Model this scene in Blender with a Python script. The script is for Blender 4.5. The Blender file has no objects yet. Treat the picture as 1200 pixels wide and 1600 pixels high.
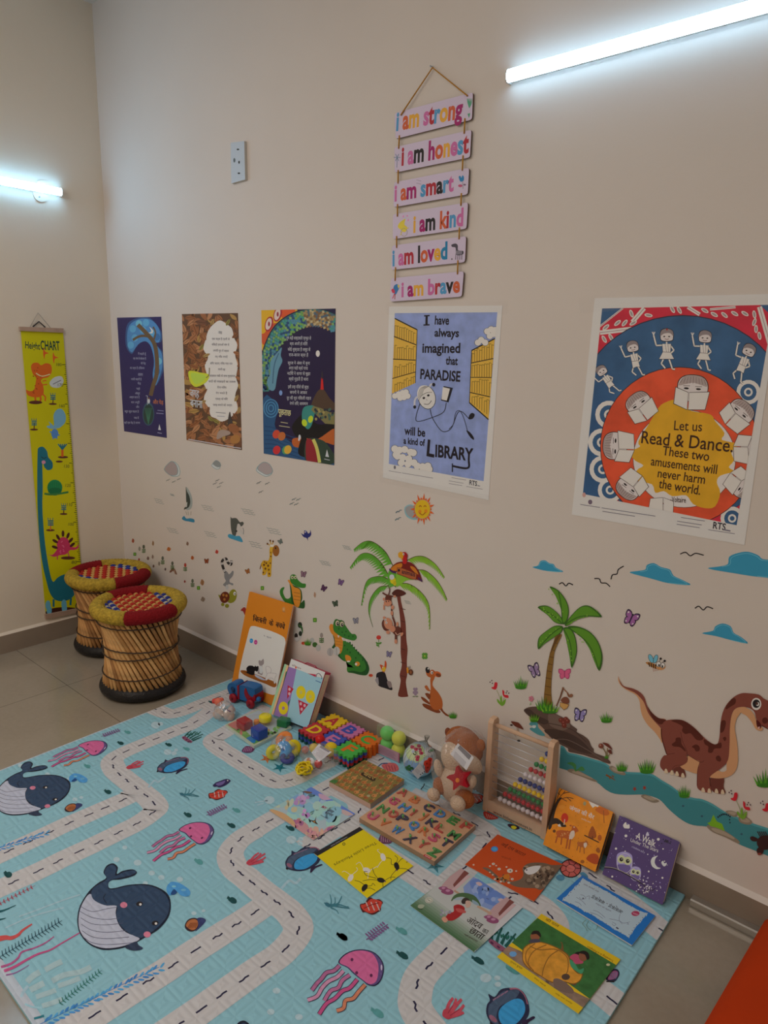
import bpy, bmesh, math, random
from mathutils import Vector, Matrix
random.seed(7)
SC = bpy.context.scene
COL = SC.collection
PI = math.pi

# ------------------------------------------------------------------ camera
CF, YAW, PITCH, ROLL = 1088.8455,-0.714269396,0.217836535,0.0237416277
CAM = Vector((3.46252473,-1.84006539,1.44968617))
_f = Vector((math.sin(YAW)*math.cos(PITCH), math.cos(YAW)*math.cos(PITCH),-math.sin(PITCH)))
_r = Vector((math.cos(YAW),-math.sin(YAW),0.0))
_u = _r.cross(_f)
CR = _r*math.cos(ROLL) + _u*math.sin(ROLL)
CU = -_r*math.sin(ROLL) + _u*math.cos(ROLL)
CFW = _f
cam_data = bpy.data.cameras.new('camera')
cam_data.sensor_fit = 'VERTICAL'
cam_data.sensor_height = 36.0
cam_data.lens = CF*36.0/1600.0
cam_data.clip_start = 0.02
cam = bpy.data.objects.new('camera', cam_data)
COL.objects.link(cam)
M4 = Matrix((( CR.x, CU.x, -CFW.x, CAM.x),(CR.y, CU.y, -CFW.y, CAM.y),(CR.z, CU.z, -CFW.z, CAM.z),(0,0,0,1)))
cam.matrix_world = M4
SC.camera = cam

def sight(px, py):
    return CR*((px-600.0)/CF) - CU*((py-800.0)/CF) + CFW

class Plane:
    """A real plane of the room; at(px, py) finds where a spot seen in the photograph lies on it."""
    def __init__(s, o, n):
        s.o = Vector(o); s.n = Vector(n).normalized()
    def at(s, px, py, h=0.0):
        d = sight(px, py)
        return CAM + d*(((s.o + s.n*h) - CAM).dot(s.n)/d.dot(s.n))

def seen(p):
    d = Vector(p) - CAM
    z = d.dot(CFW)
    return 600 + CF*d.dot(CR)/z, 800 - CF*d.dot(CU)/z

WB = Plane((0,0,0),(0,-1,0))
WA = Plane((0,0,0),(1,0,0))
MAT_TOP = 0.010
FL = Plane((0,0, MAT_TOP),(0,0,1))
FLOOR = Plane((0,0,0),(0,0,1))

# --------------------------------------------------------------- materials
def lin1(v):
    v /= 255.0
    return v/12.92 if v <= 0.04045 else ((v+0.055)/1.055)**2.4
# light reaching each zone, used to turn a colour judged from the photograph into the paint's own colour
ZONE = {'B': (0.40,0.35,0.305), 'A': (0.35,0.30,0.255), 'F': (0.42,0.38,0.335), 'L': (0.37,0.325,0.28), 'N': (1,1,1)}
def albedo(col, zone):
    if isinstance(col, str):
        col = col.lstrip('#')
        col = tuple(int(col[i:i+2],16) for i in (0,2,4))
    k = ZONE[zone]
    return tuple(max(0.004, min(0.92, lin1(c)/k[i])) for i, c in enumerate(col))
_MATS = {}
def mat(col, zone='B', rough=0.55, spec=0.3, metal=0.0, noise=0.0, nscale=20.0, bump=0.0, bscale=60.0, trans=0.0, emit=0.0, coat=0.0, alpha=1.0):
    key = (str(col), zone, rough, spec, metal, noise, nscale, bump, bscale, trans, emit, coat, alpha)
    if key in _MATS: return _MATS[key]
    m = bpy.data.materials.new('paint_%d' % len(_MATS))
    m.use_nodes = True
    nt = m.node_tree
    b = nt.nodes['Principled BSDF']
    rgb = albedo(col, zone)
    b.inputs['Base Color'].default_value = (*rgb, 1)
    b.inputs['Roughness'].default_value = rough
    b.inputs['Specular IOR Level'].default_value = spec
    b.inputs['Metallic'].default_value = metal
    b.inputs['Alpha'].default_value = alpha
    if trans: b.inputs['Transmission Weight'].default_value = trans
    if coat: b.inputs['Coat Weight'].default_value = coat
    if emit:
        b.inputs['Emission Color'].default_value = (*rgb, 1)
        b.inputs['Emission Strength'].default_value = emit
    if noise or bump:
        tc = nt.nodes.new('ShaderNodeTexCoord')
    if noise:
        n = nt.nodes.new('ShaderNodeTexNoise'); n.inputs['Scale'].default_value = nscale; n.inputs['Detail'].default_value = 4
        nt.links.new(tc.outputs['Object'], n.inputs['Vector'])
        r = nt.nodes.new('ShaderNodeMapRange'); r.inputs[1].default_value = 0.3; r.inputs[2].default_value = 0.7
        r.inputs[3].default_value = 1-noise; r.inputs[4].default_value = 1+noise
        nt.links.new(n.outputs['Fac'], r.inputs[0])
        mx = nt.nodes.new('ShaderNodeVectorMath'); mx.operation = 'SCALE'
        mx.inputs[0].default_value = rgb
        nt.links.new(r.outputs[0], mx.inputs['Scale'])
        nt.links.new(mx.outputs[0], b.inputs['Base Color'])
    if bump:
        n2 = nt.nodes.new('ShaderNodeTexNoise'); n2.inputs['Scale'].default_value = bscale; n2.inputs['Detail'].default_value = 3
        nt.links.new(tc.outputs['Object'], n2.inputs['Vector'])
        bp = nt.nodes.new('ShaderNodeBump'); bp.inputs['Strength'].default_value = bump; bp.inputs['Distance'].default_value = 0.01
        nt.links.new(n2.outputs['Fac'], bp.inputs['Height'])
        nt.links.new(bp.outputs['Normal'], b.inputs['Normal'])
    _MATS[key] = m
    return m

def film_mat(name='clear_film', opacity=0.16, rough=0.18, tint=(0.9,0.9,0.92)):
    """thin clear plastic wrap: mostly see-through, with a glossy crinkled skin"""
    key = ('film', name, opacity, rough, tint)
    if key in _MATS: return _MATS[key]
    m = bpy.data.materials.new(name); m.use_nodes = True
    nt = m.node_tree; nt.nodes.clear()
    out = nt.nodes.new('ShaderNodeOutputMaterial')
    tr = nt.nodes.new('ShaderNodeBsdfTransparent'); tr.inputs[0].default_value = (1,1,1,1)
    gl = nt.nodes.new('ShaderNodeBsdfGlossy'); gl.inputs['Roughness'].default_value = rough; gl.inputs['Color'].default_value = (*tint, 1)
    df = nt.nodes.new('ShaderNodeBsdfDiffuse'); df.inputs[0].default_value = (*tint, 1)
    a = nt.nodes.new('ShaderNodeMixShader'); a.inputs[0].default_value = 0.45
    nt.links.new(gl.outputs[0], a.inputs[1]); nt.links.new(df.outputs[0], a.inputs[2])
    mx = nt.nodes.new('ShaderNodeMixShader')
    lw = nt.nodes.new('ShaderNodeLayerWeight'); lw.inputs[0].default_value = 0.25
    mr = nt.nodes.new('ShaderNodeMapRange'); mr.inputs[3].default_value = opacity*0.5; mr.inputs[4].default_value = min(1, opacity*2.6)
    nt.links.new(lw.outputs['Facing'], mr.inputs[0]); nt.links.new(mr.outputs[0], mx.inputs[0])
    nt.links.new(tr.outputs[0], mx.inputs[1]); nt.links.new(a.outputs[0], mx.inputs[2])
    tc = nt.nodes.new('ShaderNodeTexCoord'); n2 = nt.nodes.new('ShaderNodeTexNoise'); n2.inputs['Scale'].default_value = 45
    nt.links.new(tc.outputs['Object'], n2.inputs['Vector'])
    bp = nt.nodes.new('ShaderNodeBump'); bp.inputs['Strength'].default_value = 0.5; bp.inputs['Distance'].default_value = 0.01
    nt.links.new(n2.outputs['Fac'], bp.inputs['Height'])
    nt.links.new(bp.outputs[0], gl.inputs['Normal'])
    nt.links.new(mx.outputs[0], out.inputs[0])
    _MATS[key] = m
    return m

# ------------------------------------------------------------ mesh helpers
def tag(o, label=None, cat=None, group=None, kind=None):
    if label: o['label'] = label
    if cat: o['category'] = cat
    if group: o['group'] = group
    if kind: o['kind'] = kind
    return o

def empty(name, loc, label, cat, group=None):
    o = bpy.data.objects.new(name, None); COL.objects.link(o)
    o.location = loc; o.empty_display_size = 0.05
    return tag(o, label, cat, group)

def put(o, parent):
    if parent is not None:
        o.parent = parent
        o.matrix_parent_inverse = Matrix.Translation(parent.location).inverted()

class MB:
    """collects faces with their materials and links them as ONE mesh object"""
    def __init__(s):
        s.v = []; s.f = []; s.m = []; s.mats = []; s.sm = []
    def mi(s, m):
        if m not in s.mats: s.mats.append(m)
        return s.mats.index(m)
    def add(s, vs, fs, m, smooth=False):
        b = len(s.v); s.v += [Vector(p) for p in vs]; i = s.mi(m)
        for f in fs:
            s.f.append([b+k for k in f]); s.m.append(i); s.sm.append(smooth)
        return s
    def box(s, lo, hi, m, T=None, bev=0.0):
        bm = bmesh.new()
        bmesh.ops.create_cube(bm, size=1)
        lo, hi = Vector(lo), Vector(hi)
        for v in bm.verts:
            v.co = Vector(((lo[i]+hi[i])/2 + v.co[i]*(hi[i]-lo[i])) for i in range(3))
        if bev: bmesh.ops.bevel(bm, geom=bm.edges[:], offset=bev, segments=2, affect='EDGES', profile=0.5)
        return s.take(bm, m, T)
    def take(s, bm, m, T=None, smooth=False):
        if T is not None: bm.transform(T)
        bm.verts.index_update()
        s.add([v.co.copy() for v in bm.verts],[[v.index for v in f.verts] for f in bm.faces], m, smooth)
        bm.free(); return s
    def sphere(s, c, r, m, seg=16, T=None, sc=(1,1,1)):
        bm = bmesh.new(); bmesh.ops.create_uvsphere(bm, u_segments=seg, v_segments=max(6, seg*2//3), radius=1)
        r3 = (r, r, r) if not hasattr(r, '__len__') else r
        for v in bm.verts: v.co = Vector((c[i] + v.co[i]*r3[i]*sc[i]) for i in range(3))
        return s.take(bm, m, T, True)
    def tube(s, pts, r, m, seg=8, closed=False, cap=True):
        pts = [Vector(p) for p in pts]; n = len(pts); vs = []; fs = []
        rr = r if hasattr(r, '__len__') else [r]*n
        ref = None
        for i, p in enumerate(pts):
            if closed: t = pts[(i+1) % n] - pts[i-1]
            else: t = pts[min(i+1, n-1)] - pts[max(i-1,0)]
            t.normalize()
            if ref is None: ref = t.orthogonal().normalized()
            ref = (ref - t*ref.dot(t))
            if ref.length < 1e-6: ref = t.orthogonal()
            ref.normalize(); b = t.cross(ref)
            for k in range(seg):
                a = 2*PI*k/seg
                vs.append(p + (ref*math.cos(a) + b*math.sin(a))*rr[i])
        for i in range(n if closed else n-1):
            j = (i+1) % n
            for k in range(seg):
                k2 = (k+1) % seg
                fs.append([i*seg+k, i*seg+k2, j*seg+k2, j*seg+k])
        if cap and not closed:
            fs.append(list(range(seg))[::-1]); fs.append([(n-1)*seg+k for k in range(seg)])
        return s.add(vs, fs, m, True)
    def lathe(s, prof, m, seg=32, c=(0,0,0), T=None, ang=None, cap=True):
        """prof: (r, z) pairs turned round the z axis"""
        vs = []; fs = []; n = len(prof); c = Vector(c)
        full = ang is None
        a0, a1 = (0,2*PI) if full else ang
        cols = seg if full else seg+1
        for k in range(cols):
            a = a0 + (a1-a0)*k/seg
            for r, z in prof:
                p = Vector((r*math.cos(a), r*math.sin(a), z)) + c
                vs.append(T @ p if T is not None else p)
        for k in range(seg):
            k2 = (k+1) % cols
            for i in range(n-1):
                fs.append([k*n+i, k2*n+i, k2*n+i+1, k*n+i+1])
        return s.add(vs, fs, m, True)
    def prism(s, outline, h0, h1, m, fr, side=None):
        """outline: (a, b) pairs; fr(a, b, h) gives the point in space"""
        n = len(outline)
        vs = [fr(a, b, h0) for a, b in outline] + [fr(a, b, h1) for a, b in outline]
        s.add(vs, [list(range(n, 2*n))], m)
        s.add(vs, [[i, (i+1) % n, n+(i+1) % n, n+i] for i in range(n)] + [list(range(n))[::-1]], side or m)
        return s
    def build(s, name, parent=None, origin=None, solid=0.0, weld=False):
        me = bpy.data.meshes.new(name)
        if origin is None:
            lo = Vector((min(p[i] for p in s.v) for i in range(3))); hi = Vector((max(p[i] for p in s.v) for i in range(3)))
            origin = Vector(((lo.x+hi.x)/2,(lo.y+hi.y)/2, lo.z))
        origin = Vector(origin)
        me.from_pydata([p-origin for p in s.v],[], s.f)
        for m in s.mats: me.materials.append(m)
        me.polygons.foreach_set('material_index', s.m)
        me.polygons.foreach_set('use_smooth', s.sm)
        me.update()
        o = bpy.data.objects.new(name, me); COL.objects.link(o)
        o.location = origin
        put(o, parent)
        return o

def smooth(pts, closed=True, n=5):
    out = []; N = len(pts)
    for i in range(N if closed else N-1):
        if closed: p = [pts[(i+k-1) % N] for k in range(4)]
        else: p = [pts[max(0, min(N-1, i+k-1))] for k in range(4)]
        for j in range(n):
            t = j/n
            out.append(tuple(0.5*((2*p[1][a]) + (-p[0][a]+p[2][a])*t + (2*p[0][a]-5*p[1][a]+4*p[2][a]-p[3][a])*t*t + (-p[0][a]+3*p[1][a]-3*p[2][a]+p[3][a])*t**3) for a in range(2)))
    if not closed: out.append(tuple(pts[-1]))
    return out

_TX = {}
def glyphs(s, off=0.0, shear=0.0, clip=None):
    """outline mesh of a piece of lettering, unit size, with one material slot per letter"""
    key = (s, off, shear, clip)
    if key in _TX: return _TX[key]
    c = bpy.data.curves.new('lettering', 'FONT'); c.body = s; c.offset = off; c.shear = shear; c.resolution_u = 3
    for i in range(min(len(s),60)):
        c.body_format[i].material_index = i
    for i in range(min(len(s),60)): c.materials.append(None)
    o = bpy.data.objects.new('lettering', c); COL.objects.link(o)
    bpy.context.view_layer.update()
    ev = o.evaluated_get(bpy.context.evaluated_depsgraph_get())
    me = ev.to_mesh()
    vs = [(v.co.x, v.co.y) for v in me.vertices]
    fs = [(list(p.vertices), p.material_index) for p in me.polygons]
    ev.to_mesh_clear()
    bpy.data.objects.remove(o); bpy.data.curves.remove(c)
    _TX[key] = (vs, fs)
    return vs, fs

STEP = 0.000025
class Art(MB):
    """flat printed or cut-out shapes on a plane of the room, each new shape a hair above the last"""
    def __init__(s, plane, base=0.0008, zone='B', rough=0.55, step=STEP, z=(0,0,1)):
        super().__init__(); s.z = z; s.pl = plane; s.h = base; s.zone = zone; s.rough = rough; s.step = step; s.fr = None
    def P(s, p, h):
        if s.fr is not None: return s.fr(p[0], p[1], h)
        return s.pl.at(s.z[0]+p[0]/s.z[2], s.z[1]+p[1]/s.z[2], h)
    @property
    def h(s): return s._max
    @h.setter
    def h(s, v): s._floor = s._max = v; s._seen = []
    def nxt(s, h, pts=None, pad=0):
        """height of a new shape: just above whatever it overlaps"""
        if pts is None:
            if h is None: h = s._max + s.step
            s._max = max(s._max, h); return h
        k = 1.0 if s.fr is not None else s.z[2]; ox, oy = (0,0) if s.fr is not None else s.z[:2]
        x0 = ox + (min(p[0] for p in pts)-pad)/k; x1 = ox + (max(p[0] for p in pts)+pad)/k
        y0 = oy + (min(p[1] for p in pts)-pad)/k; y1 = oy + (max(p[1] for p in pts)+pad)/k
        if h is None:
            h = s._floor
            for a0, a1, b0, b1, hh in s._seen:
                if hh > h and a0 < x1 and a1 > x0 and b0 < y1 and b1 > y0: h = hh
            h += s.step
        s._seen.append((x0, x1, y0, y1, h)); s._max = max(s._max, h)
        return h
    def col(s, c, **k):
        if not isinstance(c, (str, tuple)): return c
        return mat(c, s.zone, s.rough, **k)
    def poly(s, pts, c, h=None, **k):
        h = s.nxt(h, pts); vs = [s.P(p, h) for p in pts]
        # keep the printed side towards the room
        s.add(vs, [list(range(len(vs)))], s.col(c, **k))
        return s
    def blob(s, pts, c, h=None, n=4, **k):
        return s.poly(smooth(pts, True, n), c, h, **k)
    def ell(s, cx, cy, rx, ry, c, rot=0, h=None, n=18, **k):
        ca, sa = math.cos(math.radians(rot)), math.sin(math.radians(rot))
        return s.poly([(cx + rx*math.cos(a)*ca - ry*math.sin(a)*sa, cy + rx*math.cos(a)*sa + ry*math.sin(a)*ca) for a in (2*PI*i/n for i in range(n))], c, h, **k)
    def ring(s, cx, cy, rx, ry, w, c, rot=0, h=None, n=24):
        ca, sa = math.cos(math.radians(rot)), math.sin(math.radians(rot))
        return s.line([(cx + rx*math.cos(a)*ca - ry*math.sin(a)*sa, cy + rx*math.cos(a)*sa + ry*math.sin(a)*ca) for a in (2*PI*i/n for i in range(n))], w, c, h, closed=True)
    def line(s, pts, w, c, h=None, closed=False, sm=0, w1=None):
        if sm: pts = smooth(pts, closed, sm)
        h = s.nxt(h, pts, w/2); n = len(pts); L = []; R = []
        for i, p in enumerate(pts):
            if closed: a, b = pts[i-1], pts[(i+1) % n]
            else: a, b = pts[max(0, i-1)], pts[min(n-1, i+1)]
            dx, dy = b[0]-a[0], b[1]-a[1]; l = math.hypot(dx, dy) or 1
            ww = w if w1 is None else w + (w1-w)*i/max(1, n-1)
            nx, ny = -dy/l*ww/2, dx/l*ww/2
            L.append((p[0]+nx, p[1]+ny)); R.append((p[0]-nx, p[1]-ny))
        vs = [s.P(p, h) for p in L+R]
        fs = [[i, (i+1) % n, n+(i+1) % n, n+i] for i in range(n if closed else n-1)]
        s.add(vs, fs, s.col(c)); return s
    def text(s, t, p0, p1, c, hp=None, off=0.0, shear=0.0, asp=1.0, h=None, cols=None):
        """lettering along the baseline from p0 to p1"""
        if off > 0 and any(0x900 <= ord(ch) < 0x980 for ch in t):
            # heavier strokes: the same letters struck again a hair aside
            L = math.dist(p0, p1); n = max(1, len(t)); e = off*1.1*abs(hp or 20)*.5; hb = s.nxt(h, [p0, p1], abs(hp or 20))
            for i, (a, b) in enumerate(((-e, -e*.6),(e, e*.6),(0,0))): s.text(t, (p0[0]+a, p0[1]+b),(p1[0]+a, p1[1]+b), c, hp, 0, shear, asp, hb+.000006*i)
            return s
        vs, fs = glyphs(t, off, shear)
        if not vs: return s
        q_ = abs(hp or 20)
        h = s.nxt(h, [p0, p1], q_)
        x0 = min(v[0] for v in vs); x1 = max(v[0] for v in vs); y0 = min(v[1] for v in vs); y1 = max(v[1] for v in vs)
        A = s.P(p0, h); B = s.P(p1, h)
        d = B-A; L = d.length; d.normalize()
        if hp is not None:
            up = s.P((p0[0], p0[1]-hp), h) - A if s.fr is None else s.P((p0[0], p0[1]+hp), h) - A
        else:
            up = s.P((p0[0], p0[1]-10), h) - A if s.fr is None else s.P((p0[0], p0[1]+1), h) - A
        q = up - d*up.dot(d); ql = q.length; q.normalize()
        sx = L/(x1-x0)
        sy = ql/max(1e-6, y1-min(0, y0)*0) if hp is not None else sx*asp
        P = [A + d*((v[0]-x0)*sx) + q*(v[1]*sy) for v in vs]
        if cols is None:
            s.add(P, [f for f, _ in fs], s.col(c))
        else:
            b = len(s.v); s.v += P
            chars = [ch for ch in t]
            order = {}; k = 0
            for i, ch in enumerate(chars):
                if ch != ' ':
                    order[i] = cols[k % len(cols)]; k += 1
            for f, mi in fs:
                s.f.append([b+i for i in f]); s.m.append(s.mi(s.col(order.get(mi, cols[0])))); s.sm.append(False)
        return s

def slab(mb, plane, pts, h0, h1, m, side=None, z=(0,0,1)):
    """a board lying on a plane: front outline as seen at height h1, body reaching down to h0"""
    F = [plane.at(z[0]+p[0]/z[2], z[1]+p[1]/z[2], h1) for p in pts]
    B = [p - plane.n*(h1-h0) for p in F]
    n = len(F)
    mb.add(F, [list(range(n))], m)
    mb.add(F+B, [[i, (i+1) % n, n+(i+1) % n, n+i] for i in range(n)] + [list(range(n, 2*n))], side or m)
    return F

def jit(a, s): return a + random.uniform(-s, s)

# ------------------------------------------------------------ room shell
RX, RY, RZ = 5.0,-4.0,3.02
def wall_paint(name, rgb, bump=0.06):
    m = bpy.data.materials.new(name); m.use_nodes = True; nt = m.node_tree; b = nt.nodes['Principled BSDF']
    tc = nt.nodes.new('ShaderNodeTexCoord')
    n = nt.nodes.new('ShaderNodeTexNoise'); n.inputs['Scale'].default_value = 2.2; n.inputs['Detail'].default_value = 5
    nt.links.new(tc.outputs['Object'], n.inputs['Vector'])
    r = nt.nodes.new('ShaderNodeMapRange'); r.inputs[1].default_value = .3; r.inputs[2].default_value = .7; r.inputs[3].default_value = .975; r.inputs[4].default_value = 1.015
    nt.links.new(n.outputs['Fac'], r.inputs[0])
    sc = nt.nodes.new('ShaderNodeVectorMath'); sc.operation = 'SCALE'; sc.inputs[0].default_value = rgb
    nt.links.new(r.outputs[0], sc.inputs['Scale']); nt.links.new(sc.outputs[0], b.inputs['Base Color'])
    b.inputs['Roughness'].default_value = 0.62; b.inputs['Specular IOR Level'].default_value = 0.25
    n2 = nt.nodes.new('ShaderNodeTexNoise'); n2.inputs['Scale'].default_value = 38; n2.inputs['Detail'].default_value = 3
    nt.links.new(tc.outputs['Object'], n2.inputs['Vector'])
    bp = nt.nodes.new('ShaderNodeBump'); bp.inputs['Strength'].default_value = bump; bp.inputs['Distance'].default_value = 0.01
    nt.links.new(n2.outputs['Fac'], bp.inputs['Height']); nt.links.new(bp.outputs[0], b.inputs['Normal'])
    return m
WALL = wall_paint('cream_wall_paint', (0.79,0.74,0.705))
WALLA = wall_paint('warm_cream_wall_paint', (0.86,0.79,0.685))
CEIL = wall_paint('ceiling_paint', (0.72,0.68,0.62))

def floor_mat():
    m = bpy.data.materials.new('vitrified_floor_tile'); m.use_nodes = True; nt = m.node_tree; b = nt.nodes['Principled BSDF']
    tc = nt.nodes.new('ShaderNodeTexCoord'); sp = nt.nodes.new('ShaderNodeSeparateXYZ')
    nt.links.new(tc.outputs['Object'], sp.inputs[0])
    def mth(op, a, bb=None):
        n = nt.nodes.new('ShaderNodeMath'); n.operation = op
        for i, v in enumerate((a, bb)):
            if v is None: continue
            if isinstance(v, (int, float)): n.inputs[i].default_value = v
            else: nt.links.new(v, n.inputs[i])
        return n.outputs[0]
    ds = []
    for ax, off in (('X', 0.553),('Y', -0.600)):
        w = mth('FLOORED_MODULO', mth('SUBTRACT', sp.outputs[ax], off),0.6)
        ds.append(mth('MINIMUM', w, mth('SUBTRACT', 0.6, w)))
    d = mth('MINIMUM', ds[0], ds[1])
    joint = mth('LESS_THAN', d, 0.0011)
    n = nt.nodes.new('ShaderNodeTexNoise'); n.inputs['Scale'].default_value = 3.5; n.inputs['Detail'].default_value = 6
    nt.links.new(tc.outputs['Object'], n.inputs['Vector'])
    n2 = nt.nodes.new('ShaderNodeTexNoise'); n2.inputs['Scale'].default_value = 60; n2.inputs['Detail'].default_value = 2
    nt.links.new(tc.outputs['Object'], n2.inputs['Vector'])
    cr = nt.nodes.new('ShaderNodeValToRGB')
    cr.color_ramp.elements[0].position = .35; cr.color_ramp.elements[0].color = (0.335,0.295,0.235,1)
    cr.color_ramp.elements[1].position = .65; cr.color_ramp.elements[1].color = (0.385,0.34,0.275,1)
    nt.links.new(mth('ADD', mth('MULTIPLY', n.outputs['Fac'],.7), mth('MULTIPLY', n2.outputs['Fac'],.3)), cr.inputs[0])
    sk = nt.nodes.new('ShaderNodeTexVoronoi'); sk.inputs['Scale'].default_value = 7
    nt.links.new(tc.outputs['Object'], sk.inputs['Vector'])
    fleck = mth('LESS_THAN', sk.outputs['Distance'],0.022)
    mx = nt.nodes.new('ShaderNodeMix'); mx.data_type = 'RGBA'
    nt.links.new(mth('MAXIMUM', joint, mth('MULTIPLY', fleck, 0.7)), mx.inputs[0]); nt.links.new(cr.outputs[0], mx.inputs[6]); mx.inputs[7].default_value = (0.10,0.085,0.065,1)
    nt.links.new(mx.outputs[2], b.inputs['Base Color'])
    b.inputs['Roughness'].default_value = 0.16; b.inputs['Specular IOR Level'].default_value = 0.65
    return m

def struct(name, mb, origin=(0,0,0)):
    o = mb.build(name, None, origin); o['kind'] = 'structure'; return o

T = 0.12
struct('floor', MB().box((-T, RY-T, -0.1),(RX+T, T, 0), floor_mat()))
struct('wall_back', MB().box((-T, 0,0),(RX+T, T, RZ), WALL))
struct('wall_left', MB().box((-T, RY, 0),(0,0, RZ), WALLA))
struct('wall_right', MB().box((RX, RY, 0),(RX+T, 0, RZ), WALLA))
struct('wall_front', MB().box((-T, RY-T, 0),(RX+T, RY, RZ), WALLA))
struct('ceiling', MB().box((-T, RY-T, RZ),(RX+T, T, RZ+0.1), CEIL))
def skirt_mat():
    m = bpy.data.materials.new('skirting_tile'); m.use_nodes = True; nt = m.node_tree; b = nt.nodes['Principled BSDF']
    tc = nt.nodes.new('ShaderNodeTexCoord'); n = nt.nodes.new('ShaderNodeTexNoise'); n.inputs['Scale'].default_value = 5
    nt.links.new(tc.outputs['Object'], n.inputs['Vector'])
    cr = nt.nodes.new('ShaderNodeValToRGB')
    cr.color_ramp.elements[0].position = .35; cr.color_ramp.elements[0].color = (0.30,0.245,0.195,1)
    cr.color_ramp.elements[1].position = .65; cr.color_ramp.elements[1].color = (0.345,0.285,0.23,1)
    nt.links.new(n.outputs['Fac'], cr.inputs[0]); nt.links.new(cr.outputs[0], b.inputs['Base Color'])
    b.inputs['Roughness'].default_value = .4
    return m
SK = skirt_mat()
struct('baseboard_back', MB().box((0,-0.012,0),(RX, 0,0.092), SK).add([(0,-0.012,0.092),(RX, -0.012,0.092),(RX, 0,0.104),(0,0,0.104)],[[0,1,2,3]], WALL))
struct('baseboard_left', MB().box((0, RY, 0),(0.012,-0.012,0.092), SK).add([(0.012,-0.012,0.092),(0.012, RY, 0.092),(0, RY, 0.104),(0,-0.012,0.104)],[[0,1,2,3]], WALLA))
struct('baseboard_right', MB().box((RX-0.012, RY, 0),(RX, -0.012,0.095), SK))

# ------------------------------------------------------------ lights
def emit_mat(name, rgb, s):
    m = bpy.data.materials.new(name); m.use_nodes = True; b = m.node_tree.nodes['Principled BSDF']
    b.inputs['Base Color'].default_value = (.8,.8,.8,1)
    b.inputs['Emission Color'].default_value = (*rgb, 1); b.inputs['Emission Strength'].default_value = s
    return m
TUBE = emit_mat('lit_led_diffuser', (0.47,0.96,1.40),25.0)
TUBE2 = emit_mat('lit_led_diffuser_soft', (0.56,0.94,1.24),16.5)
def plastic(name, rgb, rough=.4):
    m = bpy.data.materials.new(name); m.use_nodes = True; b = m.node_tree.nodes['Principled BSDF']
    b.inputs['Base Color'].default_value = (*rgb, 1); b.inputs['Roughness'].default_value = rough
    return m
WPL = plastic('white_plastic', (.78,.78,.76))

def batten(name, a, b, out, label, TUBE=TUBE):
    """LED batten from a to b on a wall; out = direction into the room"""
    a, b, out = Vector(a), Vector(b), Vector(out)
    d = (b-a).normalized(); up = Vector((0,0,1))
    root = empty(name, (a+b)/2, label, 'light', None)
    def fr(p, q, h): return a + out*p + up*q + d*h
    L = (b-a).length
    MB().prism([(0.0,-.012),(.018,-.015),(.018,.015),(0.0,.012)],0.004, L-.004, WPL, fr).build('housing', root)
    prof = [(.018,-.0165)] + [(.020+.011*math.cos(t),.0165*math.sin(t)) for t in (-PI/2*.8,-PI/4,0, PI/4, PI/2*.8)] + [(.018,.0165)]
    MB().prism(prof, 0.006, L-.006, TUBE, fr).build('diffuser', root)
    for k, (h0, h1) in enumerate(((0,.006),(L-.006, L))):
        MB().prism([(0,-.0165)] + prof + [(0,.0165)], h0, h1, WPL, fr).build('end_cap', root)
    return root
zB = WB.at(788,118,0.03).z; xB = WB.at(788,118,.03).x
batten('tube_light', (xB, 0, zB),(xB+1.2,0, zB),(0,-1,0), 'lit white tube light high on the back wall, right of the hanging sign', TUBE2)
pA = WA.at(99,300,.03)
batten('tube_light', (0, pA.y, pA.z),(0, pA.y-1.2, pA.z),(1,0,0), 'lit white tube light on the left wall above the yellow height chart')

def area(name, loc, size, power, rgb, rot=(0,0,0)):
    l = bpy.data.lights.new(name, 'AREA'); l.shape = 'RECTANGLE'; l.size, l.size_y = size; l.energy = power; l.color = rgb
    o = bpy.data.objects.new(name, l); COL.objects.link(o); o.location = loc; o.rotation_euler = rot
    return o
area('ambient_fill', (2.4,-3.0,3.0),(1.2,1.2),25,(1,.875,.78))  # added area light without a fixture, warm ambient fill from behind the camera
area('ambient_fill', (1.2,-2.3,3.0),(1.2,1.2),23,(1,.875,.78))  # second added fill light, further left, also unseen
w = bpy.data.worlds.new('world'); SC.world = w; w.use_nodes = True
w.node_tree.nodes['Background'].inputs[0].default_value = (.05,.05,.05,1)

SC.view_settings.view_transform = 'Standard'
SC.view_settings.look = 'None'
SC.view_settings.gamma = 1.0
SC.view_settings.exposure = -0.25
SC.cycles.use_denoising = True
SC.cycles.max_bounces = 8
SC.cycles.diffuse_bounces = 5
SC.cycles.transparent_max_bounces = 24
SC.cycles.caustics_reflective = False
SC.cycles.caustics_refractive = False
SC.cycles.sample_clamp_indirect = 4.0

# ------------------------------------------------------------ wall stickers
Z1 = (180,700,3.3333); Z2 = (440,760,3.0); Z3 = (740,840,2.6087); ZD = (180,700,6.6667); ZG = (340,700,5.4545)
ZP = (530,820,6.6667); ZC = (480,950,4.6154); ZI = (740,980,5.4545); ZS = (950,1000,4.8); ZR = (800,1160,3.0); ZL = (180,840,3.75)
INK = (24,19,20); PAPER = (168,160,160)

def sticker(name, label, cat, z, fn, group=None, base=0.0005):
    A = Art(WB, base, 'B', 0.5, z=z); fn(A)
    return tag(A.build(name), label, cat, group)

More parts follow.
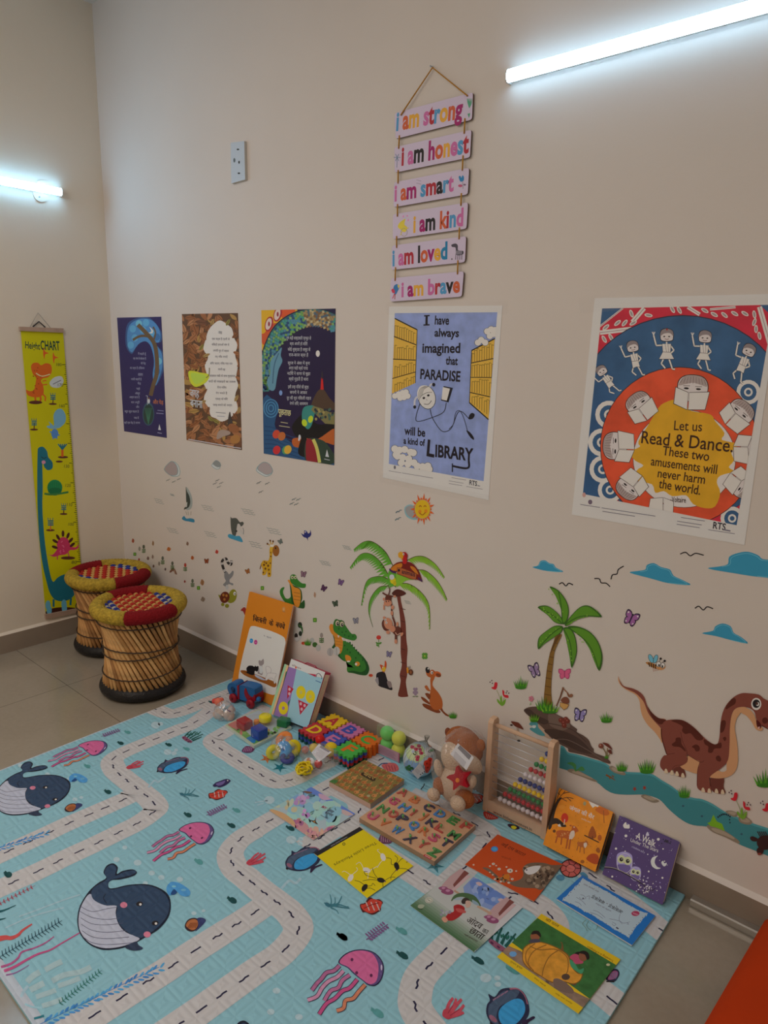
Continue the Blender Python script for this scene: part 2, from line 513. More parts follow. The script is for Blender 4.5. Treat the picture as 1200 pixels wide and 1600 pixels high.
# grey clouds
def cloud(pts, dx, dy, fill, edge=(88,112,112)):
    def f(A):
        halo = [(x+dx, y+dy) for x, y in pts]
        A.blob(halo, (150,146,140)); A.line(halo, 4, edge, closed=True, sm=4)
        A.blob(pts, edge); c = (sum(p[0] for p in pts)/len(pts), sum(p[1] for p in pts)/len(pts))
        A.blob([(c[0]+(x-c[0])*.93, c[1]+(y-c[1])*.93) for x, y in pts], fill)
    return f
sticker('cloud_sticker', 'pinkish grey cloud sticker on the wall below the left dark blue poster', 'sticker', ZD, cloud([(510,215),(540,172),(590,136),(635,172),(655,235),(640,282),(575,286),(522,245)],20,8,(124,108,104)), 'grey cloud stickers')
sticker('cloud_sticker', 'smallest grey cloud sticker, below the poster of brown leaves', 'sticker', ZD, cloud([(1015,160),(1050,127),(1090,150),(1100,190),(1065,200),(1030,180)],-10,20,(104,102,98)), 'grey cloud stickers')
sticker('cloud_sticker', 'grey cloud sticker below the dark fish poster', 'sticker', ZG, cloud([(338,178),(355,142),(395,118),(440,135),(468,180),(465,212),(420,230),(372,208)],-8,12,(126,112,108)), 'grey cloud stickers')

def flock(spots, s, c=(72,76,72), w=6):
    def f(A):
        for x, y in spots:
            A.line([(x-s, y+s*.45),(x-s*.35, y-s*.1),(x, y+s*.12),(x+s*.4, y-s*.45),(x+s, y-s*.5)], w, c, sm=3, w1=w*.6)
    return f
for z, sp, r, c, w_, where in ((ZD, [(552,335),(612,352),(665,325)],20,(72,76,72),6, 'in the trio under the pinkish grey cloud'),(ZD, [(1066,338),(1040,372),(1105,366),(1082,406)],22,(72,76,72),6, 'in the four under the smallest grey cloud'),
        (ZG, [(352,297),(425,303),(370,375)],20,(72,76,72),6, 'in the trio under the cloud below the fish poster'),(ZG, [(652,437),(690,440),(634,474),(672,480)],20,(64,78,76),6, 'in the four between the fish poster and the blue bird'),(Z2,[(549,118),(546,153)],14,(66,80,84),5, 'in the pair left of the smiling sun')):
    for q in sp: sticker('bird_sticker', 'tiny grey bird sticker ' + where, 'sticker', z, flock([q], r, c, w_), 'grey birds ' + where)

def waves(cx, cy, w, h, t=5, c=(104,106,100)):
    def f(A):
        for k in range(3):
            y = cy + (k-1)*h*.36; x0 = cx - w/2 + k*w*.10
            A.line([(x0 + w*.85*i/6, y + (i*h*.06) + (h*.05 if i % 2 else -h*.05)) for i in range(7)], t*.8, c, sm=3)
    return f
WV = [(ZD, 455,545,100,55, 'leftmost, nearest the room corner'),(ZD, 593,485,46,22, 'tiny, under the pinkish grey cloud'),(ZD, 960,615,130,60, 'between the two dolphins, upper'),
      (ZD, 595,850,120,55, 'below the leaping dolphin, left'),(ZD, 990,890,125,60, 'below the leaping dolphin, right'),(ZG, 258,535,115,50, 'above the diving dolphin'),
      (ZG, 478,700,120,55, 'above the head of the giraffe'),(ZG, 320,815,110,55, 'left of the head of the giraffe'),(ZG, 915,975,95,40, 'left of the fronds of the big palm'),
      (ZG, 1100,843,75,36, 'touching the top left frond of the big palm'),(ZP, 712,800,70,36, 'faint, inside the big palm right of its trunk')]
for z, x, y, w_, h_, where in WV:
    sticker('wave_sticker', 'small grey wave sticker ' + where, 'sticker', z, waves(x, y, w_, h_), 'grey wave stickers')

def dolphin(A):
    A.blob([(738,405),(768,440),(795,500),(804,560),(796,622),(765,645),(740,640),(745,560),(745,470)],(116,118,112))
    A.blob([(736,405),(748,450),(772,500),(782,560),(770,610),(742,632),(716,642),(722,622),(740,600),(738,520)],(42,46,40))
    A.poly([(735,575),(752,560),(748,612),(735,618)],(140,134,126))
    for x in (735,758,790): A.line([(x, 660),(x+6-(x-760)*.3,700)],7,(124,114,100))
    A.blob([(694,735),(718,708),(740,735),(780,732),(820,742),(822,775),(770,766),(720,756)],(38,92,112))
sticker('dolphin_sticker', 'sticker of a dark dolphin leaping upright over blue water', 'sticker', ZD, dolphin)
def orca(A):
    A.blob([(110,590),(122,598),(160,598),(190,632),(212,628),(223,645),(203,668),(180,662),(165,700),(152,748),(128,742),(113,680)],(58,58,52))
    A.blob([(170,648),(192,655),(200,690),(226,745),(190,722),(162,715)],(146,136,126))
    A.line([(215,680),(222,700),(220,735)],5,(90,92,88))
    A.ell(160,708,8,8, INK)
    A.blob([(88,742),(108,733),(150,750),(190,752),(214,802),(150,785),(96,765)],(46,104,124))
sticker('dolphin_sticker', 'sticker of a grey dolphin diving down into blue water, above the lemur', 'sticker', ZG, orca)
def bluebird(A):
    A.blob([(738,704),(758,708),(772,728),(786,720),(790,697),(798,735),(784,758),(770,766),(770,790),(758,768),(732,758),(712,726),(735,738)],(30,32,78))
    A.ell(748,715,6,8,(120,120,140)); A.poly([(736,716),(745,712),(744,722)],(160,110,40))
sticker('bird_sticker', 'sticker of a small dark blue bird flying, between the fish poster and the crocodile', 'sticker', ZG, bluebird)

def giraffe(A):
    Y, B = (152,112,22),(78,44,16)
    A.line([(858,150),(848,185)],5, B)
    A.blob([(855,158),(868,134),(895,136),(904,112),(904,70),(912,48),(926,56),(920,100),(917,150),(914,190),(912,226),(893,228),(889,196),(882,216),(862,218),(864,186)], Y)
    A.ell(920,62,14,20,(158,120,34)); A.ell(942,77,20,33,(112,66,26)); A.ell(940,62,4,6, INK)
    A.ell(914,48,5,8, PAPER); A.ell(924,48,5,8, PAPER)
    for a, b in (((905,45),(892,36)),((912,40),(908,18)),((920,40),(925,22))):
        A.line([a, b],5, Y); A.ell(b[0], b[1],5,6, B)
    for x, y, r in ((872,160,6),(885,150,5),(896,165,6),(880,182,6),(900,188,5),(909,150,4),(912,110,4),(911,88,3),(875,143,4),(868,205,5),(903,212,5)):
        A.ell(x, y, r, r*1.2, B)
sticker('giraffe_sticker', 'sticker of a yellow spotted giraffe with a round brown snout', 'sticker', ZL, giraffe)

def lemur(A):
    t = smooth([(652,215),(634,180),(626,140),(648,123),(660,146),(678,158),(680,134)], False, 6)
    A.line(t, 15,(34,30,28))
    for i in range(3, len(t)-2,6): A.line(t[i:i+3],14,(140,130,122))
    A.blob([(640,210),(655,200),(668,215),(688,194),(694,205),(686,228),(670,246),(672,262),(690,268),(688,280),(664,272),(655,292),(642,285),(632,275),(648,255),(640,235)],(98,94,92))
    A.ell(655,290,9,14,(140,134,128))
sticker('lemur_sticker', 'sticker of a grey ring tailed lemur balancing on the turtle', 'sticker', ZL, lemur)
def turtle(A):
    G = (104,98,26)
    A.blob([(604,335),(622,345),(618,365)], G); A.ell(655,400,12,12, G); A.ell(630,392,10,10, G)
    A.ell(688,342,24,40, G, rot=10); A.ell(676,366,20,18, G)
    A.ell(642,350,28,34,(78,30,18), rot=15)
    for x, y in ((634,336),(652,340),(640,362)): A.ell(x, y, 7,8,(132,84,36))
    A.ell(700,328,8,11, PAPER); A.ell(702,330,3,5, INK)
sticker('turtle_sticker', 'sticker of a green turtle with a dark red shell, under the lemur', 'sticker', ZL, turtle)

GRN, GRD, ORG = (40,88,30),(24,58,24),(160,98,30)
def croc1(A):
    A.blob([(868,728),(882,726),(874,750),(888,782),(908,782),(924,760),(930,810),(915,822),(884,802),(862,770),(857,745)], GRN)
    A.blob([(908,690),(925,712),(965,735),(974,780),(968,806),(985,792),(986,832),(962,834),(940,826),(918,800),(912,740)], GRD)
    A.blob([(898,690),(912,690),(930,722),(962,738),(966,790),(955,828),(935,820),(924,770),(915,720)], ORG)
    A.blob([(912,668),(925,658),(942,664),(950,684),(972,704),(992,708),(988,728),(958,726),(928,712),(912,695)], GRN)
    for x in (922,938): A.ell(x, 674,7,9,(150,140,110)); A.ell(x+1,675,3,4, INK)
    for y in (752,770,788): A.line([(930, y),(964, y+6)],3,(120,70,24))
sticker('crocodile_sticker', 'smaller crocodile sticker with curled tail behind the tall orange book', 'sticker', Z1, croc1, 'crocodile stickers')
def croc2(A):
    A.blob([(188,170),(196,250),(178,285),(200,300),(225,350),(280,385),(300,300)], GRD)
    A.blob([(255,240),(300,250),(350,300),(395,340),(432,390),(448,440),(430,482),(390,484),(330,470),(292,462),(288,425),(312,410),(330,430),(280,388),(245,360),(235,330),(250,300)], GRN)
    A.blob([(400,350),(432,392),(447,440),(428,480),(380,482),(330,468),(292,460),(330,452),(390,462),(425,430)], GRD)
    A.blob([(158,140),(170,115),(188,125),(190,160),(225,190),(255,215),(255,290),(235,330),(205,280),(195,210),(172,180)], ORG)
    for k in range(5): A.line([(198,215+k*22),(252,225+k*22)],2.5,(120,70,24))
    A.blob([(188,115),(205,80),(235,88),(250,88),(272,120),(292,150),(320,185),(345,188),(358,212),(340,234),(300,228),(255,212),(212,185),(190,160)], GRN)
    for k, (x, y) in enumerate([(225,200),(255,218),(285,232),(315,240)]): A.poly([(x-8, y-4),(x+8, y),(x, y+16)], PAPER)
    for x, y in ((218,108),(250,115)): A.ell(x, y, 20,25, GRD); A.ell(x, y+2,15,20,(150,136,110)); A.ell(x+3, y+6,9,13, INK); A.ell(x+5, y+3,3,4, PAPER)
    for x, y in ((228,150),(252,175),(280,170),(300,205),(330,205),(270,195)): A.ell(x, y, 5,6, GRD)
    for i in range(9):
        x, y = 300+i*15,248+i*18; A.poly([(x, y),(x+14, y-6),(x+14, y+14)], GRD)
    for x, y in ((270,270),(310,320),(350,360),(400,375),(370,330),(380,420),(340,395),(290,300)): A.ell(x, y, 5,7, GRD)
    A.blob([(275,340),(305,345),(318,370),(300,390),(280,378)], ORG); A.ell(362,403,18,17, ORG); A.ell(352,405,9,9, PAPER); A.ell(298,385,12,6, PAPER)
    A.ell(165,317,22,30,(128,122,116)); A.ell(212,310,24,32,(142,136,128)); A.line([(165,292),(165,342)],3,(96,92,86)); A.line([(210,284),(214,340)],3,(96,92,86))
sticker('crocodile_sticker', 'large green crocodile sticker with orange belly left of the big palm tree', 'sticker', ZC, croc2, 'crocodile stickers')

def frond(A, pts, w, c, d, comb=14, side=1, ln=60):
    """arching palm leaf: a spine with a ragged comb of leaflets hanging from it"""
    sp = smooth(pts, False, 6); n = len(sp)
    A.line(sp, 9, d, w1=3); hh = A.h
    for i in range(2, n-1):
        x, y = sp[i]; t = i/n
        l = ln*math.sin(PI*min(1,.18+t*.82))**.6*(1-.25*t)
        dx, dy = sp[min(n-1, i+1)][0]-sp[i-1][0], sp[min(n-1, i+1)][1]-sp[i-1][1]
        L = math.hypot(dx, dy); dx /= L; dy /= L
        ex, ey = dx*.55 + side*dy*-.55, dy*.55 + .85
        m = math.hypot(ex, ey); ex /= m; ey /= m
        step = L*.36
        A.poly([(x-dx*step, y-dy*step),(x+dx*step, y+dy*step),(x+ex*l+dx*2, y+ey*l),(x+ex*l*.99-dx*3, y+ey*l*.99)], c, h=hh+.00002)
    A.h += .00003
    A.line(sp, 6, d, w1=3)
def palm1(A):
    A.blob([(600,735),(636,742),(645,800),(668,900),(690,1010),(696,1120),(700,1200),(712,1300),(704,1420),(708,1560),(694,1640),(712,1760),(712,1790),(616,1786),(628,1700),(640,1620),(630,1560),(652,1460),(640,1330),(640,1130),(636,1000),(620,860)],(86,38,28), n=3)
    for y in (870,1000,1140,1290,1430,1570): A.line([(640, y),(690, y+14)],7,(58,24,18))
    L1, D1, L2 = (70,118,34),(60,48,26),(98,132,34)
    frond(A, [(560,430),(480,280),(350,178),(250,180),(150,258)],30, L1, D1, ln=125, side=-1)
    frond(A, [(530,560),(440,400),(330,305),(220,310),(110,448)],30, L1, D1, ln=120, side=-1)
    frond(A, [(590,650),(500,560),(390,538),(280,600),(228,842)],30, L1, D1, ln=100, side=-1)
    frond(A, [(520,640),(420,650),(330,760),(305,900),(350,1065)],30, L1, D1, ln=85, side=-1)
    frond(A, [(700,375),(800,330),(900,338),(1010,420),(1098,548)],30, L2, D1, ln=100)
    frond(A, [(820,470),(900,480),(1000,560),(1070,660),(1124,780)],30, L2, D1, ln=110)
    frond(A, [(600,620),(720,615),(850,700),(935,840),(945,1090)],30, L2, D1, ln=110)
    A.blob([(590,640),(600,500),(700,470),(830,480),(820,560),(700,580),(640,625)], L2)
    A.blob([(500,540),(560,420),(590,470),(580,640)], L1)
    A.blob([(548,720),(580,680),(620,672),(670,690),(696,715),(660,738),(600,748)],(62,26,20))
    A.ell(560,580,30,36,(160,140,20)); A.ell(548,545,26,28,(150,146,150)); A.ell(578,610,18,24,(150,128,20))
sticker('palm_tree_sticker', 'large palm tree sticker with feathery fronds and dark red trunk', 'sticker', ZP, palm1, 'palm tree stickers')
def parrot(A):
    A.blob([(528,480),(545,440),(600,395),(680,382),(760,400),(820,470),(850,540),(860,588),(820,575),(640,500),(590,490),(560,495)],(88,18,14))
    A.blob([(532,470),(580,420),(650,400),(650,440),(600,480)],(150,84,22)); A.blob([(740,430),(790,450),(825,520),(760,470)],(150,84,22))
    for x, y in ((530,470),(545,482),(560,490),(578,492),(830,560),(845,570),(855,580)): A.ell(x, y, 9,16,(54,24,56), rot=-25)
    A.poly([(604,446),(660,452),(806,510),(800,572),(740,562),(604,510)],(130,66,34))
    A.line([(604,446),(660,452),(806,510),(800,572),(740,562),(604,510)],5,(70,30,18), closed=True)
    A.ell(622,474,11,15, INK)
    A.text('animals', (652,506),(790,540),(40,20,30), off=.02, hp=46)
    A.blob([(665,400),(662,330),(690,305),(705,330),(700,400)],(140,20,20))
    A.blob([(660,290),(690,285),(712,318),(700,350),(680,320),(655,320)],(120,18,22))
    A.blob([(614,300),(640,280),(664,296),(668,330),(650,370),(640,345),(620,340)],(160,110,24)); A.ell(670,306,9,11, PAPER); A.ell(671,308,4,6, INK)
sticker('parrot_sticker', 'red parrot sticker holding a brown animals sign in the palm top', 'sticker', ZP, parrot, base=0.003)
def monkey1(A):
    D, T = (74,34,24),(150,96,72)
    A.line([(522,655),(524,690),(510,735)],10, D, sm=4); A.line([(560,745),(500,735),(450,708)],16, D, sm=4)
    A.ell(512,765,34,34, D); A.line([(535,790),(545,850),(545,910),(555,955)],13, D, sm=4)
    A.ell(505,815,42,32, T); A.ell(555,860,16,22, T); A.ell(465,775,12,16, T); A.line([(465,830),(465,885)],14, T); A.ell(548,920,14,24, T)
    A.ell(490,800,6,7, INK); A.ell(515,796,6,7, INK); A.ell(578,745,14,12, T)
sticker('monkey_sticker', 'upper monkey sticker hanging upside down from the palm fronds', 'sticker', ZP, monkey1, 'monkey stickers', base=0.003)
def monkey2(A):
    D, T = (74,34,24),(150,96,72)
    A.line([(555,960),(578,1030),(572,1080)],16, D, sm=4); A.line([(590,1130),(590,1200)],24, D); A.blob([(548,1080),(620,1060),(645,1100),(620,1150),(570,1140)], D)
    A.ell(482,1045,38,62, D, rot=-12); A.ell(510,1030,44,62, T, rot=-15); A.ell(555,1085,30,34, T)
    A.ell(468,968,14,14, T); A.ell(508,1120,20,18, T); A.ell(482,990,11,13, PAPER); A.ell(492,1020,11,13, PAPER); A.ell(482,992,4,6, INK); A.ell(492,1022,4,6, INK)
    A.ell(605,1035,13,22, T); A.ell(652,1140,14,22, T, rot=30); A.ell(590,1215,15,24, T); A.line([(585,1120),(605,1145),(640,1125)],7,(160,120,100), sm=4)
sticker('monkey_sticker', 'lower monkey sticker clinging to the palm trunk', 'sticker', ZP, monkey2, 'monkey stickers', base=0.003)

def sun(A):
    n = 22
    A.blob([(575,105),(590,88),(612,86),(632,100),(648,130),(645,152),(615,156),(585,140)],(100,128,130)); A.blob([(580,106),(594,92),(612,91),(630,104),(644,130),(640,146),(615,148),(590,134)],(116,110,106))
    for i in range(n):
        a = 2*PI*i/n; r1 = 76 if i % 2 else 58
        cx, cy = 660,107
        A.poly([(cx+38*math.cos(a-.14), cy+46*math.sin(a-.14)),(cx+r1*.76*math.cos(a), cy+r1*math.sin(a)),(cx+38*math.cos(a+.14), cy+46*math.sin(a+.14))],(176,66,18), h=.0012)
    A.h = .0013
    A.ell(660,107,36,44,(188,128,20)); A.ell(648,118,8,9,(180,96,20)); A.ell(676,116,8,9,(180,96,20))
    A.line([(646,124),(660,134),(674,122)],4,(120,60,14), sm=4)
    for x in (650,672): A.line([(x-6,96),(x, 90),(x+6,96)],4,(120,60,14), sm=3)
sticker('sun_sticker', 'smiling orange sun sticker with a grey cloud beside it', 'sticker', Z2, sun)

def vulture(A):
    A.blob([(498,480),(530,460),(560,466),(578,520),(605,555),(612,592),(560,578),(510,555)],(26,22,24)); A.blob([(490,520),(510,500),(515,555)],(112,104,104)); A.blob([(575,530),(602,532),(610,568),(590,575)],(104,88,84))
    A.blob([(524,408),(540,412),(556,420),(560,382),(570,390),(572,420),(560,458),(545,460),(530,430)],(150,56,22)); A.ell(552,440,14,18,(170,130,30)); A.ell(545,428,4,6, PAPER)
sticker('bird_sticker', 'sticker of a black bird with orange yellow head left of the palm trunk base', 'sticker', ZC, vulture)
def snail(A):
    A.line([(722,430),(726,470)],14,(160,100,26)); A.ell(746,463,16,22,(70,36,22)); A.ell(746,463,8,12,(110,62,34)); A.line([(738,440),(742,418)],3, INK); A.line([(732,438),(728,420)],3, INK)
sticker('snail_sticker', 'small brown snail sticker on the right side of the palm trunk', 'sticker', ZC, snail, base=0.003)
def kangaroo(A):
    B, D = (134,66,28),(96,44,20)
    A.blob([(930,690),(962,700),(985,745),(1028,780),(1000,776),(960,735)], D)
    A.blob([(820,640),(850,652),(890,690),(880,696),(835,668)], D); A.blob([(832,690),(870,696),(940,728),(962,752),(930,756),(868,730),(838,710)], D)
    A.blob([(888,510),(908,512),(905,560),(945,610),(972,660),(976,710),(960,730),(920,735),(888,700),(880,640),(890,590)], B)
    A.blob([(846,568),(862,558),(880,585),(890,600),(866,596)], B); A.blob([(850,620),(870,614),(890,630),(880,660)], D)
    A.blob([(856,460),(880,455),(905,445),(930,470),(920,500),(904,530),(892,505),(866,490)], B)
    A.ell(940,478,28,20,(150,70,32), rot=25); A.ell(946,484,20,12, D, rot=25); A.ell(868,448,15,23, INK, rot=-15); A.ell(872,438,5,6, PAPER); A.ell(899,466,9,12, PAPER); A.ell(901,468,4,6, INK)
sticker('kangaroo_sticker', 'brown kangaroo sticker right of the big palm tree', 'sticker', ZC, kangaroo)

def tuft(cx, cy, w, h, c=(62,112,22), d=(40,86,18), n=9):
    def f(A):
        for i in range(n):
            t = i/(n-1)*2-1
            A.poly([(cx+t*w*.30-w*.06, cy),(cx+t*w*.30+w*.06, cy),(cx+t*w*.52, cy-h*(1-.35*abs(t))*random.uniform(.75,1))], d if i % 2 else c)
        A.ell(cx, cy, w*.36, h*.12, d)
    return f
TUFTS = [(ZC, 1050,790,66,60, 'right behind the tail of the kangaroo'),(Z3,192,612,60,54, 'above the red flower pair left of the small palm'),(Z3,541,750,56,46, 'right of the lilac butterfly beside the rock'),
         (Z3,604,948,50,48, 'on the river bank nearest the rock, small'),(Z3,706,955,74,66, 'on the river bank left of the dinosaur foot'),(Z3,858,1055,54,56, 'on the river bank below the belly of the dinosaur'),(Z3,1190,1010,100,76, 'at the right edge right of the dinosaur legs'),
         (Z2,122,742,36,34, 'beside the panda behind the orange book')]
for z, x, y, w_, h_, where in TUFTS:
    sticker('grass_sticker', 'green grass tuft sticker ' + where, 'sticker', z, tuft(x, y, w_, h_), 'grass tuft stickers', base=.0022)

def butterfly(cx, cy, w, h, c, d=INK, rot=0, spots=False):
    def f(A):
        ca, sa = math.cos(math.radians(rot)), math.sin(math.radians(rot))
        def q(x, y): return (cx + x*w*ca - y*h*sa, cy + x*w*sa + y*h*ca)
        for s in (-1,1):
            up = [q(0,.05), q(s*.12,-.42), q(s*.48,-.5), q(s*.46,-.05)]; lo = [q(0,0), q(s*.40,.02), q(s*.34,.45), q(s*.10,.42)]
            A.blob(up, d); A.blob(lo, d)
            A.blob([q(0,0), q(s*.14,-.34), q(s*.42,-.42), q(s*.40,-.08)], c); A.blob([q(0,.02), q(s*.34,.05), q(s*.28,.38), q(s*.1,.34)], c)
            if spots: A.ell(*q(s*.36,-.32), w*.06, h*.06, PAPER); A.ell(*q(s*.26,.28), w*.05, h*.05, PAPER)
        A.line([q(0,-.35), q(0,.35)], w*.10, d)
    return f
BF = [(Z3,642,330,58,60,(118,70,110),25, 'upper, right of the small palm tree'),(Z3,249,542,44,58,(110,88,112),-20, 'left of the small palm trunk'),(Z3,433,724,50,54,(106,94,128),10, 'right of the hanging lantern by the rock')]
for z, x, y, w_, h_, c, r, where in BF:
    sticker('butterfly_sticker', 'lilac butterfly sticker ' + where, 'sticker', z, butterfly(x, y, w_, h_, c, (34,26,40), r, True), 'lilac butterfly stickers')
sticker('butterfly_sticker', 'pink butterfly sticker right of the small palm trunk', 'sticker', Z3, butterfly(371,556,50,42,(158,66,92),(130,52,76),0))
SB = [(Z2,102,412,(104,74,84), 'above the snout of the smaller crocodile, plum'),(Z2,197,478,(64,34,58), 'right of the smaller crocodile, dark purple'),(Z2,277,450,(92,64,96), 'far right of the smaller crocodile, mauve'),(Z2,252,550,(52,60,44), 'between the two crocodiles, dark green'),
      (Z2,348,630,(104,98,104), 'right of the eyes of the large crocodile, grey'),(Z2,503,787,(98,88,110), 'below the flower left of the palm trunk, grey lilac'),(ZL, 968,24,(84,88,80), 'right of the giraffe head, dark grey'),(ZL, 535,138,(110,50,26), 'left of the lemur tail, rust'),(ZL, 776,198,(124,72,34), 'between the lemur and the giraffe, brown')]
for z, x, y, c, where in SB:
    s_ = 26 if z is Z2 else 26
    sticker('butterfly_sticker', 'tiny butterfly sticker ' + where, 'sticker', z, butterfly(x, y, s_, s_*1.1, c, tuple(int(v*.55) for v in c), random.uniform(-30,30)), 'tiny butterfly stickers')

# tiny leaves, buds and plants scattered over the lower wall near the stools
TD = [(105,18,(122,56,34),8,13, 'tiny red brown leaf sticker nearest the room corner'),(222,33,(118,84,54),6,15, 'tiny thin tan leaf sticker above the plants beside the corner'),(143,65,(112,104,92),8,14, 'tiny pale grey leaf sticker near the room corner'),
      (315,67,(140,78,34),13,12, 'tiny orange brown leaf sticker above the gap between stools and lemur'),(424,35,(104,78,62),8,12, 'tiny grey brown bud sticker below the leaping dolphin'),(193,121,(96,70,62),8,11, 'tiny brown leaf sticker above the rear stool'),
      (220,112,(116,96,82),7,13, 'tiny beige leaf sticker above the rear stool'),(258,152,(110,98,86),7,13, 'tiny greyish leaf sticker beside a dark plant sticker'),(225,167,(90,66,56),6,9, 'tiny brown bud sticker right of the rear stool rim'),(140,128,(128,50,34),6,8, 'tiny red bud sticker just above the rear stool'),
      (294,185,(82,66,64),6,9, 'tiny dark bud sticker left of the mushroom sticker'),(453,118,(134,68,32),10,12, 'tiny orange heart shaped leaf sticker left of the rust butterfly'),(596,83,(138,46,36),10,12, 'tiny red heart sticker above the lemur tail'),
      (408,257,(112,42,36),6,8, 'tiny dark red dot sticker below the red plant'),(511,262,(120,82,52),12,18, 'tiny tan mushroom sticker left of the lemur body'),(515,361,(110,90,74),14,15, 'tiny beige shell sticker left of the turtle'),(1170,335,(140,104,80),7,17, 'tiny peach petal sticker right of the smaller crocodile')]
for x, y, c, rx, ry, lab in TD:
    def f(A, x=x, y=y, c=c, rx=rx, ry=ry):
        A.blob([(x-rx*.3, y-ry),(x+rx*.8, y-ry*.3),(x+rx*.6, y+ry*.6),(x, y+ry),(x-rx, y+ry*.4),(x-rx*.8, y-ry*.3)], c)
        A.line([(x-rx*.2, y-ry*.7),(x+rx*.1, y+ry*.7)],2, tuple(int(v*.6) for v in c))
    sticker('leaf_sticker', lab, 'sticker', ZL, f, 'tiny leaf stickers')
TPL = [(ZL, 167,68, 'near the room corner, topmost', (60,62,48)),(ZL, 278,135, 'above the mushroom sticker', (66,68,56)),(ZL, 335,165, 'touching the brown mushroom sticker', (70,72,58)),(ZL, 410,175, 'with red flower head, right of the mushroom', (128,44,34)),(ZL, 453,268, 'right of the front stool, dark', (70,74,58)),(Z2,187,712, 'left of the large crocodile', (110,96,88))]
for z, x, y, where, c in TPL:
    def f(A, x=x, y=y, c=c):
        A.line([(x, y-18),(x, y+22)],3,(50,72,36))
        A.ell(x, y-14,7,12, c)
        for k in range(3): A.ell(x-6, y+2+k*8,6,2.6,(54,78,36), rot=25); A.ell(x+6, y+2+k*8,6,2.6,(54,78,36), rot=-25)
    sticker('plant_sticker', 'tiny plant sticker ' + where, 'sticker', z, f, 'tiny plant stickers')
for z, x, y, r, where in ((ZL, 115,97,10, 'beside the pale grey leaf near the corner'),(ZL, 488,295,11, 'below the dark plant right of the front stool'),(ZL, 862,296,12, 'above the tall orange book'),(ZL, 1170,483,13, 'right of the smaller crocodile foot'),(Z2,671,795,15, 'right of the palm trunk, above the kangaroo')):
    def f(A, x=x, y=y, r=r):
        for k in range(4):
            a = PI/4 + k*PI/2; A.ell(x+r*.5*math.cos(a), y+r*.6*math.sin(a), r*.55, r*.6,(64,104,34))
        A.ell(x, y, r*.25, r*.3,(130,140,40))
    sticker('clover_sticker', 'tiny green clover sticker ' + where, 'sticker', z, f, 'clover stickers')
def mush(A):
    A.blob([(318,200),(335,178),(350,185),(362,215),(350,212),(340,196),(325,205)],(98,66,50)); A.line([(345,190),(350,212)],5,(128,104,84))
sticker('mushroom_sticker', 'tiny brown mushroom sticker right of the rear stool', 'sticker', ZL, mush)
def crab0(A):
    A.blob([(750,410),(758,396),(762,412),(774,425),(776,468),(760,455),(748,432),(736,428),(740,418)],(120,34,30)); A.ell(756,404,4,5, PAPER)
sticker('crab_sticker', 'red crab sticker peeking out left of the tall orange book', 'sticker', ZL, crab0)
def panda(A):
    A.blob([(60,630),(82,640),(96,670),(92,710),(70,730),(55,700)],(140,134,126)); A.ell(86,650,10,14,(26,34,24)); A.ell(88,690,8,12,(26,34,24)); A.ell(68,700,8,12,(30,28,28)); A.blob([(75,645),(98,660),(98,690),(90,665)],(40,70,34)); A.ell(70,715,10,8,(150,145,140))
sticker('panda_sticker', 'black and white panda sticker half hidden right behind the tall orange book', 'sticker', Z2, panda)
def stones(A):
    A.ell(143,722,10,13,(130,126,118)); A.ell(156,742,12,12,(44,72,30)); A.ell(172,757,12,16,(136,130,122))
sticker('stone_sticker', 'grey stones and leaf sticker between the panda and the large crocodile', 'sticker', Z2, stones)
for z, x, y, where in ((Z2,102,735, 'beside the grass by the panda'),(Z2,418,886, 'at the tail of the large crocodile')):
    def f(A, x=x, y=y): A.ell(x, y, 10,7,(150,52,28)); A.ell(x-3, y-1,2,2, INK)
    sticker('ladybird_sticker', 'tiny red ladybird sticker ' + where, 'sticker', z, f)
def rose(A):
    A.line([(455,715),(456,755)],3,(56,92,30)); A.ell(455,708,11,10,(150,40,32)); A.ell(448,735,8,4,(56,98,30), rot=30); A.ell(462,735,8,4,(56,98,30), rot=-30); A.ell(449,745,7,4,(56,98,30), rot=30)
sticker('flower_sticker', 'small red flower sticker left of the big palm trunk', 'sticker', Z2, rose)
def lilac(A):
    for x, y in ((622,950),(632,950),(627,960),(620,966),(634,966),(627,974)): A.ell(x, y, 6,7,(112,92,104))
    A.ell(620,985,7,3,(90,92,70)); A.ell(634,985,7,3,(90,92,70))
sticker('flower_sticker', 'small grey lilac flower sticker between the palm trunk and the kangaroo', 'sticker', Z2, lilac)

# ---------------------------------------------- stickers on the right half of the back wall
def bcloud(pts):
    def f(A):
        A.blob(pts, (40,106,128), n=3)
        A.line([(p[0]*.9+sum(q[0] for q in pts)/len(pts)*.1, p[1]*.9+sum(q[1] for q in pts)/len(pts)*.1+2) for p in pts[1:-1]],2,(84,136,150), sm=3)
    return f
sticker('cloud_sticker', 'smallest blue cloud sticker above the small palm tree', 'sticker', Z3, bcloud([(240,120),(262,114),(272,96),(292,93),(308,104),(326,108),(335,122),(366,140),(300,136),(262,128)]), 'blue cloud stickers')
sticker('cloud_sticker', 'wide blue cloud sticker below the read and dance poster', 'sticker', Z3, bcloud([(636,143),(670,136),(700,130),(706,112),(735,104),(764,120),(800,130),(815,155),(850,172),(884,193),(800,187),(720,166)]), 'blue cloud stickers')
sticker('cloud_sticker', 'largest blue cloud sticker, at the right edge', 'sticker', Z3, bcloud([(955,126),(1000,118),(1036,108),(1042,78),(1080,62),(1120,58),(1160,72),(1180,88),(1240,95),(1300,130),(1260,165),(1160,160),(1060,145)]), 'blue cloud stickers')
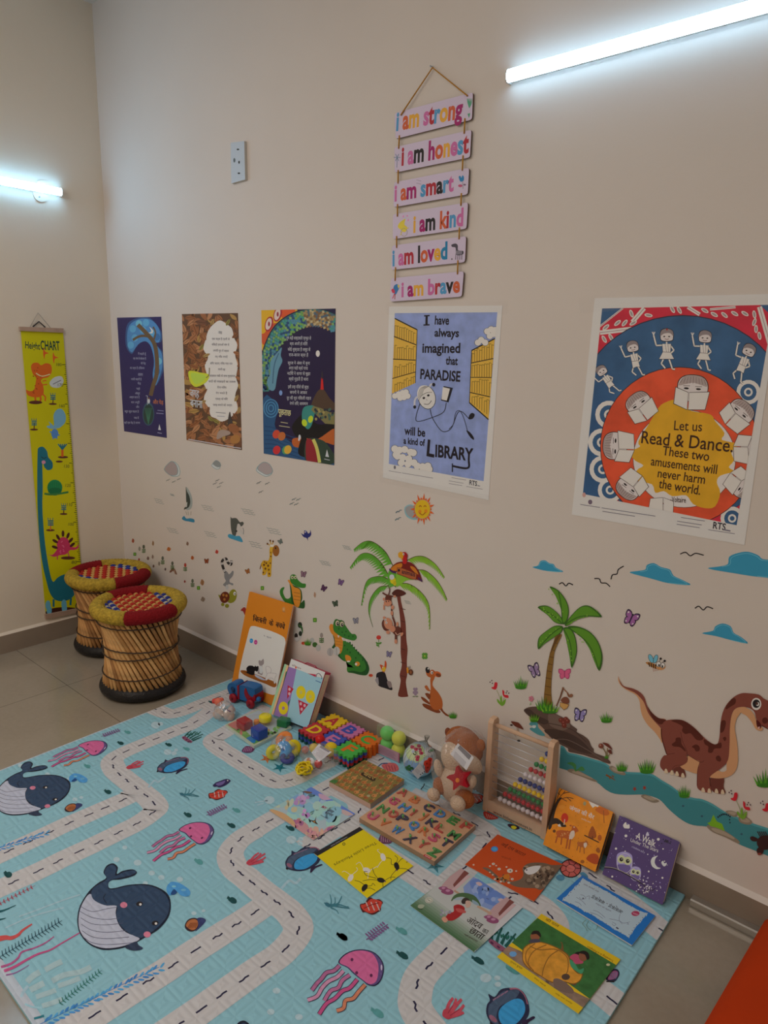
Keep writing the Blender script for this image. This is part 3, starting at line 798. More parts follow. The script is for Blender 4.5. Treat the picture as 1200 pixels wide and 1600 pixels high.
sticker('cloud_sticker', 'blue cloud sticker above the head of the brown dinosaur', 'sticker', Z3, bcloud([(930,390),(975,380),(985,362),(1015,350),(1048,362),(1060,388),(1090,405),(1118,432),(1050,418),(990,402)]), 'blue cloud stickers')
def gull(pts): return lambda A: A.line(pts, 4.5, INK, sm=5)
for pts, where in (([(348,190),(362,184),(376,197),(388,186),(405,193)], 'nearest the small palm tree top'),([(492,167),(512,168),(520,184),(540,186),(556,200)], 'drooping, left of the wide blue cloud'),([(560,170),(566,152),(584,148),(590,130),(612,116)], 'steeply tilted, left of the wide blue cloud'),
                   ([(842,67),(864,60),(883,74),(905,64),(938,72)], 'above the wide blue cloud, largest'),([(902,288),(918,280),(936,295),(952,282),(976,290)], 'above the cloud over the dinosaur')):
    sticker('bird_sticker', 'thin black flying bird sticker ' + where, 'sticker', Z3, gull(pts), 'black bird stickers')

def palm2(A):
    T = [(700,72),(742,60),(750,72),(718,140),(690,210),(678,300),(664,430),(660,560),(668,700),(600,690),(598,600),(612,460),(626,340),(650,220),(680,130)]
    A.blob(T, (98,68,26), n=3)
    for y, x0, x1 in ((130,684,716),(190,664,692),(250,646,682),(310,632,674),(370,622,668),(430,614,664),(500,608,660),(570,602,660)):
        A.line([(x0, y),(x1, y+12)],5,(60,36,16))
    A.blob([(700,90),(740,66),(650,240),(625,400),(606,600),(604,680),(612,500),(632,320),(660,200)],(72,46,18))
def leaf(A, pts, c=(66,102,24), d=(40,70,18)):
    A.blob(pts, d, n=5)
    cx = sum(p[0] for p in pts)/len(pts); cy = sum(p[1] for p in pts)/len(pts)
    A.blob([(cx+(x-cx)*.9, cy+(y-cy)*.9) for x, y in pts], c, n=5)
    n = len(pts)//2
    A.line([pts[0],(cx, cy), pts[n]],4, d, sm=5)
def palm2b(A):
    palm2(A)
    A.z = Z3; A.h += .0003
    leaf(A, [(362,350),(358,300),(335,240),(310,200),(345,215),(376,255),(388,300),(378,345)])
    leaf(A, [(362,352),(330,345),(300,315),(262,284),(300,278),(340,305),(362,335)])
    leaf(A, [(372,355),(400,315),(440,280),(480,282),(522,322),(470,322),(420,335),(385,358)])
    leaf(A, [(362,362),(330,360),(290,385),(264,412),(263,454),(290,432),(330,405),(358,385)])
    leaf(A, [(366,370),(378,420),(390,480),(400,530),(420,470),(415,410),(395,370)])
    leaf(A, [(384,364),(430,395),(470,450),(490,500),(512,542),(525,490),(510,430),(475,385),(425,362)])
    for i in range(40):
        a = random.choice([(310,215,378,330),(280,290,350,335),(400,350,510,300),(350,365,270,430),(375,390,402,500),(410,375,510,510)]); t = random.random()
        A.ell(a[0]+(a[2]-a[0])*t+random.uniform(-6,6), a[1]+(a[3]-a[1])*t+random.uniform(-6,6),2,2.4,(104,134,40))
sticker('palm_tree_sticker', 'small palm tree sticker with broad leaves growing from the grey rock', 'sticker', ZI, palm2b, 'palm tree stickers', base=.0022)

def rock(A):
    R1, R2, R3 = (68,50,42),(52,38,32),(84,66,56)
    A.blob([(428,706),(470,682),(540,676),(600,684),(660,720),(720,748),(800,790),(830,830),(880,868),(878,892),(930,920),(980,960),(1000,1010),(1024,1040),(1026,1066),(1080,1090),(1120,1106),(1164,1144),(1160,1164),(1110,1150),(1060,1128),(1000,1110),(940,1090),(860,1072),(810,1060),(800,1030),(740,1000),(660,945),(610,880),(560,830),(500,780),(450,740)], R1, n=3)
    A.blob([(640,730),(690,740),(800,800),(820,850),(760,880),(690,860),(640,820)], R3, n=3)
    A.blob([(600,880),(680,868),(780,890),(900,950),(990,1040),(1010,1080),(900,1060),(760,990),(670,940)], R2, n=3)
    A.blob([(430,706),(480,700),(540,750),(640,800),(600,830),(520,790)], R2, n=3)
    A.line([(560,810),(700,830),(850,880),(960,980)],6, R2, sm=4); A.line([(680,960),(800,960),(960,1040),(1100,1130)],6, R3, sm=4)
    for x, y in ((745,792),(785,785),(768,815),(800,800),(772,838)): A.ell(x, y, 22,22,(84,34,26)); A.ell(x-5, y-6,6,6,(120,62,50))
sticker('rock_sticker', 'grey brown rock ledge sticker under the small palm tree', 'sticker', ZI, rock, base=.0016)
def reef(A):
    A.blob([(470,770),(520,760),(560,810),(640,900),(660,950),(600,930),(520,850)],(138,112,94)); A.blob([(474,830),(500,800),(555,800),(550,850),(610,920),(560,920),(490,880),(480,860),(520,850)],(58,106,108)); A.blob([(500,838),(530,838),(525,858),(505,858)],(150,150,148))
sticker('reef_sticker', 'teal coral and tan bank sticker under the rock ledge, beside the abacus', 'sticker', ZI, reef, base=.0011)
def islgrass(A):
    tuft(600,700,150,130)(A); tuft(650,725,170,90,(84,120,24))(A)
sticker('grass_sticker', 'green grass clumps sticker around the foot of the small palm tree', 'sticker', ZI, islgrass, 'grass tuft stickers', base=.0035)
sticker('grass_sticker', 'yellow green grass tuft sticker on the left end of the rock ledge', 'sticker', ZI, tuft(515,800,90,80,(90,126,28)), 'grass tuft stickers', base=.0035)
def lantern(A):
    A.line([(705,672),(740,590),(764,512)],9,(84,50,32), w1=14); A.line([(755,515),(795,555),(815,585)],9,(104,66,44)); A.line([(800,560),(812,590),(840,590)],12,(96,56,36), sm=3); A.ell(832,580,14,12,(104,66,44))
    A.blob([(748,612),(775,594),(806,604),(814,645),(780,650),(745,632)],(92,50,34)); A.poly([(738,640),(812,660),(796,690),(768,704),(736,672)],(150,110,60)); A.line([(738,640),(812,660),(796,690),(768,704),(736,672)],5,(92,56,26), closed=True)
sticker('lantern_sticker', 'small hanging wooden lantern sticker right of the small palm trunk', 'sticker', ZI, lantern, base=.0022)
def pinkflower(A):
    A.line([(490,620),(480,665)],3,(96,110,70))
    for k in range(5): A.ell(490+13*math.cos(k*1.257),610+15*math.sin(k*1.257),9,10,(150,84,94))
    A.ell(484,655,10,4,(110,122,80), rot=-20)
sticker('flower_sticker', 'faint small pink flower sticker left of the small palm trunk', 'sticker', ZI, pinkflower, base=.0022)
def poppy(dx, dy, s=1.0):
    def f(A):
        def q(x, y): return (x*s+dx, y*s+dy)
        A.line([q(196,535), q(220,590), q(236,665)],4*s, (110,110,70), sm=3); A.line([q(262,600), q(240,660)],4*s, (90,104,50))
        A.blob([q(152,512), q(172,506), q(180,472), q(202,474), q(200,510), q(186,532), q(158,524)],(150,26,34)); A.blob([q(246,534), q(262,550), q(262,575), q(292,580), q(296,602), q(266,598), q(248,575)],(150,26,34))
        for x, y in ((140,468),(155,455),(160,478),(285,545),(300,562),(278,560)): A.ell(*q(x, y),5*s, 6*s, (60,40,44))
        for a in ([(240,672),(205,640),(200,610),(225,635)],[(238,670),(225,620),(236,580),(244,630)],[(240,672),(250,635),(274,612),(266,655)]): A.blob([q(*p) for p in a],(84,116,34))
    return f
sticker('flower_sticker', 'pair of red tulip flowers sticker between the kangaroo and the small palm', 'sticker', ZI, poppy(0,0), 'red tulip stickers')
sticker('flower_sticker', 'pair of red tulip flowers sticker on the river bank right of the dinosaur feet', 'sticker', ZS, poppy(770,680,.99), 'red tulip stickers', base=.003)
def poppycut(A):
    def q(x, y): return (x+1005, y+755)
    A.blob([q(152,512), q(172,506), q(180,472), q(202,474), q(200,510), q(186,532), q(158,524)],(150,26,34))
    for x, y in ((140,468),(155,455),(160,478)): A.ell(*q(x, y),5,6,(60,40,44))
    A.line([q(196,535), q(230,640)],4,(110,110,70))
sticker('flower_sticker', 'red tulip flower sticker cut by the right edge of the picture, above the river', 'sticker', ZS, poppycut, 'red tulip stickers', base=.003)
def mushrooms(dx, dy):
    def f(A):
        def q(x, y): return (x+dx, y+dy)
        A.line([q(1095,1020), q(1125,1070), q(1128,1110)],8,(88,70,40), sm=3); A.line([q(1140,1030), q(1135,1110)],8,(96,76,44)); A.line([q(1170,1070), q(1135,1112)],6,(88,80,40))
        A.ell(*q(1085,1012),22,22,(92,46,34)); A.blob([q(1098,985), q(1140,990), q(1166,1015), q(1180,1045), q(1140,1020)],(80,36,26)); A.blob([q(1145,1048), q(1172,1045), q(1178,1080), q(1152,1070)],(74,34,26))
        A.ell(*q(1080,1005),7,7,(140,96,76)); tuft(1132+dx, 1116+dy, 40,40)(A)
    return f
sticker('mushroom_sticker', 'cluster of red brown mushrooms sticker at the right tip of the rock', 'sticker', ZI, mushrooms(0,0), base=.003)
def mush2(A):
    A.line([(372,850),(382,925)],16,(128,108,92)); A.blob([(318,804),(355,806),(390,820),(425,870),(390,860),(350,842)],(82,38,26)); A.ell(322,834,12,7,(50,30,26)); A.ell(384,968,14,9,(34,28,28)); A.line([(340,905),(362,935)],5,(120,104,92))
sticker('mushroom_sticker', 'brown mushroom sticker behind the top bar of the abacus', 'sticker', ZI, mush2, base=.002)

def river(A):
    W, W2 = (46,96,98),(58,112,114)
    top = [(228,14),(245,22),(262,46),(300,55),(360,72),(400,84),(440,98),(480,128),(540,138),(620,142),(660,150),(700,176),(750,206),(800,244),(850,260),(890,266),(940,288),(1000,326),(1060,352),(1130,380),(1200,402),(1280,430)]
    bot = [(1280,570),(1200,532),(1120,500),(1060,475),(1010,440),(960,412),(910,394),(850,388),(800,366),(740,318),(700,275),(670,258),(620,245),(540,245),(480,240),(440,222),(410,196),(380,178),(330,160),(270,135),(222,120)]
    A.poly(smooth(top, False, 3) + smooth(bot, False, 3), W)
    A.poly(smooth([(p[0], p[1]) for p in top], False, 3) + smooth([(p[0], p[1]+10) for p in reversed(top)], False, 3), W2)
    for pts in ([(262,136),(275,124),(310,132),(345,150),(400,182),(380,182),(330,162)],[(455,120),(470,110),(500,128),(530,142),(525,154),(480,142)],[(605,250),(625,244),(660,260),(690,275),(660,282),(615,262)],[(912,392),(940,390),(990,410),(1060,458),(1060,474),(1000,445),(940,420)],[(1000,325),(1030,320),(1060,335),(1040,350)],[(1062,350),(1090,345),(1126,372),(1110,386),(1070,375)],[(795,240),(830,250),(828,262),(800,256)]):
        A.blob(pts, (104,90,74)); c = (sum(p[0] for p in pts)/len(pts), sum(p[1] for p in pts)/len(pts)); A.blob([(c[0]+(x-c[0])*.7, c[1]+(y-c[1])*.6-2) for x, y in pts],(126,110,92))
    A.blob([(258,98),(280,92),(300,105),(302,128),(325,112),(340,125),(335,134),(310,132),(296,136),(285,112)],(50,96,50))
    for x, y in ((575,218),(621,213)):
        A.poly([(x+9*(1 if k % 2 else .45)*math.cos(k*PI/5-.4)*1.2, y+9*(1 if k % 2 else .45)*math.sin(k*PI/5-.4)*1.4) for k in range(10)],(118,40,26))
    A.line([(440,152),(465,165),(484,178)],9,(96,54,22), w1=3); A.line([(455,160),(460,172)],5,(96,54,22)); A.line([(468,155),(478,163)],5,(96,54,22))
    for x, y in ((802,298),(890,346),(1076,430)): A.ell(x, y, 6,5,(40,66,74))
    A.poly([(915,378),(930,372),(944,338),(960,370),(985,382),(998,416),(960,400),(930,392)],(90,128,24))
    for k in range(8): A.ell(966+k*8,350 - 14*math.sin(k*.42),3.5,5,(24,24,30))
    A.ell(1020,362,3,4,(24,24,30)); A.ell(1022,376,3,4,(24,24,30))
sticker('river_sticker', 'long teal river sticker winding along the lower right wall', 'sticker', ZR, river, base=.0012)
def lobster(A):
    D = (42,22,20)
    A.ell(1185,470,38,34, D)
    for k in range(5): A.line([(1165+k*9,445),(1150+k*9,418)],4, D)
    A.blob([(1116,446),(1128,440),(1150,450),(1160,460),(1140,464),(1122,460)], D); A.blob([(1148,500),(1165,490),(1180,505),(1170,525),(1150,520)], D); A.ell(1160,523,10,6,(100,44,34))
sticker('crab_sticker', 'dark brown crab sticker in the river at the right edge', 'sticker', ZR, lobster, base=.003)

def bee(A):
    A.ell(322,140,16,34,(84,132,148), rot=-22); A.ell(357,142,15,32,(84,132,148), rot=18); A.ring(322,140,16,34,3, INK, rot=-22); A.ring(357,142,15,32,3, INK, rot=18)
    A.blob([(282,170),(310,166),(345,178),(370,190),(385,205),(360,216),(325,202)],(132,84,34))
    for k in range(4): A.line([(306+k*17,168+k*5),(312+k*15,200+k*5)],8, INK)
    A.ell(395,200,36,26,(150,104,64)); A.ell(380,182,18,20, PAPER); A.ell(410,190,17,20, PAPER); A.ell(383,190,6,9, INK); A.ell(408,198,6,9, INK); A.ring(380,182,18,20,3, INK); A.ring(410,190,17,20,3, INK)
    A.line([(382,164),(394,142)],3, INK); A.line([(408,168),(424,158)],3, INK); A.ell(395,140,9,9, INK); A.ell(425,157,9,9, INK)
    for k in range(4): A.line([(338+k*14,208+k*2),(342+k*12,238-k*3)],3,(120,70,40))
sticker('bee_sticker', 'cartoon bee sticker with blue wings above the dinosaur back', 'sticker', ZS, bee)

def dino(A):
    B, D, T = (97,48,37),(64,24,15),(152,108,74)
    # tail and underside
    A.blob([(76,270),(84,296),(105,332),(130,350),(190,365),(240,392),(272,430),(292,490),(330,545),(380,585),(440,604),(430,720),(404,770),(390,745),(350,690),(300,640),(262,580),(244,520),(235,455),(205,410),(150,380),(105,350),(78,310)], T, n=4)
    A.blob([(76,270),(84,296),(105,332),(130,350),(190,365),(240,392),(272,430),(292,490),(330,545),(380,585),(440,604),(420,700),(395,660),(340,600),(300,545),(270,470),(240,430),(200,395),(130,362),(95,330)], B, n=4)
    A.blob([(296,500),(330,546),(380,585),(440,604),(400,632),(370,622),(330,580)], D)
    # far legs
    A.blob([(500,940),(560,960),(580,1000),(578,1030),(520,1020),(490,980)],(80,38,29)); A.blob([(775,1030),(865,1030),(866,1100),(878,1150),(800,1146),(770,1100)],(80,38,29))
    # belly
    A.blob([(540,945),(600,870),(700,880),(800,960),(860,990),(900,960),(930,880),(960,820),(975,880),(965,960),(930,1010),(870,1035),(790,1036),(700,1010),(620,990)], T, n=4)
    # neck front
    A.blob([(916,640),(926,570),(950,520),(990,500),(1040,500),(1000,540),(965,590),(950,660),(966,760),(974,860),(960,960),(900,1010),(890,900)], T, n=4)
    # body and neck
    A.blob([(400,660),(430,606),(520,596),(580,610),(650,660),(730,740),(790,780),(822,775),(836,720),(842,640),(855,560),(885,490),(940,430),(1000,400),(1060,400),(1130,410),(1170,440),(1220,470),(1250,540),(1240,640),(1200,660),(1150,640),(1115,600),(1098,540),(1060,510),(1000,502),(950,520),(925,570),(914,660),(912,780),(900,900),(850,960),(780,1010),(760,1040),(764,1080),(776,1140),(730,1142),(672,1112),(668,1040),(670,980),(690,915),(640,890),(590,862),(596,910),(560,940),(500,960),(470,990),(430,990),(392,950),(396,900),(420,866),(440,858),(415,790),(400,730)], B, n=4)
    # jaw
    A.blob([(1000,502),(1060,520),(1095,560),(1110,600),(1130,640),(1160,660),(1150,680),(1110,670),(1080,620),(1040,570),(1000,545)], T, n=4)
    A.blob([(1112,600),(1140,620),(1150,650),(1135,668),(1118,650)],(60,14,12)); A.poly([(1124,652),(1140,650),(1136,668),(1124,666)],(160,120,110))
    for pts in ([(475,606),(520,596),(580,612),(650,662),(712,728),(700,752),(660,745),(620,700),(580,705),(555,680),(560,650),(520,625)],[(722,745),(790,782),(826,776),(848,770),(848,810),(800,815),(780,845),(750,840),(752,800),(725,780)],
                [(480,780),(505,760),(510,735),(545,735),(552,780),(580,820),(578,835),(540,805),(490,798)],[(630,800),(660,783),(686,800),(685,830),(660,835),(648,815)],[(808,880),(830,866),(848,890),(842,912),(818,905)],[(848,612),(880,605),(882,640),(866,685),(842,690)],[(862,735),(880,726),(888,742),(874,758)],[(888,492),(930,440),(956,440),(955,475),(920,500),(885,520)]):
        A.blob(pts, D, n=4)
    A.line([(400,665),(405,740),(440,856)],8, D, sm=5); A.line([(545,690),(560,760),(590,830),(596,900)],5,(76,34,26), sm=5); A.line([(690,915),(672,980),(668,1090)],5,(76,34,26), sm=5); A.line([(600,862),(690,915),(720,905)],5,(76,34,26), sm=4); A.line([(440,858),(500,850)],5,(76,34,26)); A.line([(470,990),(500,945),(560,938)],4,(76,34,26), sm=3); A.line([(764,1034),(768,1100)],5,(60,26,20))
    for x, y in ((436,982),(480,994),(518,1002),(562,1014),(714,1124),(760,1130),(814,1132),(860,1138)): A.blob([(x-14, y+12),(x-8, y-14),(x+4, y-14),(x+14, y+14),(x, y+18)],(160,138,112))
    A.ell(1112,480,38,46, PAPER); A.ell(1112,478,28,32, INK); A.ell(1122,480,13,15, PAPER); A.ell(1116,476,10,11,(60,34,26))
    A.ell(1178,604,22,24, D); A.line([(1152,640),(1200,668)],6, D)
sticker('dinosaur_sticker', 'large brown long necked dinosaur sticker with dark patches', 'sticker', ZS, dino, base=.0022)

# ------------------------------------------------------------ things hung on the walls
def clip(pts, quad):
    """keep the part of a shape that lies on the sheet"""
    out = list(pts); n = len(quad)
    area = sum(quad[i][0]*quad[(i+1) % n][1]-quad[(i+1) % n][0]*quad[i][1] for i in range(n))
    for i in range(n):
        a, b = quad[i], quad[(i+1) % n]; sg = 1 if area > 0 else -1
        def side(p): return sg*((b[0]-a[0])*(p[1]-a[1])-(b[1]-a[1])*(p[0]-a[0]))
        inp, out = out, []
        for k in range(len(inp)):
            p, q = inp[k-1], inp[k]; sp, sq = side(p), side(q)
            if sp*sq < 0:
                t = sp/(sp-sq); out.append((p[0]+(q[0]-p[0])*t, p[1]+(q[1]-p[1])*t))
            if sq >= 0: out.append(q)
        if not out: return []
    return out
class Sheet(Art):
    """a printed sheet: everything drawn is trimmed to the printed area"""
    quad = None
    def poly(s, pts, c, h=None, **k):
        if s.quad:
            pts = clip(pts, s.quad)
            if len(pts) < 3: return s
        return super().poly(pts, c, h, **k)
    def line(s, pts, w, c, h=None, closed=False, sm=0, w1=None):
        if not s.quad or all(len(clip([p, (p[0]+w, p[1]),(p[0], p[1]+w),(p[0]-w, p[1]-w)], s.quad)) == 3 for p in pts):
            return super().line(pts, w, c, h, closed, sm, w1)
        if sm: pts = smooth(pts, closed, sm)
        h = s.nxt(h, pts, w/2)
        for i in range(len(pts) if closed else len(pts)-1):
            a, b = pts[i], pts[(i+1) % len(pts)]; dx, dy = b[0]-a[0], b[1]-a[1]; l = math.hypot(dx, dy) or 1
            nx, ny = -dy/l*w/2, dx/l*w/2
            s.poly([(a[0]+nx, a[1]+ny),(b[0]+nx, b[1]+ny),(b[0]-nx, b[1]-ny),(a[0]-nx, a[1]-ny)], c, h)
        return s
def sheet(z, quad, c, zone='B', plane=WB, thick=.0012, rough=.38, **k):
    A = Sheet(plane, thick, zone, rough, z=z)
    slab(A, plane, quad, 0.0003, thick, mat(c, zone, rough, **k), z=z)
    A.quad = quad
    return A
W1 = (150,146,156)

Z123 = (160,460,3.158)
# --- left dark blue poster
A = sheet(Z123,[(72,115),(290,110),(317,708),(107,675)],(34,28,62))
for d, c in ((8,(40,62,96)),(0,(58,98,134))):
    A.blob([(122-d, 200),(135-d, 150-d),(180,122-d),(230,122-d),(268,150),(286+d, 195),(280+d, 235),(262,242),(292+d, 290),(296+d, 350),(284+d, 400),(262,450),(248,400),(255,330),(240,260),(215,232),(185,240),(165,262),(145,286+d),(126-d, 260)], c, n=4)
for x, y in ((150,170),(180,145),(215,140),(160,215),(250,190),(268,210),(140,250),(200,175),(278,330),(270,380)): A.ell(x, y, 16,18, random.choice([(70,120,156),(44,80,116),(84,132,160)]))
A.line([(238,500),(250,450),(268,390),(268,310),(255,240),(215,190),(175,150)],20,(78,60,42), sm=6, w1=6); A.line([(262,270),(240,215),(190,205),(150,225)],12,(78,60,42), sm=5, w1=4); A.line([(250,235),(262,190),(250,160)],8,(78,60,42), sm=4, w1=3)
A.blob([(232,160),(250,178),(246,192),(228,190),(242,182)],(168,176,190))
TL = ['मैं कहती हूँ', 'वह नाम से बोलता है', 'वो पेड़', 'का क्या है ठिकाना', 'आसमान', 'धरती कहती है', 'पेड़', 'पत्ते', 'अंकुर', 'अक्सर करता है', 'बात अधूरी', 'और', 'बहुत कुछ कहता है', 'जब मैं', 'वहाँ एक पेड़ है उगाना']
for t, y, x0, x1 in zip(TL, (298,321,345,368,402,423,444,470,493,512,537,560,582,614,638),(176,152,190,136,176,142,174,168,162,134,142,166,110,156,108),(216,216,214,208,200,194,190,186,186,184,184,182,180,180,186)):
    A.text(t, (x0, y),(x1, y+1),(128,126,140), hp=13)
A.text('और पेड़', (250,540),(301,543),(150,84,40), hp=24, off=.012)
A.ell(227,590,29,58,(40,62,74)); A.ell(227,592,25,50,(30,44,40))
for k in range(5): A.line([(227,640),(210+k*8,560)],3,(46,84,66))
A.ell(229,526,6,13, W1); A.ell(229,512,4,5,(90,60,44)); A.line([(222,545),(222,500),(214,500)],2, W1)
for a in ((272,572,302),(266,586,302)): A.line([(a[0], a[1]),(a[2], a[1]+3)],3,(110,106,130))
A.poly([(275,668),(281,640),(289,670)], W1); A.line([(272,682),(293,686)],3,(130,126,140))
tag(A.build('poster'), 'dark navy poster with a glowing blue tree, nearest the room corner', 'poster', 'posters on the back wall')

# --- poster of brown leaves
Q2 = [(392,97),(668,92),(688,768),(415,718)]
A = sheet(Z123, Q2,(70,48,34))
rl = random.Random(3)
def leafshape(A, x, y, s, a, c):
    ca, sa = math.cos(a), math.sin(a)
    def q(u, v): return (x+(u*ca-v*sa)*s, y+(u*sa+v*ca)*s)
    A.blob([q(-1,0), q(-.5,.38),(q(.2,.40)), q(1,.05), q(.2,-.38), q(-.5,-.36)], c, h=A.h+.00003, n=3)
    p0, p1 = q(-.95,0), q(.95,0)
    if clip([p0, p1,((p0[0]+p1[0])/2,(p0[1]+p1[1])/2+1)], Q2) and all(392 < p[0] < 684 and 100 < p[1] < 715 for p in (p0, p1)): A.line([p0, p1],2, tuple(int(v*.55) for v in c), h=A.h+.00006)
for i in range(240):
    u, v = rl.random(), rl.random()
    x = 392+(276+(-4)*v)*u+23*v; y = 97+621*v+u*(50*v-5)
    A.h = .0014 + (i % 8)*.00007
    leafshape(A, x, y, rl.uniform(18,32), rl.uniform(0,6.3), rl.choice([(120,76,48),(98,60,38),(134,90,60),(86,54,38),(110,66,40),(128,96,52)]))
A.h = .0021
wh = [(545,150),(580,128),(618,150),(640,170),(650,215),(666,250),(655,300),(668,350),(660,410),(670,450),(655,500),(668,560),(650,590),(628,610),(590,628),(560,612),(535,600),(524,560),(500,520),(512,470),(496,430),(515,400),(505,350),(522,310),(498,270),(510,220),(522,180)]
A.blob(wh, (166,164,176), n=3)
for i, (x, y) in enumerate(wh):
    A.h = .0022 + (i % 4)*.00007
    dx, dy = x-585, y-380; L = math.hypot(dx, dy)
    leafshape(A, x+dx/L*13, y+dy/L*13,19, rl.uniform(0,6.3), rl.choice([(120,76,48),(98,60,38),(104,92,44),(128,100,60)]))
A.h = .0026
A.blob([(424,382),(450,378),(480,385),(526,396),(515,430),(480,452),(455,455),(432,430)],(150,150,40)); A.blob([(436,390),(480,392),(512,405),(490,432),(455,440)],(136,150,54)); A.line([(512,412),(526,396),(528,362)],4,(90,80,50), sm=3)
A.blob([(618,650),(624,590),(630,580),(634,600),(644,648)],(52,44,40)); A.blob([(565,715),(570,680),(590,668),(625,675),(630,690),(600,700)],(124,104,92)); A.ell(648,660,30,20,(110,66,40), rot=30); A.ell(655,715,26,22,(126,84,44), rot=-20)
TL = ['जगह', 'एक पत्ता है टहनी से', 'बिछड़ी हवाओं संग ये', 'अपनी धुन में बहता', 'नए गाँव नगरों', 'बिना जताए निशा गया यार', 'अपनी राह', 'आसमान पंछी के साथ मुस्काता', 'धरती की परछाइयों का उजाला', 'रोज मिला', 'रंग भरते हैं', 'एकत्र को मिले', 'जगह बनाने को जन्मा']
for t, y, x0, x1 in zip(TL, (194,224,252,282,312,345,374,406,434,463,491,520,550),(572,540,540,546,556,532,570,528,524,566,560,558,546),(590,628,626,624,618,642,606,656,658,612,616,618,640)):
    A.text(t, (x0, y),(x1, y+2),(70,66,74), hp=13)
A.line([(560,582),(608,586)],3,(100,96,100)); A.line([(566,600),(604,603)],3,(120,116,120))
A.text('जगह', (431,503),(477,510), W1, hp=34, off=.03); A.text('बनाना', (434,553),(494,562), W1, hp=34, off=.03)
A.line([(424,715),(684,760)],5,(140,130,128))
tag(A.build('poster'), 'poster covered in brown fallen leaves around a white patch of verse', 'poster', 'posters on the back wall')

# --- dark fish poster
Q3 = [(784,78),(1150,70),(1143,843),(796,785)]
A = sheet(Z123, Q3,(26,18,42))
A.blob([(780,70),(960,70),(900,130),(830,190),(790,280)],(170,122,24)); A.blob([(780,200),(800,190),(830,150),(860,150),(800,250)],(150,60,30)); A.blob([(880,75),(950,72),(930,110),(890,120)],(160,60,26))
for x, y in ((822,146),(865,98)): A.ell(x, y, 20,38,(126,30,34), rot=15); A.ell(x-2, y, 14,30,(160,140,130), rot=15); A.ell(x, y, 5,12,(110,36,44))
arc = smooth([(808,480),(806,400),(820,300),(870,200),(940,140),(1020,115),(1090,120),(1160,150)], False, 8)
def band(A, path, w, c):
    n = len(path); L = []; R = []
    for i, p in enumerate(path):
        a, b = path[max(0, i-1)], path[min(n-1, i+1)]; dx, dy = b[0]-a[0], b[1]-a[1]; l = math.hypot(dx, dy)
        ww = w*(.35+.65*min(1, i/(n*.45))); L.append((p[0]-dy/l*ww/2, p[1]+dx/l*ww/2)); R.append((p[0]+dy/l*ww/2, p[1]-dx/l*ww/2))
    A.poly(L+R[::-1], c); return L, R
L, R = band(A, arc, 92,(22,26,40)); L, R = band(A, arc, 80,(40,78,74))
hh = A.h
for i in range(2, len(arc)-1):
    for k in range(6):
        t = (k+(.5 if i % 2 else 0))/6
        x = L[i][0]+(R[i][0]-L[i][0])*t; y = L[i][1]+(R[i][1]-L[i][1])*t
        g = i/len(arc)
        c = rl.choice([(50,104,92),(84,116,54),(30,50,80),(60,96,110),(96,120,70)]) if g < .66 or g > .92 else rl.choice([(120,96,60),(92,64,40),(138,120,86),(60,70,80)])
        A.poly([(x-6, y-5),(x+5, y-6),(x+8, y+4),(x-3, y+8)], c, h=hh+.00006+(i % 2)*.00003)
A.h = hh+.0002
A.blob([(830,330),(860,290),(885,262),(880,300),(888,330),(870,370),(860,420),(850,470),(825,470),(812,430),(828,390)],(72,104,116)); A.line([(870,290),(848,350),(840,440)],5,(46,70,88), sm=4)
A.blob([(796,510),(850,530),(870,560),(850,640),(880,690),(960,750),(1050,800),(1140,800),(1150,850),(790,790)],(28,58,86), n=3)
for r in (44,30,16): A.ring(832,562, r*.8, r, 5,(54,96,122))
for k in range(6): A.line([(800,650+k*22),(850,660+k*20),(900,690+k*18),(990,720+k*18)],4,(20,44,74), sm=3)
A.blob([(1030,545),(1060,480),(1090,468),(1120,510),(1150,545),(1150,570),(1040,560)],(58,42,32)); A.poly([(1076,470),(1080,410),(1088,415),(1092,470)],(150,26,26)); A.ell(1084,400,3,22,(40,36,36))
A.ell(1063,292,10,16,(168,172,190)); A.ell(880,486,8,13,(90,110,150))
A.blob([(940,640),(980,595),(1010,585),(1060,640),(1150,640),(1150,700),(1090,715),(1040,705),(1010,720),(960,705),(938,670)],(14,12,14))
A.blob([(984,600),(992,560),(1020,548),(1050,555),(1045,600),(1030,650),(1012,665),(992,640)],(40,96,88)); A.ell(997,634,13,18,(140,150,30), rot=-15); A.ell(1027,616,12,18,(140,150,30), rot=15)
L, R = band(A, [(1035,560),(1070,580),(1110,610),(1150,612)],60,(92,84,50))
for k in range(26): A.ell(1050+rl.random()*95,565+rl.random()*52,6,7, rl.choice([(120,104,60),(50,70,60),(30,34,40)]))
A.blob([(940,712),(1000,708),(1060,715),(1150,660),(1150,740),(1090,730),(1000,755),(945,750)],(136,66,28)); A.blob([(985,700),(1005,690),(1010,790),(985,800),(965,775)],(12,12,14)); A.ell(973,705,6,13, W1); A.ell(970,716,4,8, W1)
A.blob([(1005,720),(1060,712),(1110,740),(1150,830),(1010,830)],(34,46,36)); A.blob([(1005,725),(1030,715),(1050,760),(1060,830),(1010,830)],(104,24,30)); A.line([(1040,715),(1058,760),(1072,830)],16,(150,140,70), sm=5)
for x, y, c in ((858,690,(150,50,34)),(885,700,(140,74,36)),(860,768,(150,34,36)),(905,768,(60,110,70)),(915,766,(160,120,40))): A.ell(x, y, 18,22, c, rot=20)
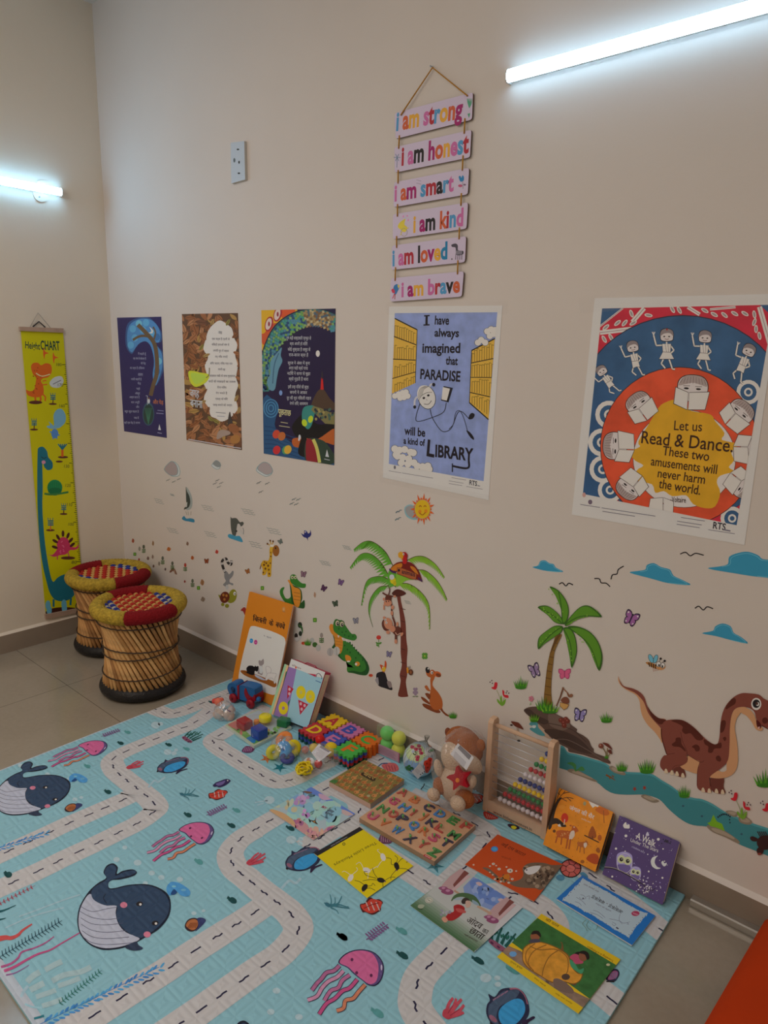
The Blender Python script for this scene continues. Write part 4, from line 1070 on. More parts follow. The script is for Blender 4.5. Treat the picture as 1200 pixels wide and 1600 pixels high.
TL = ['तुम बड़ी शब्दावली प्रभूत से', 'क्या अपनी हो मिली', 'कोई शुक्रता है शमूह से', 'राज-काज क्या हैं', 'सूरज ने अंबर में बुना', 'अन्य कही क्यों पाया', 'नदियों ने सागर से बुझा', 'क्यों मुड़ती हैं धारा', 'इसी तरह पिंजरे की बुद्ध', 'सपनों ने आकर', 'दूर की धूप निकली राहत', 'रंगने लिए आसमान']
for t, y, x0, x1 in zip(TL, (222,250,278,305,345,370,397,424,463,490,518,545),(908,925,915,920,915,920,912,920,916,925,910,925),(1030,1012,1026,1016,1024,1014,1026,1016,1018,1010,1030,1014)):
    A.text(t, (x0, y),(x1, y+2),(150,146,152), hp=19)
A.text('पूछताछ', (868,592),(930,600),(168,160,110), hp=26, off=.02)
A.line([(880,630),(915,636)],4,(130,120,90)); A.line([(872,648),(925,656)],4,(130,120,90)); A.poly([(1100,800),(1108,765),(1118,803)], W1); A.line([(1095,812),(1122,818)],3, W1)
# white border strip around the print
tag(A.build('poster'), 'dark poster with a coiled fish of teal scales and columns of verse', 'poster', 'posters on the back wall')

# --- library poster
Z4 = (590,460,4.848)
A = sheet(Z4,[(88,92),(945,84),(840,1558),(40,1388)],(160,152,164))
A.quad = [(130,142),(907,135),(803,1415),(85,1284)]
A.poly(A.quad, (104,112,146), noise=.13, nscale=26.0)
SH = (168,126,48)
A.poly([(130,182),(300,268),(285,672),(108,752)], SH); A.poly([(888,335),(712,425),(695,820),(840,948)], SH)
for (x0, y0, x1, y1, w_) in ((130,182,300,268,9),(124,318,292,382,7),(116,490,288,498,7),(110,638,286,588,6),(300,268,285,672,5),(888,335,712,425,9),(876,486,708,520,7),(864,630,702,628,6),(852,776,698,742,7),(840,948,695,820,9),(712,425,695,820,5)):
    A.line([(x0, y0),(x1, y1)], w_, INK)
hh = A.h
for (xa, xb, rows) in ((130,296,[((232,325),(285,378)),((392,488),(405,492)),((545,634),(522,590)),((690,752),(622,674))]),(708,884,[((445,515),(370,490)),((545,622),(520,628)),((650,736),(660,770)),((760,815),(820,940))])):
    for (ta, ba),(tb, bb) in rows:
        k = 9
        for i in range(1, k+1):
            t = i/(k+.5); x = xa+(xb-xa)*t - (16 if xa < 400 else 10); dy = rl.uniform(-14,10)
            A.line([(x, ta+(tb-ta)*t+dy),(x-1, ba+(bb-ba)*t)],3.2,(60,42,20), h=hh+.00004)
            A.line([(x, ta+(tb-ta)*t+dy),(x+(xb-xa)/k*.8, ta+(tb-ta)*t+dy+4)],3.2,(60,42,20), h=hh+.00004)
A.h = hh+.0001
def puff(A, pts, r):
    for x, y in pts: A.ell(x, y, r+3, r+2, INK)
    for x, y in pts: A.ell(x, y, r, r, (164,158,166))
puff(A, [(130,770),(160,755),(190,745),(215,740),(228,770),(170,785),(200,780)],22)
puff(A, [(130,1170),(165,1180),(205,1175),(250,1195),(270,1200),(150,1225),(190,1235),(235,1245),(180,1275),(230,1285),(275,1275),(300,1300),(340,1305),(380,1300),(345,1325),(390,1325),(140,1215)],27)
puff(A, [(760,365),(785,345),(815,365),(830,280),(860,265),(890,270),(880,300),(850,315)],24)
for t, a, b, hp in (('have', (432,226),(540,228),66),('always', (430,318),(615,322),62),('imagined', (338,440),(625,442),72),('that', (515,530),(606,534),62),('PARADISE', (322,638),(625,660),76),('will be', (202,1060),(360,1078),62),('a kind of', (196,1130),(358,1148),50),('L', (370,1220),(428,1232),124),('IBRARY', (436,1228),(722,1262),92)):
    A.text(t, a, b, (22,18,24), hp=hp, off=.028)
A.line([(372,160),(370,232)],17,(22,18,24)); A.line([(352,163),(394,160)],10,(22,18,24)); A.line([(347,232),(394,230)],10,(22,18,24))
A.line([(690,1262),(690,1310),(650,1316),(570,1300)],15,(22,18,24), sm=4); A.line([(566,1280),(566,1345)],8,(22,18,24))
LN = (20,18,24)
A.ell(372,780,68,92, LN, rot=-14); A.ell(372,780,64,88,(160,152,160), rot=-14); A.blob([(310,800),(300,740),(325,695),(375,692),(410,720),(412,745),(370,745),(335,765)],(168,162,168))
for k in range(4): A.line([(308+k*10,790-k*10),(320+k*10,720),(360+k*10,695)],2.5, LN, sm=4)
A.line([(412,742),(375,744),(332,768),(312,802)],3, LN, sm=4)
A.line([(395,700),(405,680),(432,684)],14,(150,144,152), sm=3); A.ell(425,684,12,14, LN); A.line([(300,775),(282,800),(280,850)],14,(150,144,152), sm=3); A.ell(281,853,11,13, LN)
A.ell(350,785,10,8, LN, rot=-20); A.ell(384,765,10,8, LN, rot=-20); A.line([(352,830),(385,832),(408,805)],4, LN, sm=5); A.line([(370,795),(375,802)],3, LN)
A.line([(320,828),(290,930),(310,962),(420,930),(500,890),(520,820)],5, LN, sm=6); A.line([(398,870),(415,935),(470,1020),(510,1040),(560,1010),(605,900),(640,890),(690,940)],5, LN, sm=6); A.line([(540,1020),(575,980),(590,900),(620,880),(650,930),(680,1030)],4, LN, sm=6)
A.poly([(500,695),(570,708),(536,818),(480,803)], LN); A.poly([(494,702),(548,714),(524,805),(484,796)],(164,158,164))
A.blob([(690,945),(695,915),(715,898),(735,910),(722,940)], LN); A.blob([(672,1030),(700,1045),(726,1080),(728,1102),(700,1080)], LN)
A.quad = None
for x0, x1, y in ((85,180,1336),(185,420,1352),(560,670,1388),(540,650,1412),(540,640,1432),(672,795,1455)): A.line([(x0, y),(x1, y+(x1-x0)*.17)],3,(90,84,92))
A.text('RTS', (694,1440),(752,1452),(40,36,44), hp=36, off=.02); A.line([(756,1448),(776,1452)],6,(90,84,92)); A.ell(130,1310,8,14,(80,74,80))
P4 = tag(A.build('poster'), 'pale blue poster with bookshelves and a reading girl about paradise and library', 'poster', 'posters on the back wall')
FILM = film_mat('clear_tape', .035,.2)
def tape(par, z, quads):
    for q in quads:
        t = MB(); slab(t, WB, q, .0032,.0035, FILM, z=z); t.build('tape_strip', par)['label'] = 'clear tape strip'
tape(P4, Z4,[[(60,60),(990,50),(985,150),(70,155)],[(20,1355),(860,1525),(850,1600),(15,1420)]])

# --- read and dance poster
Z5 = (880,450,3.75)
A = sheet(Z5,[(185,60),(1270,34),(1062,1506),(50,1328)],(160,152,164))
A.quad = [(228,120),(1236,98),(1016,1390),(115,1206)]
A.poly(A.quad, (150,30,44), noise=.12, nscale=14.0)
WP = (164,156,154); BL = (40,66,92)
A.poly([(228,120),(350,118),(215,225)], BL); A.poly([(1150,98),(1240,98),(1230,170)], BL)
for a, b, w_ in (((350,118),(215,225),10),((475,118),(405,200),26),((215,262),(400,240),26),((730,112),(800,155),22),((860,125),(1010,112),14),((1150,110),(1215,340),30)):
    A.line([a, b], w_, WP); A.line([a, b],3,(110,70,80))
for x, y, r in ((400,150,70),(318,205,-40),(360,205,-50),(410,205,-30),(250,230,-40),(240,300,60),(280,290,60),(640,125,60),(680,130,60),(500,160,10),(830,132,30),(885,155,30),(945,158,40),(1005,150,30),(1065,150,30),(1120,155,80),(1120,200,110),(1130,240,90),(1150,280,80)):
    A.ell(x, y, 24,11, WP, rot=r); A.ell(x, y, 17,6,(120,108,104), rot=r)
def arcpts(cx, cy, rx, ry, n=48): return [(cx+rx*math.cos(2*PI*i/n), cy+ry*math.sin(2*PI*i/n)) for i in range(n)]
A.poly(arcpts(700,760,640,602),(36,30,40)); A.poly(arcpts(700,762,636,598), BL, noise=.22, nscale=12.0)
A.poly([(100,560),(200,420),(300,520),(300,1300),(100,1260)],(38,64,92), noise=.2, nscale=12.0)
def tgt(x, y, r):
    for q, c in ((1, WP),(.68, BL),(.36, WP),(.2, BL)): A.ell(x, y, r*q*.98, r*q, c)
for x, y, r in ((268,742,82),(226,905,82),(232,1062,80),(275,1184,74),(1085,610,72),(990,1350,70)): tgt(x, y, r)
A.poly(arcpts(680,930,464,468),(40,28,30)); A.poly(arcpts(680,930,460,464),(164,58,34), noise=.25, nscale=9.0)
A.poly(arcpts(710,1000,302,288),(60,40,36)); A.poly(arcpts(710,1000,299,285),(164,152,146))
A.blob([(392,960),(450,930),(440,900),(500,800),(560,700),(600,670),(660,655),(720,690),(750,720),(860,740),(890,780),(945,850),(930,890),(1025,915),(985,960),(1000,1010),(970,1050),(1000,1075),(920,1100),(900,1140),(920,1200),(890,1280),(830,1290),(760,1265),(720,1215),(640,1220),(590,1190),(540,1200),(520,1150),(440,1130),(430,1070),(470,1040),(420,1010)],(178,118,26), n=3, noise=.1, nscale=14.0)
def reader(cx, cy, a, s=1.0):
    ca, sa = math.cos(math.radians(a)), math.sin(math.radians(a))
    def q(x, y): return (cx+(x*ca-y*sa)*s, cy+(x*sa+y*ca)*s)
    A.blob([q(-88,10), q(-92,-50), q(-60,-88), q(0,-100), q(62,-88), q(92,-45), q(88,10), q(50,60), q(-50,60)],(44,30,28)); A.blob([q(-84,10), q(-86,-50), q(-56,-84), q(0,-95), q(58,-84), q(86,-44), q(84,10), q(46,56), q(-46,56)],(160,148,142))
    A.blob([q(-86,-30), q(-56,-84), q(0,-95), q(58,-84), q(86,-34), q(40,-42), q(0,-50), q(-40,-40)],(128,112,106))
    for k in range(-4,5): A.line([q(k*16,-88+abs(k)*4), q(k*19,-44)],2,(70,54,52))
    for x in (-38,34): A.ell(*q(x, -14),15*s, 6*s, INK, rot=a); A.line([q(x-20,-28), q(x+20,-30)],3,(60,44,44))
    A.poly([q(-104,-20), q(-24,8), q(-24,116), q(-110,84)],(50,34,32)); A.poly([q(104,-4), q(-20,8), q(-20,116), q(84,108)],(50,34,32))
    A.poly([q(-101,-15), q(-26,11), q(-26,112), q(-106,81)], WP); A.poly([q(100,0), q(-18,11), q(-18,112), q(81,105)], WP)
reader(758,604,4,.98); reader(452,690,-36,.82); reader(318,925,-88,.88); reader(392,1160,-140,.8); reader(570,1310,180,.72); reader(1030,740,42,.86); reader(1090,950,92,.82); reader(1040,1150,128,.78)
def dancer(cx, cy, s, a, skirt=False, flip=1):
    ca, sa = math.cos(math.radians(a)), math.sin(math.radians(a))
    def q(x, y): return (cx+(flip*x*ca-y*sa)*s, cy+(flip*x*sa+y*ca)*s)
    def limb(*p): A.line([q(*k) for k in p],13*s, INK); A.line([q(*k) for k in p],9*s, WP)
    limb((-14,60),(-32,100),(-8,128)); limb((10,60),(24,100),(34,132),(50,134)); limb((-20,-10),(-62,-8),(-78,-70)); limb((22,-10),(44,20),(18,44))
    for k in (-1,0,1): A.line([q(-78,-70), q(-78+k*9,-90)],4*s, WP)
    b = [(-26,-18),(26,-18),(22,30),(44,72),(-44,72),(-22,30)] if skirt else [(-24,-18),(26,-18),(22,40),(26,74),(2,70),(-22,76),(-22,40)]
    A.poly([q(x*1.08, y*1.04) for x, y in b], INK); A.poly([q(*p) for p in b], WP)
    A.line([q(-22,30), q(22,32)],3*s, (90,80,84)); A.line([q(-10,-18), q(0,30)],2*s, (90,80,84)); A.line([q(8,-18), q(12,30)],2*s, (90,80,84))
    A.line([q(0,-36), q(0,-16)],9*s, WP)
    A.blob([q(-40,-62), q(-34,-100), q(0,-112), q(36,-98), q(42,-60), q(30,-34), q(-28,-34)], INK); A.blob([q(-36,-62), q(-30,-96), q(0,-107), q(32,-94), q(38,-60), q(28,-38), q(-26,-38)],(158,146,140))
    A.blob([q(-38,-66), q(-30,-98), q(0,-109), q(34,-96), q(40,-64), q(20,-82), q(-14,-80)],(104,92,90))
    for x in (-14,15): A.ell(*q(x, -62),6*s, 4*s, INK)
    A.line([q(-12,-48), q(2,-44), q(14,-48)],3*s, (90,40,40))
dancer(252,530,.78,-32); dancer(416,402,.86,-10); dancer(606,345,.98,0, True); dancer(826,352,.95,4, True); dancer(1062,425,.95,24)
A.ell(608,243,5,6,(120,30,30))
for t, a, b, hp in (('Let us', (648,832),(812,840),56),('Read & Dance.', (456,908),(992,962),72),('These two', (580,978),(852,1014),54),('amusements will', (512,1038),(898,1090),52),('never harm', (552,1108),(828,1148),52),('the world.', (558,1170),(800,1212),54),('-Voltaire', (628,1252),(718,1258),30)):
    A.text(t, a, b, (44,24,16), hp=hp, off=.008)
A.quad = None
for x0, x1, y in ((100,215,1268),(225,540,1288),(230,420,1308),(690,830,1344),(668,812,1366),(665,800,1384),(850,1005,1416)): A.line([(x0, y),(x1, y+(x1-x0)*.155)],3.5,(84,78,88))
A.text('RTS', (876,1408),(950,1420),(36,32,40), hp=40, off=.02); A.line([(940,1416),(980,1424)],8,(90,84,92)); A.ell(158,1254,12,14,(84,70,80)); A.ell(122,1212,10,14,(150,110,100))
P5 = tag(A.build('poster'), 'red and blue poster of reading and dancing children, rightmost on the wall', 'poster', 'posters on the back wall')
tape(P5, Z5,[[(90,58),(640,40),(640,105),(95,150)],[(640,40),(1275,20),(1270,80),(640,105)]])

# ------------------------------------------------------------ hanging sign of six plaques
ZN = (590,90,4.104)
PQ = [([(110,355),(612,222),(605,398),(115,522)], 'i am strong', (118,467),(542,384),112, 'bl or ye pk rd bl ye or mg'),([(108,575),(602,462),(592,640),(110,738)], 'i am honest', (152,690),(583,606),118, 'rd pk bk mg or ye pk bl rd'),
      ([(105,800),(587,706),(578,877),(102,960)], 'i am smart', (108,920),(487,852),98, 'pk or mg bl rd bk bl pk'),([(98,1005),(580,928),(570,1097),(98,1165)], 'i am kind', (228,1120),(548,1075),108, 'ye mg bk or rd bl pk'),
      ([(92,1205),(568,1145),(560,1312),(88,1362)], 'i am loved', (95,1335),(447,1288),104, 'bl pk rd bk or mg ye te'),([(85,1415),(553,1370),(540,1533),(80,1565)], 'i am brave', (152,1533),(527,1502),96, 'pk mg ye pk rd bl bk or')]
CC = dict(bl=(56,104,132), or_=(148,64,34), ye=(166,116,38), pk=(144,72,108), rd=(126,26,34), mg=(116,18,68), bk=INK, te=(24,88,116)); CC['or'] = CC['or_']
pk0 = WB.at(590+355/4.104,90+62/4.104)
sg = empty('hanging_sign', pk0, 'hanging sign of six lilac plaques with colourful words on gold cord', 'sign')
EDGE = mat((70,48,34), 'B')
def rquad(q, r=.045):
    out = []
    for i in range(4):
        p, a, b = q[i], q[i-1], q[(i+1) % 4]
        la, lb = math.dist(p, a), math.dist(p, b); d = r*500
        for t in (1,.35): out.append((p[0]+(a[0]-p[0])*min(.5, d*t/la)+(b[0]-p[0])*(d*.12*(1-t)/lb), p[1]+(a[1]-p[1])*min(.5, d*t/la)+(b[1]-p[1])*(d*.12*(1-t)/lb)))
        for t in (.35,1): out.append((p[0]+(b[0]-p[0])*min(.5, d*t/lb)+(a[0]-p[0])*(d*.12*(1-t)/la), p[1]+(b[1]-p[1])*min(.5, d*t/lb)+(a[1]-p[1])*(d*.12*(1-t)/la)))
    return out
def motif(A, i):
    if i == 0:
        for k in range(5): A.blob([(588,325),(576+k*6,290),(574+k*8,258),(584+k*5,290)],(60,112,84))
        A.poly([(576,360),(594,356),(586,388)],(60,112,84))
    if i == 1:
        for k in range(6): A.line([(125,640),(125+22*math.cos(k*1.05),640+26*math.sin(k*1.05))],4,(84,96,110))
        A.line([(125,640),(123,705)],3,(84,96,110))
    if i == 2:
        A.blob([(520,765),(530,758),(537,770),(545,754),(554,768),(550,790),(530,794)],(30,90,124)); A.ell(530,822,14,9,(140,60,84)); A.ell(558,815,8,6,(90,70,84)); A.line([(545,795),(548,842)],2,(60,70,60))
        for k in range(8): A.ell(252+(k % 4)*8,785+(k//4)*12+k*2,2,2.4,(80,70,80))
    if i == 3:
        A.blob([(140,1060),(165,1040),(178,1035),(172,1070),(190,1090),(175,1120),(150,1105),(130,1085)],(176,142,44)); A.ring(170,1120,20,26,3,(120,108,90)); A.line([(145,1140),(160,1110),(200,1090)],4,(176,142,44))
        for x, y in ((165,1018),(190,1015),(196,1042)): A.ell(x, y, 4,6,(164,86,126))
    if i == 4:
        A.blob([(474,1200),(500,1192),(514,1205),(516,1235),(548,1240),(546,1262),(505,1265),(500,1220),(478,1214)],(54,48,54))
        for k in range(4): A.line([(502+k*13,1255),(500+k*13,1296)],4,(54,48,54))
        for k in range(5): A.line([(506+k*8,1238),(504+k*8,1262)],2.5,(150,138,146))
        A.ell(476,1292,4,5, INK)
    if i == 5:
        A.blob([(100,1500),(105,1465),(125,1452),(140,1470),(128,1500),(115,1520)],(40,84,120)); A.blob([(88,1490),(102,1482),(112,1505),(98,1510)],(150,40,60)); A.line([(108,1515),(96,1545)],5,(150,40,60)); A.line([(112,1515),(110,1550)],5,(120,50,40)); A.blob([(128,1458),(140,1462),(134,1480)],(180,140,50))
for i, (q, t, a, b, hp, cs) in enumerate(PQ):
    A = Art(WB, .0092, 'B', .45, z=ZN)
    slab(A, WB, rquad(q),.004,.009, mat((150,134,144), 'B', .45), EDGE, z=ZN)
    A.text(t, a, b, INK, hp=hp, off=.035, cols=[CC[k] for k in cs.split()])
    motif(A, i)
    A.build('plaque', sg)['label'] = 'lilac plaque reading ' + t
GOLD = mat((126,84,26), 'B', .6)
def PN(x, y, h=.0105): return WB.at(590+x/4.104,90+y/4.104, h)
MB().tube([PN(150,368), PN(150,366,.012), PN(352,64,.008), PN(575,244,.012), PN(575,246)],.0022, GOLD, 6).build('cord', sg)
for a, b in (((140,500),(135,585)),((560,390),(555,488)),((132,722),(131,808)),((548,628),(543,725)),((128,940),(127,1020)),((537,870),(534,950)),((122,1145),(122,1220)),((525,1090),(522,1165)),((115,1345),(112,1432)),((515,1300),(512,1390))):
    MB().tube([PN(a[0], a[1],.0095), PN((a[0]+b[0])/2,(a[1]+b[1])/2,.0115), PN(b[0], b[1],.0095)],.0024, GOLD, 6).build('cord_link', sg)
c = PN(355,62,0)
MB().tube([c, c+Vector((0,-.014,0))],.002, mat((120,120,120), 'B', .3, metal=.8),8).build('nail', sg)

# ------------------------------------------------------------ wall socket, junction cover
ZK = (350,210,20.0)
so = empty('wall_socket', WB.at(372,252), 'small white socket plate alone on the wall, upper left', 'socket')
m = MB(); slab(m, WB, [(205,262),(632,205),(660,1408),(228,1530)],0,.012, mat((138,140,142), 'B', .35), mat((134,126,116), 'B', .4), z=ZK); m.build('plate', so)
for x, y, rx, ry, nm in ((435,470,40,26, 'screw'),(465,1215,42,26, 'screw'),(470,870,26,48, 'pin_hole'),(322,808,34,70, 'switch_dot')):
    A = Art(WB, .0122, 'B', .4, z=ZK); A.ell(x, y, rx, ry, (30,32,34) if nm != 'switch_dot' else (70,74,74)); A.build(nm, so)
ZJ = (0,200,5.4545)
A = Art(WA, 0, 'A', .5, z=ZJ)
pts = [(358+78*math.cos(2*PI*i/32),537+94*math.sin(2*PI*i/32)) for i in range(32)]
slab(A, WA, pts, 0,.004, WALLA, z=ZJ); A.h = .0042; A.ell(336,588,8,8,(96,92,84))
tag(A.build('junction_box_cover'), 'round painted cover plate behind the end of the left tube light', 'cover plate')

# ------------------------------------------------------------ height chart on the left wall
ZH = (0,480,3.2)
hc = empty('height_chart', WA.at(70,960), 'yellow dinosaur height chart hanging on the left wall', 'height chart')
WOOD = mat((116,92,76), 'A', .55, noise=.1, nscale=30.0)
m = MB(); slab(m, WA, [(98,97),(318,106),(318,128),(101,118)],.001,.014, WOOD, z=ZH); m.build('top_rail', hc)
m = MB(); slab(m, WA, [(226,1537),(428,1500),(430,1520),(229,1560)],.001,.014, WOOD, z=ZH); m.build('bottom_rail', hc)
m = MB(); m.tube([WA.at(150/3.2,480+100/3.2,.008), WA.at(190/3.2,480+28/3.2,.006), WA.at(252/3.2,480+103/3.2,.008)],.0012, mat((96,84,74), 'A'),6); m.build('string', hc)
m = MB(); m.tube([WA.at(165/3.2,480+97/3.2,.006), WA.at(195/3.2,480+72/3.2,.006), WA.at(226/3.2,480+100/3.2,.006)],.003, mat((30,26,26), 'A'),6); m.build('black_bend', hc)['label'] = 'black bent shape under the string'  # black inverted V between the string and the top rail
A = Sheet(WA, .005, 'A', .5, z=ZH)
CH = [(104,118),(316,128),(422,1512),(229,1540)]
slab(A, WA, CH, .004,.005, mat((140,130,4), 'A', .5), z=ZH); A.quad = CH
OR, BLU, TE, GR, PKK, BRN = (150,66,18),(62,96,150),(20,74,84),(22,92,52),(140,36,62),(62,30,22)
A.text('Height', (126,204),(200,212),(20,44,34), hp=34, off=.02); A.text('CHART', (204,212),(300,215),(20,44,34), hp=46, off=.025)
for x, y in ((222,230),(270,252)): A.blob([(x-4, y-26),(x+4, y-8),(x+22, y),(x+4, y+6),(x, y+30),(x-6, y+4)],(170,60,22))
A.blob([(155,300),(165,280),(190,278),(205,290),(230,280),(255,290),(258,325),(240,350),(215,356),(205,370),(215,390),(218,430),(200,448),(170,450),(140,440),(128,412),(150,420),(170,412),(178,380),(180,350),(165,335)], OR)
A.line([(180,330),(210,345),(250,335)],5,(170,150,100), sm=4); A.line([(200,440),(205,462),(196,478)],9, OR); A.line([(175,445),(178,470)],9, OR); A.line([(210,430),(228,450),(225,470)],7, OR); A.line([(212,370),(232,366)],6, OR); A.line([(214,388),(236,386)],6, OR)
for k in range(16): A.ell(160+rl.random()*50,300+rl.random()*140,3,3,(120,46,14))
A.ell(178,476,34,9, BRN); A.blob([(248,378),(270,352),(305,345),(318,370),(300,400),(262,400)],(140,138,132)); A.line([(265,385),(305,365)],4,(80,80,84))
def minitree(x, y, s, c=TE, trunk=BRN):
    A.ell(x, y, 20*s, 5*s, BRN); A.line([(x, y),(x+2, y-30*s)],5*s, trunk)
    for k in range(3): A.line([(x-12*s, y-24*s-k*9*s),(x+14*s, y-24*s-k*9*s)],6*s, c)
    for k in range(3): A.line([(x-10*s+k*10*s, y-46*s),(x-12*s+k*12*s, y-56*s)],3*s, c)
minitree(264,484,1); minitree(170,612,1); minitree(318,1034,.95); minitree(252,1115,1.1, TE, (150,66,40)); A.ell(315,750,26,6, BRN); A.line([(312,748),(312,710)],12, OR)
for k in range(5): A.line([(312,712),(290+k*11,684)],6, TE)
A.ell(296,772,18,5, BRN)
A.blob([(270,590),(268,540),(285,512),(310,510),(328,540),(326,575),(305,598),(290,605),(262,608),(240,604),(234,594),(250,590),(244,572),(256,582)],(84,118,156)); A.ell(274,632,18,24,(58,92,148))
for x, y in ((264,660),(286,658),(248,622),(298,640)): A.line([(274,632),(x, y)],6,(58,92,148))
A.blob([(188,730),(192,704),(215,698),(235,720),(242,750),(262,775),(262,805),(240,815),(222,800),(212,775),(214,900),(212,1000),(222,1150),(240,1280),(262,1370),(285,1355),(310,1340),(360,1330),(380,1380),(370,1440),(330,1468),(280,1465),(250,1430),(232,1370),(212,1280),(196,1150),(188,1000),(186,850)], TE, n=4)
A.ell(218,775,10,9,(150,96,110)); A.line([(206,748),(220,756),(232,750)],3, INK, sm=3); A.line([(268,1460),(268,1498)],10, TE); A.line([(355,1455),(352,1490)],10, TE)
A.blob([(228,1540),(232,1520),(270,1504),(330,1500),(390,1505),(425,1512),(425,1540)],(44,18,12))
for x, y in ((240,1490),(246,1515),(320,1485),(322,1505)): A.ell(x, y, 13,24,(70,118,150))
A.ell(274,902,38,40, GR); A.ell(275,918,34,16,(16,74,42)); A.line([(222,932),(250,936),(300,932),(342,924)],10,(40,84,40), sm=3)
for k in range(7): A.line([(246+k*9,868+abs(k-3)*4),(242+k*10,930)],2,(16,74,42))
A.blob([(240,1235),(262,1238),(285,1210),(285,1175),(310,1150),(340,1160),(355,1195),(380,1200),(392,1185),(390,1205),(370,1214),(350,1215),(330,1235),(300,1240),(270,1248)], PKK)
for x, y, r in ((290,1150,-30),(315,1132,0),(340,1142,20),(354,1165,40),(276,1170,-60),(274,1200,-70),(362,1188,50)): A.ell(x, y, 7,16,(50,22,16), rot=r)
for k in range(12): A.ell(295+rl.random()*45,1170+rl.random()*60,3,3,(160,70,90))
A.line([(288,1240),(286,1262)],5, PKK); A.line([(338,1215),(345,1248)],5, PKK); A.ell(340,1254,36,8, BRN)
for k in range(101):
    y = 287 + (1272-287)*k/100.0; x = 330 + (y-287)*.072
    lw = 26 if k % 10 == 0 else (18 if k % 5 == 0 else 13)
    A.line([(x-lw+6, y),(x+6-2, y+.5)],3.4,(40,44,8), h=.0052)
A.h = .0054
for v, y in ((180,290),(170,392),(160,496),(130,798),(120,894),(110,990),(100,1088),(80,1278)): A.text(str(v),(282+(y-287)*.075, y+4),(308+(y-287)*.075, y+5),(60,62,24), hp=15)
A.build('sheet', hc)

# ------------------------------------------------------------ printed foam play mat
MX0, MX1, MY0, MY1 = 1.037,3.022,-1.388,-0.0135
def foam(name, seed_rgb):
    m = bpy.data.materials.new(name); m.use_nodes = True; nt = m.node_tree; b = nt.nodes['Principled BSDF']
    b.inputs['Base Color'].default_value = (*seed_rgb, 1); b.inputs['Roughness'].default_value = .45; b.inputs['Specular IOR Level'].default_value = .2
    tc = nt.nodes.new('ShaderNodeTexCoord'); sp = nt.nodes.new('ShaderNodeSeparateXYZ'); nt.links.new(tc.outputs['Object'], sp.inputs[0])
    def mth(op, a, bb=None):
        n = nt.nodes.new('ShaderNodeMath'); n.operation = op
        for i, v in enumerate((a, bb)):
            if v is None: continue
            if isinstance(v, (int, float)): n.inputs[i].default_value = v
            else: nt.links.new(v, n.inputs[i])
        return n.outputs[0]
    S = .06
    def cell(o): return mth('ABSOLUTE', mth('SUBTRACT', mth('FLOORED_MODULO', o, S), S/2))
    d = mth('DIVIDE', mth('MAXIMUM', cell(sp.outputs['X']), cell(sp.outputs['Y'])), S/2)
    h = mth('SINE', mth('MULTIPLY', d, 10.2))
    bp = nt.nodes.new('ShaderNodeBump'); bp.inputs['Strength'].default_value = .36; bp.inputs['Distance'].default_value = .002
    nt.links.new(h, bp.inputs['Height']); nt.links.new(bp.outputs[0], b.inputs['Normal'])
    return m
_FM = {}
class MatArt(Art):
    off = Vector((0,0,0))
    def P(s, p, h): return s.pl.at(s.z[0]+p[0]/s.z[2], s.z[1]+p[1]/s.z[2], h) + s.off
    def add(s, vs, fs, m, smooth=False):
        # keep the print on the mat
        out = []
        R = [(MX0, MY0),(MX1, MY0),(MX1, MY1),(MX0, MY1)]
        if all(MX0 <= v[0] <= MX1 and MY0 <= v[1] <= MY1 for v in vs): return super().add(vs, fs, m, smooth)
        for f in fs:
            q = clip([(vs[i][0], vs[i][1]) for i in f], R)
            if len(q) > 2: super().add([Vector((x, y, vs[f[0]][2])) for x, y in q],[list(range(len(q)))], m, smooth)
        return s
    def col(s, c, **k):
        if not isinstance(c, (str, tuple)): return c
        if c not in _FM: _FM[c] = foam('foam_print_%d' % len(_FM), albedo(c, 'F'))
        return _FM[c]
A = MatArt(FL, .0003, 'F', .4, step=.00003)
TEAL, ROAD, NAVY = (104,138,143),(146,141,137),(28,26,46)
super(MatArt, A).add([],[], A.col(TEAL))
b_ = MB().box((MX0, MY0,0),(MX1, MY1, MAT_TOP), A.col(TEAL), bev=.002)
Art.add(A, b_.v, b_.f, A.col(TEAL))
A.h = .0002
EDG = (138,142,146)
for lo, hi in (((MX0, MY0),(MX1, MY0+.022)),((MX0, MY0),(MX0+.006, MY1))):
    A.add([Vector((lo[0], lo[1], MAT_TOP+.0002)), Vector((hi[0], lo[1], MAT_TOP+.0002)), Vector((hi[0], hi[1], MAT_TOP+.0002)), Vector((lo[0], hi[1], MAT_TOP+.0002))],[[0,1,2,3]], A.col(EDG))
